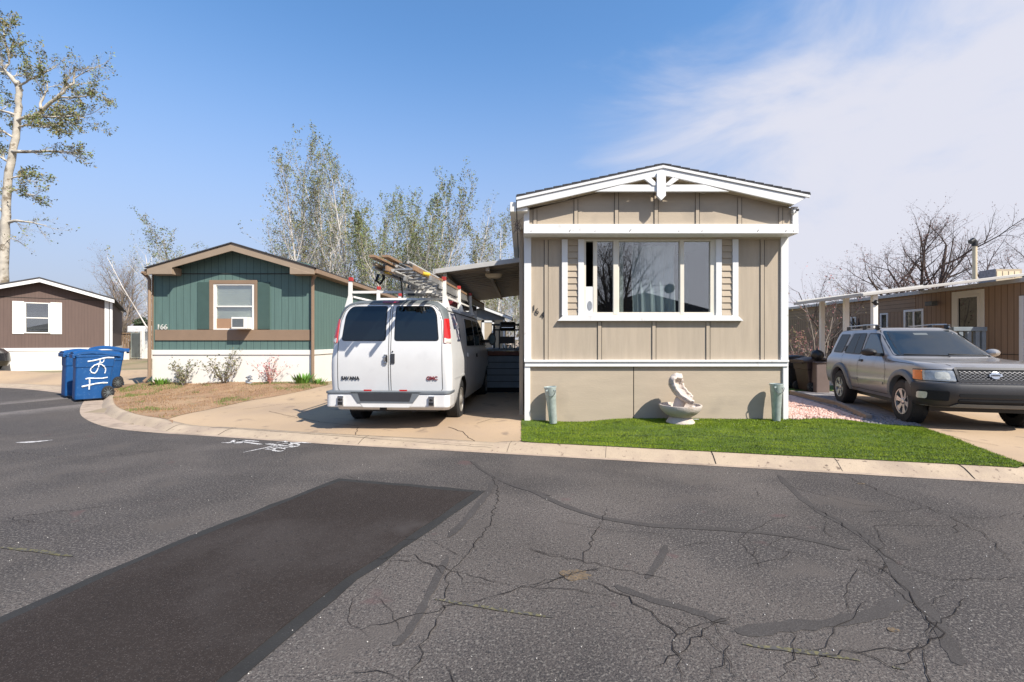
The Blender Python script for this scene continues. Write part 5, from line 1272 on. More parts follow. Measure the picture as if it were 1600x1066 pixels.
# side
for fn, sgn in ((sideR, 1), (sideL, -1)):
    for P, rr_ in (([(1.62, 1.33), (2.55, 1.33), (2.55, 1.86), (1.74, 1.86)], .05), ([(2.66, 1.33), (3.30, 1.33), (3.22, 1.86), (2.66, 1.86)], .04), ([(3.42, 1.33), (4.42, 1.30), (4.10, 1.60), (3.82, 1.84), (3.36, 1.86)], .05)):
        Q = rounded(P, rr_); Q = Q if sgn > 0 else Q[::-1]
        mb = MB(); patch(mb, Q, fn, .008, depth=.012); mb.build('side_window', M['glassd'], VAN, local=True, recalc=True)
    mb = MB(); line(mb, [(1.52, .55), (1.52, 1.93)], fn, .009, .003); line(mb, [(2.60, .45), (2.60, 1.93)], fn, .009, .003); line(mb, [(3.36, .45), (3.36, 1.93)], fn, .009, .003); line(mb, [(4.6, .95), (4.55, 1.25)], fn, .009, .003); line(mb, [(.3, 1.93), (3.9, 1.93)], fn, .02, .006)
    mb.build('side_seams', M['gap'], VAN, local=True)
    mb = MB(); line(mb, [(.35, .80), (4.4, .80)], fn, .018, .004); line(mb, [(.3, .815), (4.4, .815)], fn, .008, .010); mb.build('body_crease', M['vanw'], VAN, local=True)
    mb = MB(); patch(mb, rounded([(1.60, 1.12), (1.74, 1.12), (1.74, 1.20), (1.60, 1.20)][::sgn], .01), fn, .02); mb.build('door_handle', M['vanw'], VAN, local=True, recalc=True)
    mb = MB(); patch(mb, rounded([(2.68, 1.08), (2.80, 1.08), (2.80, 1.16), (2.68, 1.16)][::sgn], .01), fn, .015); mb.build('door_handle', M['black'], VAN, local=True, recalc=True)
    mb = MB(); mb.prism(rounded([(4.02, 1.33), (4.20, 1.33), (4.18, 1.62), (4.03, 1.60)], .03), sgn*1.12, sgn*1.12+.0, 'x') if 0 else None
    mx_, my_ = sgn*1.17, 4.25
    rows = []
    for k in range(7):
        a = k/6; rr2 = .5*math.sin(math.pi*min(.999, .08+a*.62)); 
        rows.append([(mx_+.095*math.cos(t*.4488)*(1.0 if k < 2 else 1-.08*k), my_-.06+.15*a, 1.47+.155*math.sin(t*.4488)*(1.0 if k < 2 else 1-.09*k)) for t in range(14)])
    mb.grid(rows, closed=True); n_ = len(mb.v); mb.f.append(tuple(range(n_-14, n_))); mb.m.append(0); mb.f.append(tuple(range(14))[::-1]); mb.m.append(0)
    mb.box(sgn*.93, sgn*1.08, my_, my_+.05, 1.38, 1.46); mr_ = mb.build('side_mirror', M['black'], VAN, local=True, smooth='auto', recalc=True)
    mb = MB(); mb.prism([(mx_+.070*math.cos(t*.4488), 1.47+.115*math.sin(t*.4488)) for t in range(14)], my_-.066, my_-.0615); mb.build('mirror_glass', M['mirr'], mr_, local=True)
mb = MB(); patch(mb, [(.55, 1.63), (.93, 1.63), (.93, 1.90), (.47, 1.90), (.50, 1.72)], sideR, .005, depth=.006); patch(mb, [(.72, 1.42), (1.06, 1.42), (1.06, 1.66), (.72, 1.63)], sideR, .005, depth=.006); mb.build('sticker', M['sign'], VAN, local=True, recalc=True)
mb = MB(); patch(mb, rounded([(-.80, 1.40), (.80, 1.40), (.72, 1.90), (-.72, 1.90)], .08), lambda a, b, o: B.front(a, b, o), .008); mb.build('windscreen', M['glassd'], VAN, local=True, recalc=True)
mb = MB(); patch(mb, rounded([(-.75, .72), (.75, .72), (.75, .98), (-.75, .98)], .03), lambda a, b, o: B.front(a, b, o), .01); mb.build('grille', M['charc'], VAN, local=True, recalc=True)
# roof rack
rk = []
for sg in (-1, 1):
    for y in (.42, 1.75, 3.1):
        mb = MB(); mb.prism([(sg*.80-.10, 2.0), (sg*.80+.02*1, 2.0), (sg*.80+.02, 2.46), (sg*.80-.035, 2.46), (sg*.80-.04, 2.20)] if sg < 0 else [(.80-.02, 2.0), (.80+.10, 2.0), (.80+.04, 2.20), (.80+.035, 2.46), (.80-.02, 2.46)], y-.02, y+.02); pst = mb.build('rack_post', M['whitew'], VAN, local=True)
        mb = MB(); mb.box(sg*.80-.032, sg*.80+.036, y-.03, y+.03, 2.44, 2.505); mb.build('post_cap', M['redc'], pst, local=True, bevel=.006)
for y in (.42, 1.75, 3.1):
    mb = MB(); mb.box(-.80, .80, y-.018, y+.018, 2.235, 2.275); mb.build('rack_bar', M['whitew'], VAN, local=True)
for sg in (-1, 1):
    mb = MB(); mb.box(sg*.80-.015, sg*.80+.015, .42, 3.1, 2.17, 2.2); mb.build('rack_rail', M['whitew'], VAN, local=True)
bpy.context.view_layer.update()
VM = wm(VAN)
def vt(p): return VM @ Vector(p)
# ladders and pipes on the rack (things of their own)
def ladder(label, x0, x1, y0, y1, z, mr_, mn, nr):
    t = thing('ladder', label, 'ladder', vt((x0, y0, z)), R(-3.2), 'ladders carried on the van rack')
    for x in (x0, x1):
        mb = MB(); mb.box(-.018, .018, 0, y1-y0, 0, .075); o = mb.build('rail', mr_, t, local=True, bevel=.004); o.location = (x-x0, 0, 0)
    for i in range(nr):
        y = .15+(y1-y0-.3)*i/(nr-1); mb = MB(); mb.tube([(0, y, .037), (x1-x0, y, .037)], .014, 8); mb.build('rung', mn, t, local=True)
    return t
ladder('long fibreglass ladder lying topmost on the van rack', .22, .62, -.75, 5.1, 2.44, M['ladder'], M['laddera'], 18)
ladder('aluminium ladder lying under the fibreglass ladder on the van rack', .36, .76, -.35, 5.0, 2.345, M['laddera'], M['laddera'], 16)
ladder('short ladder lying flat beneath the others on the van rack', .26, .70, .3, 3.4, 2.28, M['laddera'], M['alu'], 10)
t = thing('ladder', 'long ladder standing on its edge along the right side of the van rack', 'ladder', vt((.79, .2, 2.29)), R(-3.2), 'ladders carried on the van rack')
mb = MB(); mb.box(-.03, .0, 0, 5.4, .13, .17); mb.build('rail', M['ladder'], t, local=True); mb = MB(); mb.box(-.03, 0, 0, 5.4, .0, .04); mb.build('rail', M['laddera'], t, local=True)
mb = MB(); mb.box(-.02, -.008, 0, 5.4, .04, .13); mb.build('web_panel', M['laddera'], t, local=True)
r = random.Random(4)
for i in range(14):
    x, z = .02+.065*(i % 9)+r.uniform(-.01, .01), (2.52 if i < 9 else 2.42)+r.uniform(0, .05)+(.035 if i % 2 else 0); mb = MB(); y0 = -.72+r.uniform(0, .35)
    mb.tube([vt((x, y0, z)), vt((x+.08, 2.6+r.uniform(0, .8), z-.02))], r.uniform(.016, .024), 10)
    tag(mb.build('conduit_pipe', [M['laddera'], M['alu'], M['vang']][i % 3], smooth='auto'), 'thin metal conduit pipe in the bundle tied on top of the van ladders', 'pipe', 'conduit pipes bundled on the van rack')
for i, (x, y0, y1, z, w_, m_) in enumerate([(.04, -.95, 2.6, 2.60, .09, 'ladder'), (.17, -.80, 2.9, 2.625, .10, 'ladder'), (.02, -.78, 2.2, 2.52, .06, 'shedw')]):
    mb = MB(); mb.box(x, x+w_, y0, y1, z, z+.035, VM); tag(mb.build('timber_plank', M[m_], bevel=.003), ['long wooden plank sticking out furthest at the rear left of the van rack load', 'wide wooden plank on top of the van rack load', 'narrow pale wooden plank low in the van rack load'][i], 'plank', 'planks on the van rack')
mb = MB(); mb.tube([vt(p) for p in ((.22, .02, 2.13), (.215, -.02, 2.3), (.22, -.12, 2.45), (.20, -.2, 2.60), (.10, -.2, 2.68), (.5, -.1, 2.60))], .012, 6); mb.tube([vt(p) for p in ((-.06, -.3, 2.45), (-.08, -.35, 2.35), (-.02, -.33, 2.30), (.02, -.28, 2.4), (.0, -.3, 2.5))], .022, 8)
tag(mb.build('tie_down_strap', M['black'], smooth='auto'), 'black strap tying the ladder bundle down to the back of the van', 'strap')
mb = MB()
mb.box(-.12, .28, 1.3, 1.34, 2.26, 2.50, VM); mb.mi = 1; mb.box(-.08, .24, 1.285, 1.298, 2.42, 2.48, VM); mb.box(-.08, .05, 1.285, 1.298, 2.28, 2.38, VM)
tag(mb.build('wooden_crate', [M['shedw'], M['black']], bevel=.003), 'pale wooden crate behind the rear crossbar of the van rack', 'crate')
for i, (x, y, z, m_) in enumerate([(.10, -.5, 2.47, 'yellow'), (.63, -.32, 2.46, 'yellow')]):
    mb = MB(); mb.tube([vt((x, y, z)), vt((x+.08, y+.1, z-.01))], [.028, .034], 10); tag(mb.build('pipe_end_cap', M[m_]), ['yellow end cap at the left of the van ladder bundle', 'yellow end cap at the right of the van ladder bundle'][i], 'cap')
mb = MB(); mb.box(.35, .78, 3.0, 4.2, 2.17, 2.27, VM); mb.mi = 1; mb.box(.4, .6, 2.2, 2.8, 2.17, 2.26, VM); tag(mb.build('toolbox', [M['blackp'], M['badger']], bevel=.02), 'dark red and black tool cases under the ladders on the van roof', 'tool case')

# ---------------------------------------------------------------- SILVER SUV
hd = R(180-14.5)
fw = Vector((-math.sin(hd), math.cos(hd), 0)); rt_ = Vector((math.cos(hd), math.sin(hd), 0))
SL = 4.55; fy = 3.78; ry = 1.05
fc = Vector((6.66, 8.30, 0))-rt_*.90             # front axle centre
org = fc-fw*fy
SUV = thing('parked_suv', 'silver sport utility car with charcoal bumper and roof rails, parked on the right driveway', 'car', (org.x, org.y, .075), hd)
Q_ = Body([(.36, .22, 4.42, .80, .12, .30), (.48, .10, 4.52, .86, .14, .32), (.66, .05, 4.55, .885, .16, .34), (.80, .07, 4.53, .89, .16, .34), (.93, .09, 4.50, .885, .16, .32), (1.00, .10, 4.46, .875, .16, .30), (1.045, .11, 4.38, .86, .16, .28), (1.075, .12, 4.20, .84, .16, .26), (1.105, .125, 3.60, .82, .16, .22), (1.125, .13, 3.36, .805, .16, .20),
           (1.16, .14, 3.26, .795, .16, .20), (1.30, .20, 2.98, .760, .16, .18), (1.45, .27, 2.70, .72, .16, .17), (1.58, .34, 2.48, .685, .16, .16), (1.645, .40, 2.36, .655, .16, .16), (1.685, .46, 2.24, .60, .16, .16), (1.705, .60, 2.05, .50, .16, .16), (1.71, .9, 1.8, .3, .1, .1)])
mb = MB(); zs = [.36, .42, .48, .56, .66, .73, .80, .87, .93, .97, 1.0, 1.025, 1.045, 1.06, 1.075, 1.09, 1.105, 1.125, 1.16, 1.23, 1.30, 1.38, 1.45, 1.52, 1.58, 1.62, 1.645, 1.67, 1.685, 1.697, 1.705, 1.71]
rings = [Q_.ring(z) for z in zs]; mb.grid(rings, closed=True); n = len(rings[0]); mb.f.append(tuple(range(n))[::-1]); mb.m.append(0); o_ = len(mb.v)-n; mb.f.append(tuple(range(o_, o_+n))); mb.m.append(0)
sb = mb.build('body', [M['silver'], M['black']], SUV, local=True, recalc=True)
cm_ = MB()
for y in (ry, fy):
    for sg in (-1, 1): cm_.lathe([(.44, -.2), (.44, .2)], 40, Matrix.Rotation(R(90), 4, 'Y'), c=(sg*.78, y, .40))
cut(sb, cm_, M['black'])
sb.data.polygons.foreach_set('use_smooth', [True]*len(sb.data.polygons)); sb.data.set_sharp_from_angle(angle=R(32))
for y in (ry, fy):
    for sg in (-1, 1):
        w_ = thing('wheel', '', '', (0, 0, 0)); del w_['label']; del w_['category']; w_.parent = SUV; wheel(w_, sg*.785, y, .372, .25, sg, 'alloy')
        mb = MB(); rows = []
        sd = lambda a, b, o, sg=sg: Q_.side(sg, a, b, o)
        A0, A1 = -.15, math.pi+.15
        for (rr_, of_) in ((.43, -.05), (.432, .045), (.45, .055), (.50, .052), (.525, .035), (.535, -.01)):
            rows.append([sd(y+rr_*math.cos(A0+(A1-A0)*i/28), max(.37, .40+rr_*math.sin(A0+(A1-A0)*i/28)), of_) for i in range(29)])
        mb.grid(rows); mb.build('wheel_flare', M['charc'] if 0 else M['vanch'], SUV, local=True, smooth='auto')
ffn = lambda a, b, o: Q_.front(a, b, o)
# wrap-around function: parameter a runs across the front and round the corners
def wrap(a, b, o):
    w = Q_.at(b)[2]; yf = Q_.at(b)[1]; rf = Q_.at(b)[4]; s = abs(a); sg = 1 if a > 0 else -1
    flat = w-rf; arc = rf*math.pi/2
    if s <= flat: return (a, yf-.07*(s/w)**2+o, b)
    if s <= flat+arc:
        th_ = (s-flat)/rf; x = flat+(rf+o)*math.sin(th_); y = yf-rf+(rf+o)*math.cos(th_)
        y -= .07*(min(x, w)/w)**2*max(0, (y-(yf-rf))/(rf)); return (sg*x, y, b)
    return (sg*(w+o), yf-rf-(s-flat-arc), b)
# bumper
mb = MB(); rows = []
NS = 60; ext = 1.30
prof = [(.36, -.03), (.375, .06), (.42, .085), (.52, .095), (.62, .10), (.70, .10), (.745, .085), (.755, .02), (.757, -.02)]
for z, of_ in prof: rows.append([wrap(-ext+2*ext*i/NS, z, of_*(1 if abs(-ext+2*ext*i/NS) < 1.05 else .55)) for i in range(NS+1)])
mb.grid(rows); mb.build('front_bumper', M['charc'], SUV, local=True, smooth='auto', recalc=True)
mb = MB(); patch(mb, rounded([(-.50, .545), (.50, .545), (.50, .60), (-.50, .60)], .02), wrap, .108); patch(mb, rounded([(-.50, .455), (.50, .455), (.50, .51), (-.50, .51)], .02), wrap, .102)
mb.build('lower_intake', M['dark'], SUV, local=True, recalc=True)
mb = MB(); patch(mb, rounded([(-.56, .38), (.56, .38), (.50, .435), (-.50, .435)], .02), wrap, .105); mb.build('skid_lip', M['vanch'], SUV, local=True, recalc=True)
for sg in (-1, 1):
    mb = MB(); patch(mb, rounded([(sg*.60, .47), (sg*.93, .49), (sg*.93, .635), (sg*.60, .635)][::sg], .03), wrap, .108); fg = mb.build('fog_lamp_recess', M['dark'], SUV, local=True, recalc=True)
    mb = MB(); patch(mb, rounded([(sg*.80, .50), (sg*.925, .50), (sg*.925, .61), (sg*.80, .61)][::sg], .03), wrap, .115); mb.build('fog_lamp', M['clear'], fg, local=True, recalc=True)
    mb = MB(); patch(mb, rounded([(sg*.49, .785), (sg*.90, .79), (sg*.895, .95), (sg*.52, .955)][::sg], .025), wrap, .020); hl = mb.build('headlight', M['lampl'], SUV, local=True, recalc=True, smooth='auto')
    mb = MB(); patch(mb, rounded([(sg*.905, .79), (sg*1.12, .80), (sg*1.11, .945), (sg*.90, .95)][::sg], .02), wrap, .020); mb.build('turn_signal', M['amber'], hl, local=True, recalc=True, smooth='auto')
    mb = MB(); line(mb, rounded([(sg*.48, .775), (sg*1.13, .785), (sg*1.12, .96), (sg*.50, .968)][::sg], .02), wrap, .012, .012, close=True); mb.build('lamp_surround', M['black'], SUV, local=True)
    mb = MB(); patch(mb, rounded([(sg*.56, .81), (sg*.74, .81), (sg*.74, .93), (sg*.58, .93)][::sg], .04), wrap, .024, depth=.004); mb.build('reflector', M['clear'], hl, local=True, recalc=True)
# grille
mb = MB(); patch(mb, rounded([(-.46, .80), (.46, .80), (.485, .985), (-.485, .985)], .02), wrap, .018); gr = mb.build('grille', M['dark'], SUV, local=True, recalc=True)
mb = MB(); GP = rounded([(-.465, .795), (.465, .795), (.49, .992), (-.49, .992)], .02); line(mb, GP, wrap, .035, .030, close=True); mb.build('grille_frame', M['charc'], gr, local=True)
mb = MB()
for k in range(3):
    zc = .835+k*.046; P = []; n_ = 14
    for i in range(n_+1): P.append((-.45+.90*i/n_, zc+(.020 if i % 2 else -.020)))
    line(mb, P, wrap, .0065, .034); line(mb, [(a, 2*zc-b) for a, b in P], wrap, .0065, .033)
mb.build('grille_mesh', M['meshg'], gr, local=True)
mb = MB(); patch(mb, [(.062*math.cos(t*.2618), .893+.058*math.sin(t*.2618)) for t in range(24)], wrap, .042); em = mb.build('emblem', M['chrome'], SUV, local=True, recalc=True)
mb = MB(); patch(mb, rounded([(-.082, .873), (.082, .873), (.082, .913), (-.082, .913)], .006), wrap, .050); mb.build('emblem_bar', M['chrome'], em, local=True, recalc=True)
ep = wrap(0, .885, .056)
text_mesh('NISSAN', .034, .001, Matrix.Translation((.065, ep[1], .881)) @ Matrix.Rotation(R(180), 4, 'Z') @ Matrix.Rotation(R(90), 4, 'X'), M['badge'], em, 'emblem_lettering', .0008)
# glass
mb = MB(); patch(mb, rounded([(-.72, 1.17), (.72, 1.17), (.585, 1.635), (-.585, 1.635)], [.05, .05, .06, .06]), ffn, .006); ws = mb.build('windscreen', M['glassw'], SUV, local=True, recalc=True, smooth='auto')
mb = MB(); patch(mb, rounded([(-.755, 1.145), (.755, 1.145), (.61, 1.655), (-.61, 1.655)], [.05, .05, .06, .06]), ffn, .003); mb.build('windscreen_seal', M['black'], SUV, local=True, recalc=True)
mb = MB()
for a, b in (((-.05, 1.165), (.60, 1.185)), ((-.68, 1.165), (-.08, 1.19))):
    p, q = Vector(ffn(*a, .02)), Vector(ffn(*b, .02)); mb.tube([p, q], .010, 6); mb.tube([p, p+Vector((0, .05, -.03))], .010, 6)
mb.build('wiper', M['black'], SUV, local=True)
mb = MB(); patch(mb, rounded([(-.10, 1.545), (.13, 1.545), (.13, 1.585), (-.10, 1.585)], .01), ffn, .009, depth=.004); mb.build('windscreen_sticker', M['vang'], ws, local=True, recalc=True)
for sg in (1, -1):
    sd = lambda a, b, o, sg=sg: Q_.side(sg, a, b, o)
    def addp(nm, P, rr_, m_, of_, parent=SUV, dpt=.012):
        Qp = rounded(P, rr_); Qp = Qp if sg > 0 else Qp[::-1]; mb = MB(); patch(mb, Qp, sd, of_, depth=dpt); return mb.build(nm, m_, parent, local=True, recalc=True)
    addp('window_surround', [(.50, 1.125), (3.05, 1.105), (2.98, 1.16), (2.48, 1.60), (.62, 1.61), (.36, 1.2)], .04, M['silver'], .002) if 0 else None
    addp('side_window', [(1.98, 1.15), (2.93, 1.135), (2.86, 1.21), (2.43, 1.57), (2.06, 1.585)], [.04, .03, .03, .05, .05], M['glassw'], .007)
    addp('side_window', [(1.08, 1.16), (1.88, 1.15), (1.92, 1.585), (1.30, 1.585)], [.03, .03, .05, .05], M['glassd'], .007)
    addp('side_window', [(.42, 1.17), (.92, 1.165), (1.10, 1.57), (.62, 1.575)], [.04, .03, .05, .05], M['glassd'], .007)
    mb = MB()
    for P in ([(1.98, 1.15), (2.93, 1.135), (2.86, 1.21), (2.43, 1.57), (2.06, 1.585)], [(1.08, 1.16), (1.88, 1.15), (1.92, 1.585), (1.30, 1.585)], [(.42, 1.17), (.92, 1.165), (1.10, 1.57), (.62, 1.575)]): line(mb, rounded(P, .04), sd, .022, .008, close=True)
    line(mb, [(1.55, 1.16), (1.62, 1.585)], sd, .03, .009)
    mb.build('window_seal', M['black'], SUV, local=True)
    mb = MB(); line(mb, [(1.96, .40), (1.96, 1.12), (2.0, 1.60)], sd, .008, .003); line(mb, [(3.12, .62), (3.16, .90), (3.05, 1.10)], sd, .008, .003); line(mb, [(1.42, .62), (1.10, .95), (1.02, 1.13), (1.24, 1.60)], sd, .008, .003); line(mb, [(1.6, .43), (3.2, .43)], sd, .008, .004)
    line(mb, [(3.2, 1.062), (4.1, 1.035)], sd, .008, .003); mb.build('door_seam', M['gap'], SUV, local=True)
    addp('side_moulding', [(1.55, .60), (1.94, .60), (1.94, .645), (1.55, .645)], .005, M['vanch'], .012)
    addp('side_moulding', [(1.98, .60), (3.05, .60), (3.05, .645), (1.98, .645)], .005, M['silver'], .012)
    addp('door_handle', [(1.78, 1.0), (1.93, 1.0), (1.93, 1.055), (1.78, 1.055)][0:4] if 0 else [(2.03, 1.0), (2.16, 1.0), (2.16, 1.05), (2.03, 1.05)], .015, M['black'], .02)
    addp('rear_door_handle', [(1.02, 1.19), (1.08, 1.19), (1.12, 1.32), (1.07, 1.32)], .015, M['black'], .014)
    addp('sill', [(1.55, .37), (3.3, .37), (3.3, .42), (1.55, .42)], .01, M['silver'], .015)
    # mirror
    mb = MB(); rows = []
    for k in range(8):
        a = k/7; sc_ = (.85, .98, 1, .98, .92, .8, .6, .3)[k]
        rows.append([(sg*(1.00+.125*math.cos(t*.4488)*sc_), 2.72+.17*a-.03*math.cos(t*.4488), 1.205+.075*math.sin(t*.4488)*sc_) for t in range(14)])
    mb.grid(rows, closed=True); mb.f.append(tuple(range(14))[::-1]); mb.m.append(0); n_ = len(mb.v); mb.f.append(tuple(range(n_-14, n_))); mb.m.append(0)
    mb.box(sg*.80, sg*.92, 2.80, 2.86, 1.14, 1.19); mb.build('side_mirror', M['blackp'] if sg > 0 else M['silver'], SUV, local=True, smooth='auto', recalc=True)
    # roof rail
    mb = MB(); mb.tube([(sg*.60, .70, 1.70), (sg*.60, .78, 1.755), (sg*.60, 1.6, 1.77), (sg*.60, 2.15, 1.755), (sg*.59, 2.28, 1.69)], .014, 8); rr3 = mb.build('roof_rail', M['alloy'], SUV, local=True, smooth='auto')
    for y in (.76, 1.6, 2.18):
        mb = MB(); mb.box(sg*.60-.025, sg*.60+.025, y-.07, y+.07, 1.66, 1.755); mb.build('rail_foot', M['blackp'], rr3, local=True, bevel=.015)
mb = MB(); line(mb, [(-.60, 1.0), (-.66, 1.01)], ffn, .01, .01)
# bonnet shut lines: points on the hood surface
def hood(x, y, o=.004):
    lo, hi = .93, 1.16
    for _ in range(22):
        m_ = (lo+hi)/2
        if Q_.front(x, m_)[1] > y: lo = m_
        else: hi = m_
    return (x, y, lo+o)
mb = MB()
for sg in (-1, 1):
    P = [(sg*.50, 4.40), (sg*.62, 4.25), (sg*.70, 4.0), (sg*.725, 3.7), (sg*.735, 3.45)]
    D = []
    for a, b in zip(P, P[1:]):
        for k in range(6): D.append((a[0]+(b[0]-a[0])*k/6, a[1]+(b[1]-a[1])*k/6))
    mb.grid([[hood(x-.005, y) for x, y in D], [hood(x+.005, y) for x, y in D]])
mb.build('bonnet_seam', M['gap'], SUV, local=True)
# interior hints and underside
mb = MB(); mb.box(-.70, .70, .35, 4.2, .27, .36); mb.build('underbody', M['black'], SUV, local=True)

# ---------------------------------------------------------------- dark car nosing in at the far left
t = thing('parked_car', 'dark parked car cut off by the left picture edge before the brown home', 'car', ((-12-CX)*18/F-4.45, 18, .28), R(-90))
DB = Body([(.25, .1, 4.4, .80, .2, .3), (.45, .0, 4.5, .86, .2, .35), (.75, .0, 4.45, .86, .2, .35), (.92, .1, 4.2, .83, .2, .3), (1.0, .4, 3.4, .78, .2, .3), (1.3, .9, 2.7, .65, .2, .2), (1.38, 1.2, 2.4, .5, .2, .2)])
mb = MB(); rings = [DB.ring(z) for z in (.25, .35, .45, .6, .75, .85, .92, .96, 1.0, 1.1, 1.2, 1.3, 1.36, 1.38)]; mb.grid(rings, closed=True); n = len(rings[0]); mb.f.append(tuple(range(n))[::-1]); mb.m.append(0); o_ = len(mb.v)-n; mb.f.append(tuple(range(o_, o_+n))); mb.m.append(0)
DP = mat('dark_car_paint', (.015, .016, .02), .25, .05, 3, coat=.8)
db = mb.build('body', [DP, M['black']], t, local=True, recalc=True)
cm_ = MB()
for y in (.85, 3.6):
    for sg in (-1, 1): cm_.lathe([(.38, -.2), (.38, .2)], 32, Matrix.Rotation(R(90), 4, 'Y'), c=(sg*.76, y, .33))
cut(db, cm_, M['black']); db.data.polygons.foreach_set('use_smooth', [True]*len(db.data.polygons)); db.data.set_sharp_from_angle(angle=R(35))
for y in (.85, 3.6):
    for sg in (-1, 1):
        w_ = thing('wheel', '', '', (0, 0, 0)); del w_['label']; del w_['category']; w_.parent = t; wheel(w_, sg*.76, y, .33, .21, sg, 'alloy')
for sg in (-1, 1):
    mb = MB(); patch(mb, rounded([(1.1, 1.02), (3.1, 1.02), (2.65, 1.28), (1.35, 1.28)][::sg], .05), lambda a, b, o: DB.side(sg, a, b, o), .006); mb.build('side_window', M['glassd'], t, local=True, recalc=True)
# ============================================================ BINS
def bin_(label, loc, rz, mt_, graffiti=False, sc=1.0, lid=True, group='wheeled bins'):
    t = thing('wheeled_bin', label, 'bin', loc, rz, group); t.scale = (sc,)*3 if not isinstance(sc, tuple) else sc
    mb = MB(); hw = .31
    rows = []
    for z, xa_, xb_, y_ in ((.03, -.40, .33, .255), (.06, -.405, .34, .26), (.72, -.375, .455, .30), (.73, -.385, .475, .315), (.78, -.385, .48, .32), (.95, -.38, .50, .33), (.955, -.395, .52, .345), (1.0, -.395, .53, .345)):
        rows.append([(x, y, z) for x, y in rounded([(xa_, -y_), (xb_, -y_), (xb_, y_), (xa_, y_)], .05, 4)])
    mb.grid(rows, closed=True); n = len(rows[0]); mb.f.append(tuple(range(n))[::-1]); mb.m.append(0); o_ = len(mb.v)-n; mb.f.append(tuple(range(o_, o_+n))); mb.m.append(0)
    mb.build('bin_body', mt_, t, local=True, smooth='auto', recalc=True)
    mb = MB(); rows = []
    for i in range(15):
        f = i/14; x = -.43+1.07*f; z = 1.03+.085*math.sin(math.pi*min(1, f*1.15))*(1-f*.5)-.015*f; hw = .36-.02*abs(f-.5)
        rows.append([(x, -hw, z-.06), (x, -hw, z-.01), (x, -hw*.8, z+.018), (x, 0, z+.028), (x, hw*.8, z+.018), (x, hw, z-.01), (x, hw, z-.06)])
    mb.grid(rows); lo = rows[0]; mb.add(lo, [tuple(range(7))]); mb.add(rows[-1], [tuple(range(7))])
    mb.grid([[(p[0], p[1], p[2]-.04) for p in lo], lo]); mb.build('lid', mt_, t, local=True, smooth='auto')
    mb = MB(); mb.box(-.455, -.395, -.34, .34, .93, 1.02); mb.build('front_lip', mt_, t, local=True, bevel=.012)
    mb = MB(); mb.tube([(.56, -.25, .93), (.62, -.25, .93), (.62, .25, .93), (.56, .25, .93)], .018, 8); mb.build('handle', mt_, t, local=True)
    for sg in (-1, 1):
        mb = MB(); mb.lathe([(.135, -.04), (.15, -.03), (.15, .03), (.135, .04), (.105, .04), (.10, .03)], 28, Matrix.Rotation(R(90), 4, 'X'), c=(.33, sg*.315, .15)); w_ = mb.build('wheel', M['rubber'], t, local=True, smooth='auto')
        mb = MB()
        for k in range(10):
            a = k*math.pi/5; mb.tube([(.33+.03*math.cos(a), sg*.345, .15+.03*math.sin(a)), (.33+.11*math.cos(a), sg*.35, .15+.11*math.sin(a))], .009, 4)
        mb.lathe([(.035, -.01), (.035, .012)], 14, Matrix.Rotation(R(90), 4, 'X'), c=(.33, sg*.35, .15)); mb.build('spokes', M['vang'], w_, local=True)
    if graffiti:
        mb = MB()
        # picture pixels of the enlarged view to the side face
        def fp(a, b):
            z = (900-b)/640.; x = -.40+(a-250)/640.; yy = -(.26+(.30-.26)*min(1, z/.72) if z < .72 else .322+.03*(z-.73)); return (x, yy-.006, z)
        def st(P, w):
            D = []
            for p, q in zip(P, P[1:]):
                for k in range(6): D.append((p[0]+(q[0]-p[0])*k/6, p[1]+(q[1]-p[1])*k/6))
            D.append(P[-1]); rr_ = random.Random(len(P))
            pts = [fp(*p) for p in D]; mb.tube(pts, [w*.5*rr_.uniform(.8, 1.15) for _ in pts], 6)
        st([(425, 355), (500, 345), (580, 330), (640, 315), (700, 305), (805, 308)], .030); st([(600, 335), (600, 365), (625, 378), (650, 365), (660, 330)], .022)
        st([(600, 375), (570, 395), (520, 410), (480, 445), (462, 480), (485, 515), (530, 525), (560, 490), (580, 440), (585, 395), (620, 400), (660, 430), (685, 470), (680, 510), (670, 530)], .028)
        st([(398, 600), (440, 590), (540, 597), (640, 600), (715, 590)], .026); st([(345, 705), (440, 690), (540, 672), (640, 665), (715, 668)], .032); st([(440, 585), (455, 610), (455, 670), (450, 700), (448, 750)], .036)
        mb.build('spray_paint', M['spray'], t, local=True)
    return t
Yb = 11.4; bxw = (150-CX)*Yb/F
bin_('blue wheeled bin in front, sprayed with white number strokes, at the kerb', ((143-CX)*12.0/F, 12.0, .03), R(49), M['blue'], True, (.84, .92, 1.13))
bin_('blue wheeled bin half hidden behind the sprayed bin, at its left', ((125-CX)*12.8/F, 12.8, .03), R(53), M['blue'], sc=(.84, .92, 1.13))
bin_('blue wheeled bin in shade behind the sprayed bin, at its right', ((165-CX)*13.9/F, 13.9, .13), R(40), M['blue'], sc=(.84, .92, 1.10))
DK = mat('dark_bin_plastic', (.018, .018, .022), .5, .15, 5)
bin_('dark wheeled bin beside the tan home corner at the right rear', ((1238-CX)*14.2/F, 14.2, .08), R(170), DK, sc=.9, group='bins at the right rear')
BK = mat('brown_bin_plastic', (.045, .028, .024), .5, .15, 5)
bin_('dark brown wheeled bin behind the silver car', ((1270-CX)*13.4/F, 13.4, .1), R(190), BK, sc=.85, group='bins at the right rear')
mb = MB(); x = (1282-CX)*13.0/F; mb.box(x-.17, x+.19, 12.9, 13.3, .08, .88); mb.mi = 1; mb.box(x-.19, x+.21, 12.88, 13.32, .88, .93)
tag(mb.build('storage_box', [mat('taupe_box', (.14, .105, .095), .7), mat('taupe_lid', (.12, .09, .08), .6)], bevel=.02), 'taupe storage box between the awning post and the silver car', 'box')
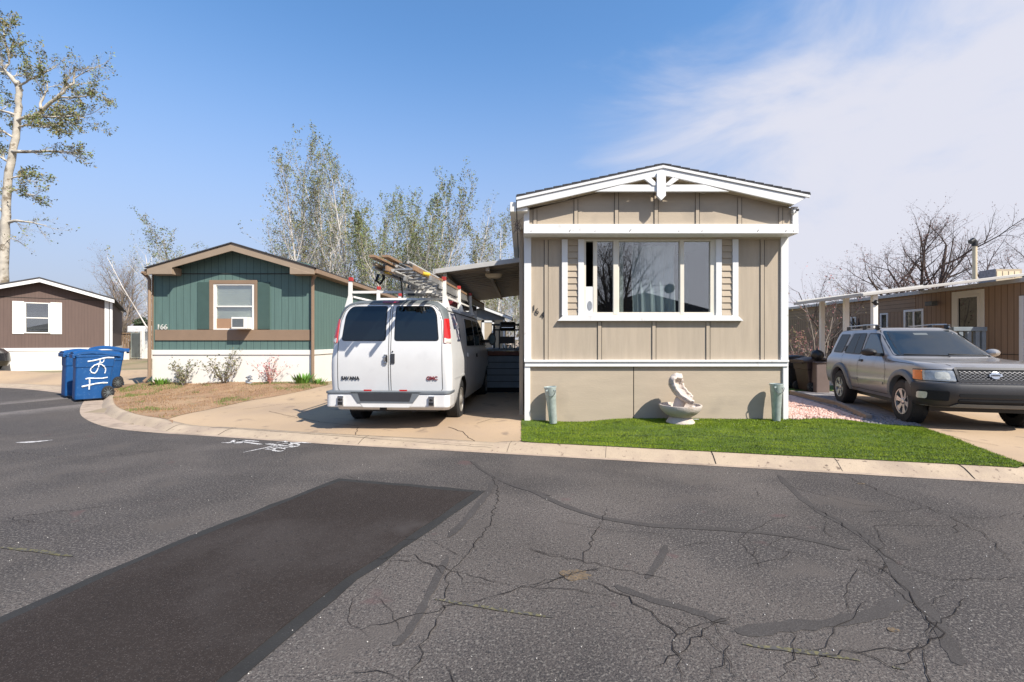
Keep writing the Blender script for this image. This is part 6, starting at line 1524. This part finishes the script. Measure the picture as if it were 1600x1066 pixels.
t = thing('grill_kettle', 'small black round kettle grill standing on the storage box by the awning post', 'grill', (x-.02, 13.1, .93))
mb = MB(); mb.lathe([(.02, .02), (.10, .05), (.15, .12), (.165, .18), (.14, .26), (.08, .31), (.02, .33)], 20, c=(x-.02, 13.1, .93)); mb.build('bowl', M['black'], t, smooth='auto')
mb = MB(); mb.tube([(x-.02, 13.1, 1.25), (x-.02, 13.1, 1.29)], .02, 8); mb.build('knob', M['vang'], t)

# ============================================================ GALVANISED VASES
def vase(u, y, tilt, label):
    x = (u-CX)*y/F; z = yard(x, y)+.02
    t = thing('metal_vase', label, 'vase', (x, y, z), 0, 'galvanised vases against the skirting'); t.rotation_euler = (0, R(tilt), 0)
    mb = MB(); mb.lathe([(.058, 0), (.062, .01), (.064, .06), (.066, .065), (.068, .20), (.070, .205), (.082, .42), (.085, .425), (.095, .555), (.104, .575), (.104, .59), (.096, .59), (.09, .54), (.06, .1)], 28); mb.build('vase_body', M['steel'], t, local=True, smooth='auto')
    for sg in (-1, 1):
        mb = MB(); mb.lathe([(.015, 0), (.015, .01)], 10, Matrix.Rotation(R(90), 4, 'X'), c=(sg*.06, -.078, .54)); mb.build('handle_rivet', M['steel'], t, local=True)
    mb = MB(); mb.tube([(.078*math.sin(a), -.085-.02*math.cos(a), .545-.10*math.cos(a)) for a in [(-1.45+2.9*i/12) for i in range(13)]], .0055, 6); mb.build('handle', M['vang'], t, local=True)
vase(864.5, 7.59, -5, 'galvanised metal vase leaning left, at the left corner of the tan home')
vase(1213, 7.57, 0, 'upright galvanised metal vase at the right corner of the tan home')

# ============================================================ FOUNTAIN
fx, fyy = (1063-CX)*7.40/F, 7.40; fz = yard(fx, fyy)+.005
t = thing('garden_fountain', 'pale stone garden fountain with a curled shell over a round bowl on the green turf', 'fountain', (fx, fyy, fz))
mb = MB(); mb.lathe([(.215, 0), (.215, .02), (.165, .085), (.15, .10)], 36); mb.build('base', M['stone'], t, local=True, smooth='auto')
mb = MB(); mb.lathe([(.13, .09), (.17, .10), (.24, .145), (.295, .20), (.325, .27), (.322, .285), (.30, .285), (.28, .24), (.20, .19), (.02, .18)], 40); mb.build('bowl', M['stone'], t, local=True, smooth='auto')
# shell: a leaning trough with raised rolled rims
def shell():
    mb = MB(); rows = []; n = 22; m_ = 15
    # centreline from the spout (right, low) up to the hood (left, high)
    CL = [(.17, -.06, .335), (.11, -.05, .355), (.04, -.03, .405), (-.035, .0, .475), (-.085, .03, .56), (-.095, .05, .64), (-.04, .05, .705), (.04, .02, .72)]
    WD = [.095, .115, .125, .135, .155, .165, .15, .09]; UP = [(.15, -.3, .95), (.3, -.35, .9), (.55, -.5, .7), (.7, -.6, .35), (.75, -.65, .05), (.65, -.70, -.25), (.3, -.6, -.7), (.1, -.3, -.95)]
    for i in range(n):
        f = i/(n-1)*(len(CL)-1); k = min(int(f), len(CL)-2); q = f-k; q2 = q*q*(3-2*q)
        c = Vector(CL[k]).lerp(Vector(CL[k+1]), q); w_ = WD[k]+(WD[k+1]-WD[k])*q; up = Vector(UP[k]).lerp(Vector(UP[k+1]), q).normalized()
        tg = (Vector(CL[k+1])-Vector(CL[k])).normalized(); sdv = tg.cross(up).normalized(); up = sdv.cross(tg).normalized()
        row = []
        for j in range(m_):
            a = math.pi*(j/(m_-1))*1.1-.05*math.pi; a = a
            rr_ = w_*(1+.04*math.sin(i*1.7+j)); p = c+sdv*(-math.cos(a))*rr_+up*(-math.sin(a)*.75+.5)*rr_; row.append(p)
        rows.append(row)
    mb.grid(rows)
    return mb
o = shell().build('shell', M['stone'], t, local=True, smooth=True)
s_ = o.modifiers.new('solid', 'SOLIDIFY'); s_.thickness = .045; s_.offset = 0; ss = o.modifiers.new('sub', 'SUBSURF'); ss.levels = 1; ss.render_levels = 2
tx = bpy.data.textures.new('rough', 'CLOUDS'); tx.noise_scale = .05; dm = o.modifiers.new('disp', 'DISPLACE'); dm.texture = tx; dm.strength = .018; dm.mid_level = .5
mb = MB(); mb.tube([(-.015, .03, .17), (-.02, .02, .27), (.0, .0, .34), (.03, -.02, .40)], [.10, .085, .09, .08], 14); o = mb.build('pedestal', M['stone'], t, local=True, smooth=True)
mb = MB(); r = random.Random(3)
for i in range(7):
    a = r.random()*6.28; q = .16+.06*r.random(); mb.lathe([(.03, .0), (.042, .02), (.03, .045), (.008, .055)], 8, c=(q*math.cos(a), q*math.sin(a), .21))
mb.build('stones', M['stone'], t, local=True, smooth=True)
mb = MB(); a = gp(1083, 657.5); mb.tube([a+Vector((0, 0, .02)), a+Vector((.07, .0, .022)), a+Vector((.10, .02, .02))], .008, 6); tag(mb.build('twig', M['laddera']), 'small pale stick on the turf right of the fountain base', 'stick')

# ============================================================ TREES AND PLANTS
def seg(mb, a, b, ra, rb, n):
    d = (b-a); L_ = d.length
    if L_ < 1e-6: return
    d /= L_; u = d.orthogonal().normalized(); w = d.cross(u); o = len(mb.v)
    for p, r_ in ((a, ra), (b, rb)):
        for k in range(n):
            t = 6.2832*k/n; q = p+(u*math.cos(t)+w*math.sin(t))*r_; mb.v.append((q.x, q.y, q.z))
    for k in range(n): mb.f.append((o+k, o+(k+1) % n, o+n+(k+1) % n, o+n+k)); mb.m.append(mb.mi)
def rv(r): return Vector((r.gauss(0, 1), r.gauss(0, 1), r.gauss(0, 1))).normalized()
def grow(tb, lf, r, p, d, L_, rad, lv, cfg):
    """a limb that bends, tapers and throws side shoots; leaves on the last level"""
    n = cfg['seg'][lv]; st = L_/n; wob = cfg['wob'][lv]; P = [p]
    for i in range(n):
        d = (d+rv(r)*wob+Vector((0, 0, cfg['up'][lv]))).normalized(); q = p+d*st; f0, f1 = 1-i/n*.75, 1-(i+1)/n*.75
        seg(tb, p, q, rad*f0, rad*f1, cfg['n'][lv]); p = q; P.append(p)
        if lv < cfg['lv'] and (i+1)/n > cfg['bare'][lv]:
            k = cfg['kids'][lv]; k = int(k)+(1 if r.random() < k-int(k) else 0)
            for _ in range(k):
                ax = d.cross(rv(r)).normalized(); an = R(cfg['ang'][lv]*r.uniform(.7, 1.3)); nd = (d*math.cos(an)+ax*math.sin(an)).normalized()
                tpr = 1-(i/n)*cfg['tap']
                grow(tb, lf, r, q, nd, L_*cfg['len'][lv]*r.uniform(.6, 1.25)*tpr, rad*f1*cfg['rr'], lv+1, cfg)
        if lv >= cfg['leaflv']:
            for _ in range(cfg['leaves']):
                if r.random() > cfg.get('lp', 1): continue
                c = q+rv(r)*cfg['ls']*.6+Vector((0, 0, 0)); s = cfg['ls']*r.uniform(.5, 1.2); a = (d*.7+rv(r)).normalized()*s; b = a.cross(rv(r)).normalized()*s*.42
                o = len(lf.v); lf.v += [tuple(c-a*.5), tuple(c+b*.5), tuple(c+a*.5), tuple(c-b*.5)]; lf.f.append((o, o+1, o+2, o+3)); lf.m.append(0 if r.random() < cfg['mix'] else 1)
def tree(name, label, cat, base, cfgs, seed, bark, leafm, group=None, leafname='foliage'):
    t = thing(name, label, cat, base, 0, group); r = random.Random(seed); tb, lf = MB(), MB()
    for (p, d, L_, rad, cfg) in cfgs: grow(tb, lf, r, Vector(p), Vector(d).normalized(), L_, rad, 0, cfg)
    tb.build('trunk', bark, t, local=True, smooth=True)
    if lf.v: lf.build(leafname, leafm, t, local=True)
    return t
POP = dict(seg=[11, 7, 5, 3], wob=[.06, .10, .16, .2], up=[.05, .16, .10, .05], n=[6, 4, 3, 3], kids=[2.1, 1.6, 1.3], bare=[.18, .10, .05], ang=[34, 36, 38], len=[.42, .48, .5], rr=.46, tap=.62, lv=3, leaflv=2, leaves=2, lp=.5, ls=.12, mix=.55)
BAR = dict(POP, leaves=1, lp=.12)
def poplar(seed, H_, leafy=1, stems=3, label='', base=(0, 0, 0), spread=.22):
    r = random.Random(seed*7+1); c = dict(POP, lp=.30*leafy, mix=r.uniform(.35, .75)) if leafy > .2 else BAR; cf = []
    for i in range(stems):
        a = i*6.28/stems+r.random(); s = spread*r.uniform(.6, 1.3) if stems > 1 else .03
        cf.append(((.15*math.cos(a), .15*math.sin(a), 0), (s*math.cos(a), s*math.sin(a), 1), H_*r.uniform(.78, 1.0), .085*H_/10, c))
    return tree('poplar_tree', label, 'tree', base, cf, seed, M['barkp'], [M['leaf'], M['leafo']], 'poplars behind the green home')
GRP = 'poplars behind the green home'
def at(u, Y): return ((u-CX)*Y/F, Y, .3)
P1 = poplar(1, 12.2, 1, 3, 'tallest pale stemmed poplar with young leaves above the green home right roof slope', at(488, 29))
P2 = poplar(2, 11.2, .9, 3, 'wide poplar just right of the tallest one, above the green home eave', at(548, 30))
P3 = poplar(3, 9.6, 1.25, 4, 'dense green poplar above the middle of the white van', at(642, 28.5), .28)
P4 = poplar(4, 10.0, 0, 2, 'almost bare white stemmed poplar left of the carport roof', at(716, 30))
P5 = poplar(5, 9.0, .9, 2, 'slim leafy poplar above the carport roof beside the tan home', at(770, 29))
dup(P2, at(430, 30), 2.1, (1.1, 1.1, .74), 'lower poplar at the left of the tallest one, above the peak of the green home', GRP)
dup(P3, at(598, 31), 1.3, (1, 1, 1.02), 'poplar with olive catkins between the wide poplar and the dense one over the van', GRP)
dup(P1, at(520, 34), 3.9, (1, 1, 1.0), 'poplar behind the gap between the two tallest poplars', GRP)
dup(P5, at(672, 30), 4.4, (1.1, 1.1, 1.10), 'slim poplar at the right shoulder of the dense one over the van', GRP)
dup(P5, at(800, 34), 1.0, (.9, .9, .72), 'short poplar touching the tan home gutter above the carport', GRP)
dup(P4, at(258, 33), 2.0, (.9, .9, .78), 'bare white stemmed poplar above the left eave of the green home', GRP)
dup(P5, at(302, 31), 3.3, (1.1, 1.1, .84), 'leafy poplar above the left roof slope of the green home', GRP)
dup(P2, at(330, 37), .8, (.8, .8, .62), 'low poplar behind the left roof slope of the green home near its peak', GRP)
dup(P2, at(690, 38), 5, (.9, .9, .72), 'distant poplar low behind the van ladders', GRP)
dup(P1, at(640, 40), 5, (.9, .9, .70), 'distant poplar low behind the van roof', GRP)
dup(P3, at(770, 38), 2.6, (.8, .8, .60), 'distant low tree between the shed and the tan home', GRP)
# large white-barked tree at the left edge
Yl = 22; sl = Yl/F
def lp(u, v): return Vector(((u-CX)*sl, Yl, H-(v-CY)*sl))
t = thing('poplar_tree', 'large white barked tree rising behind the brown home at the left picture edge', 'tree', (lp(4, 560).x, Yl, .3))
tb, lf = MB(), MB(); base = Vector(t.location); r = random.Random(21)
def path(P, R_, n=9):
    Q = [lp(*p)-base for p in P]; Q = [q+Vector((0, r.uniform(-.1, .1), 0)) for q in Q]; D = [];
    for a, b in zip(Q, Q[1:]):
        for k in range(4): D.append(a.lerp(b, k/4)+Vector((r.uniform(-.03, .03), r.uniform(-.03, .03), 0)))
    D.append(Q[-1]); tb.tube(D, [R_[0]+(R_[1]-R_[0])*i/(len(D)-1) for i in range(len(D))], n); return D
LC = dict(seg=[6, 5, 3], wob=[.16, .2, .22], up=[.04, .06, .05], n=[4, 3, 3], kids=[1.9, 1.5], bare=[.1, .1], ang=[38, 40], len=[.42, .5], rr=.55, tap=.4, lv=2, leaflv=1, leaves=1, lp=.8, ls=.13, mix=.5)
def limb(P, R_, L_=1.7, kids=7, leafy=1.0, n=7):
    D = path(P, R_, n); c = dict(LC, lp=.42*leafy)
    for i in range(kids):
        k = int(len(D)*(.25+.75*i/kids)); k = min(k, len(D)-2); d = (D[k+1]-D[k]).normalized(); d = (d+rv(r)*.9+Vector((0, 0, .1))).normalized()
        grow(tb, lf, r, D[k], d, L_*r.uniform(.6, 1.2), R_[1]*.8, 0, c)
path([(0, 600), (3, 480), (7, 360), (10, 330), (15, 270), (22, 215), (27, 165), (29, 140), (30, 133)], (.19, .10), 12)
path([(30, 134), (28, 128)], (.12, .10)); path([(-14, 520), (-12, 400), (-2, 350), (8, 345)], (.16, .12))
limb([(40, 184), (60, 175), (80, 160), (100, 145), (112, 128), (118, 105)], (.10, .03), 1.5, 8, .5)
limb([(65, 172), (67, 155), (72, 140), (72, 126)], (.06, .02), .9, 5, .6); limb([(88, 152), (110, 152), (130, 150), (150, 145)], (.05, .02), 1.0, 6, 1)
limb([(28, 140), (18, 120), (5, 110), (-8, 100)], (.11, .04), 1.5, 7, .8); limb([(5, 108), (12, 95), (8, 60), (2, 40)], (.05, .02), 1.3, 7, 1.2)
limb([(24, 190), (45, 182), (80, 184), (115, 180), (132, 185)], (.07, .02), 1.3, 8, 1.2); limb([(20, 238), (50, 238), (80, 236), (105, 238), (125, 240)], (.08, .02), 1.1, 8, .5)
limb([(24, 180), (10, 175), (-10, 170), (-30, 165)], (.07, .02), 1.5, 7, 1.3); limb([(22, 200), (40, 195), (70, 200), (95, 195)], (.05, .02), 1.3, 7, 1.5); limb([(16, 255), (0, 245), (-20, 240)], (.06, .02), 1.4, 6, 1.3)
limb([(12, 300), (30, 296), (45, 304), (62, 306)], (.05, .015), .9, 7, .5); limb([(14, 280), (32, 275), (50, 285)], (.04, .015), .9, 6, .9); limb([(10, 348), (25, 345), (45, 347), (70, 352)], (.08, .015), .9, 6, .12); limb([(6, 380), (18, 372), (32, 380)], (.03, .01), .7, 5, .05)
limb([(30, 137), (45, 125), (60, 118), (75, 110)], (.05, .02), 1.1, 6, .9); limb([(22, 215), (5, 205), (-15, 205)], (.05, .02), 1.3, 6, 1.3); limb([(8, 340), (-4, 320), (-12, 300)], (.05, .02), 1.2, 6, .8)
tb.build('trunk', M['bark'], t, local=True, smooth=True); lf.build('foliage', [M['leaf'], M['leafo']], t, local=True)
# bare tree behind the fence between the brown and green homes
BR = dict(seg=[7, 6, 5, 3], wob=[.10, .14, .18, .22], up=[.06, .08, .06, .03], n=[5, 4, 3, 3], kids=[2.4, 1.8, 1.6], bare=[.05, .05, .05], ang=[38, 38, 40], len=[.55, .52, .5], rr=.52, tap=.35, lv=3, leaflv=3, leaves=1, lp=.15, ls=.10, mix=.5)
tree('bare_tree', 'bushy bare grey brown tree behind the picket railing, left of the green home', 'tree', at(186, 44), [((0, 0, 0), (.1*i-.15, .05, 1), 6.6, .16, BR) for i in range(4)], 31, M['barkg'], [M['bud'], M['leafo']])
# leaning white branchy young tree there
WL = dict(POP, kids=[1.1, 1.2, 1.0], bare=[.55, .2, .1], leaves=1, lp=.35, lv=2, leaflv=2, len=[.28, .5, .5])
tree('poplar_tree', 'thin white stemmed tree leaning left beside the green home', 'tree', ((262-CX)*26/F, 26, .3), [((0, 0, 0), (-.46, 0, .9), 6.4, .05, WL), ((.05, 0, 0), (-.2, 0, 1), 6.0, .035, WL)], 33, M['barkp'], [M['leafo'], M['leaf']])
tree('conifer_bush', 'dark green conifer bush low behind the green home left corner', 'bush', at(226, 40), [((0, 0, 0), (.05, 0, 1), 2.2, .1, dict(BR, leaves=6, lp=1, ls=.28, leaflv=1, lv=2))], 34, M['barkd'], [M['conifer'], M['conifer']])
# spreading bare tree at the right
MP = dict(seg=[6, 6, 5, 4], wob=[.16, .20, .24, .28], up=[.03, .05, .06, .05], n=[6, 5, 3, 3], kids=[1.7, 1.7, 1.5], bare=[.2, .1, .05], ang=[44, 42, 42], len=[.62, .55, .5], rr=.60, tap=.4, lv=3, leaflv=3, leaves=1, lp=.5, ls=.075, mix=.9)
Ym = 24
def ma(u): return ((u-CX)*Ym/F, Ym, .2)
tree('bare_tree', 'wide spreading dark bare tree with reddish buds behind the orange brown home', 'tree', ma(1480), [((0, 0, 0), (.22, .1, 1), 6.4, .22, MP), ((-.3, 0, 0), (-.42, .1, .9), 6.0, .18, MP), ((-.1, .1, 0), (-.75, 0, .8), 6.2, .14, MP), ((0, 0, 0), (-.02, .3, 1), 6.0, .17, MP)], 44, M['barkd'], [M['bud'], M['bud']])
tree('bare_tree', 'smaller dark bare tree with reddish buds at the right picture edge', 'tree', ma(1585), [((0, 0, 0), (.3, .1, 1), 5.4, .17, MP), ((0, 0, 0), (-.2, .2, 1), 5.6, .14, MP)], 45, M['barkd'], [M['bud'], M['bud']])
tree('bare_tree', 'reddish bare tree above the left slope of the orange brown home roof', 'tree', ma(1410), [((0, 0, 0), (-.35, .1, 1), 3.8, .12, MP), ((.05, 0, 0), (.1, .1, 1), 3.6, .12, MP)], 46, M['barkd'], [M['bud'], M['bud']])
# pink budding shrubs near the awning
PS = dict(seg=[6, 5, 4], wob=[.14, .18, .2], up=[.05, .06, .05], n=[4, 3, 3], kids=[1.7, 1.5], bare=[.15, .1], ang=[36, 38], len=[.5, .5], rr=.55, tap=.3, lv=2, leaflv=1, leaves=2, lp=.8, ls=.09, mix=.55)
def multi(n, sp_, L_, rad, c, seed):
    r = random.Random(seed); return [((0, 0, 0), (sp_*r.uniform(-1, 1), sp_*r.uniform(-1, 1), 1), L_*r.uniform(.7, 1.1), rad, c) for _ in range(n)]
tree('flowering_shrub', 'shrub with pink buds right of the tan home, before the distant white fence', 'shrub', ((1248-CX)*18/F, 18, .1), multi(5, .45, 1.7, .03, dict(PS, lp=.45, ls=.07), 1), 51, M['barkg'], [M['pinkb'], M['leafo']])
tree('flowering_shrub', 'taller sparse shrub with pink buds at the left awning post', 'shrub', ((1280-CX)*16/F, 16, .1), multi(3, .25, 2.9, .035, dict(PS, lp=.2, ls=.08), 2), 52, M['barkg'], [M['pinkb'], M['leafo']])
tree('bare_shrub', 'thin leaning bare branches behind the awning posts', 'shrub', ((1318-CX)*17/F, 17, .1), [((0, 0, 0), (-.5, 0, 1), 3.6, .05, dict(PS, lp=.1)), ((.4, 0, 0), (.3, .1, 1), 3.6, .05, dict(PS, lp=.1))], 53, M['barkd'], [M['bud'], M['bud']])
# shrubs before the green home
SH = dict(seg=[6, 5], wob=[.12, .18], up=[.03, .05], n=[4, 3], kids=[1.6], bare=[.15], ang=[34], len=[.42], rr=.6, tap=.3, lv=1, leaflv=0, leaves=1, lp=.95, ls=.08, mix=.8)
def hsh(u, sh_): x, y = (u-CX)*13.3/F, 13.3; return (x, y, yard(x, y))
tree('garden_shrub', 'leftmost leggy shrub before the white skirting of the green home', 'shrub', hsh(286, 0), multi(8, .7, .66, .012, SH, 3), 61, M['barkg'], [M['shrub'], M['leafo']])
tree('garden_shrub', 'middle and tallest shrub before the white skirting of the green home', 'shrub', hsh(350, 0), multi(9, .7, .85, .013, SH, 4), 62, M['barkg'], [M['shrub'], M['leafo']])
RD = mat('red_twig', (.38, .19, .14), .85, .2, 4)
tree('garden_shrub', 'pale reddish twiggy shrub right of the grey ornament before the green home', 'shrub', hsh(421, 0), multi(9, .7, .70, .009, dict(SH, lp=.5), 5), 63, RD, [M['pinkb'], M['shedw']])
def tuft(u, v_y, n, h, label, seed, sp_=.16):
    x, y = (u-CX)*v_y/F, v_y; r = random.Random(seed); mb = MB(); z = yard(x, y)
    for _ in range(n):
        a = r.random()*6.28; q = r.random()*sp_; b = Vector((x+q*math.cos(a), y+q*math.sin(a), z)); l = Vector((math.cos(a)*r.uniform(.2, .9), math.sin(a)*r.uniform(.2, .9), 1)).normalized()*h*r.uniform(.6, 1.15); w = Vector((-math.sin(a+r.random()), math.cos(a), 0))*h*.085
        mb.add([b-w*.6, b+w*.6, b+l*.5+w, b+l*.5-w, b+l*.9-Vector((0, 0, h*.08))*r.random()], [(0, 1, 2, 3), (3, 2, 4)])
    return tag(mb.build('leafy_plant', M['tulip']), label, 'plant', 'green plants at the foot of the green home')
tuft(250, 13.3, 80, .24, 'low fresh green plant at the left corner of the green home', 1, .2)
tuft(473, 13.3, 75, .36, 'tall bladed green plant at the right downspout of the green home', 2, .2)
tuft(496, 13.2, 40, .22, 'small green weed beside the driveway at the right corner of the green home', 3, .16)
mb = MB(); x, y, z = hsh(389, 0)
for i, (dx, dz, r_) in enumerate([(0, .03, .09), (-.02, .09, .075), (.03, .13, .07), (-.03, .18, .06), (.04, .20, .05)]): mb.lathe([(.01, -.03), (r_, -.015), (r_, .012), (.01, .03)], 10, Matrix.Rotation(R(20*(-1)**i), 4, 'Y'), c=(x+dx, y, z+dz))
tag(mb.build('garden_ornament', M['figure'], smooth=True), 'small round grey ornament between two shrubs before the green home', 'ornament')
# far tree line and low hedge
mb = MB(); r = random.Random(5)
for i in range(5000):
    a = r.uniform(-60, 70); z = abs(r.gauss(0, 1.4))*(.6+.4*math.sin(a*.3)); c = Vector((a, r.uniform(62, 70), z+.3)); s = r.uniform(.3, .7); p = rv(r)*s; q = p.cross(rv(r)).normalized()*s*.6; mb.add([c-p, c+q, c+p, c-q], [(0, 1, 2, 3)])
tag(mb.build('distant_hedgerow', M['barkg']), 'low grey brown band of distant bushes along the horizon', 'bushes', kind='stuff')

tree('bare_tree', 'bare tree across the road, mirrored in the left part of the front window', 'tree', (5.6, -13.0, 0), [((0, 0, 0), (.1*i-.2, .05, 1), 6.0, .16, BR) for i in range(4)], 71, M['barkd'], [M['bud'], M['leafo']])
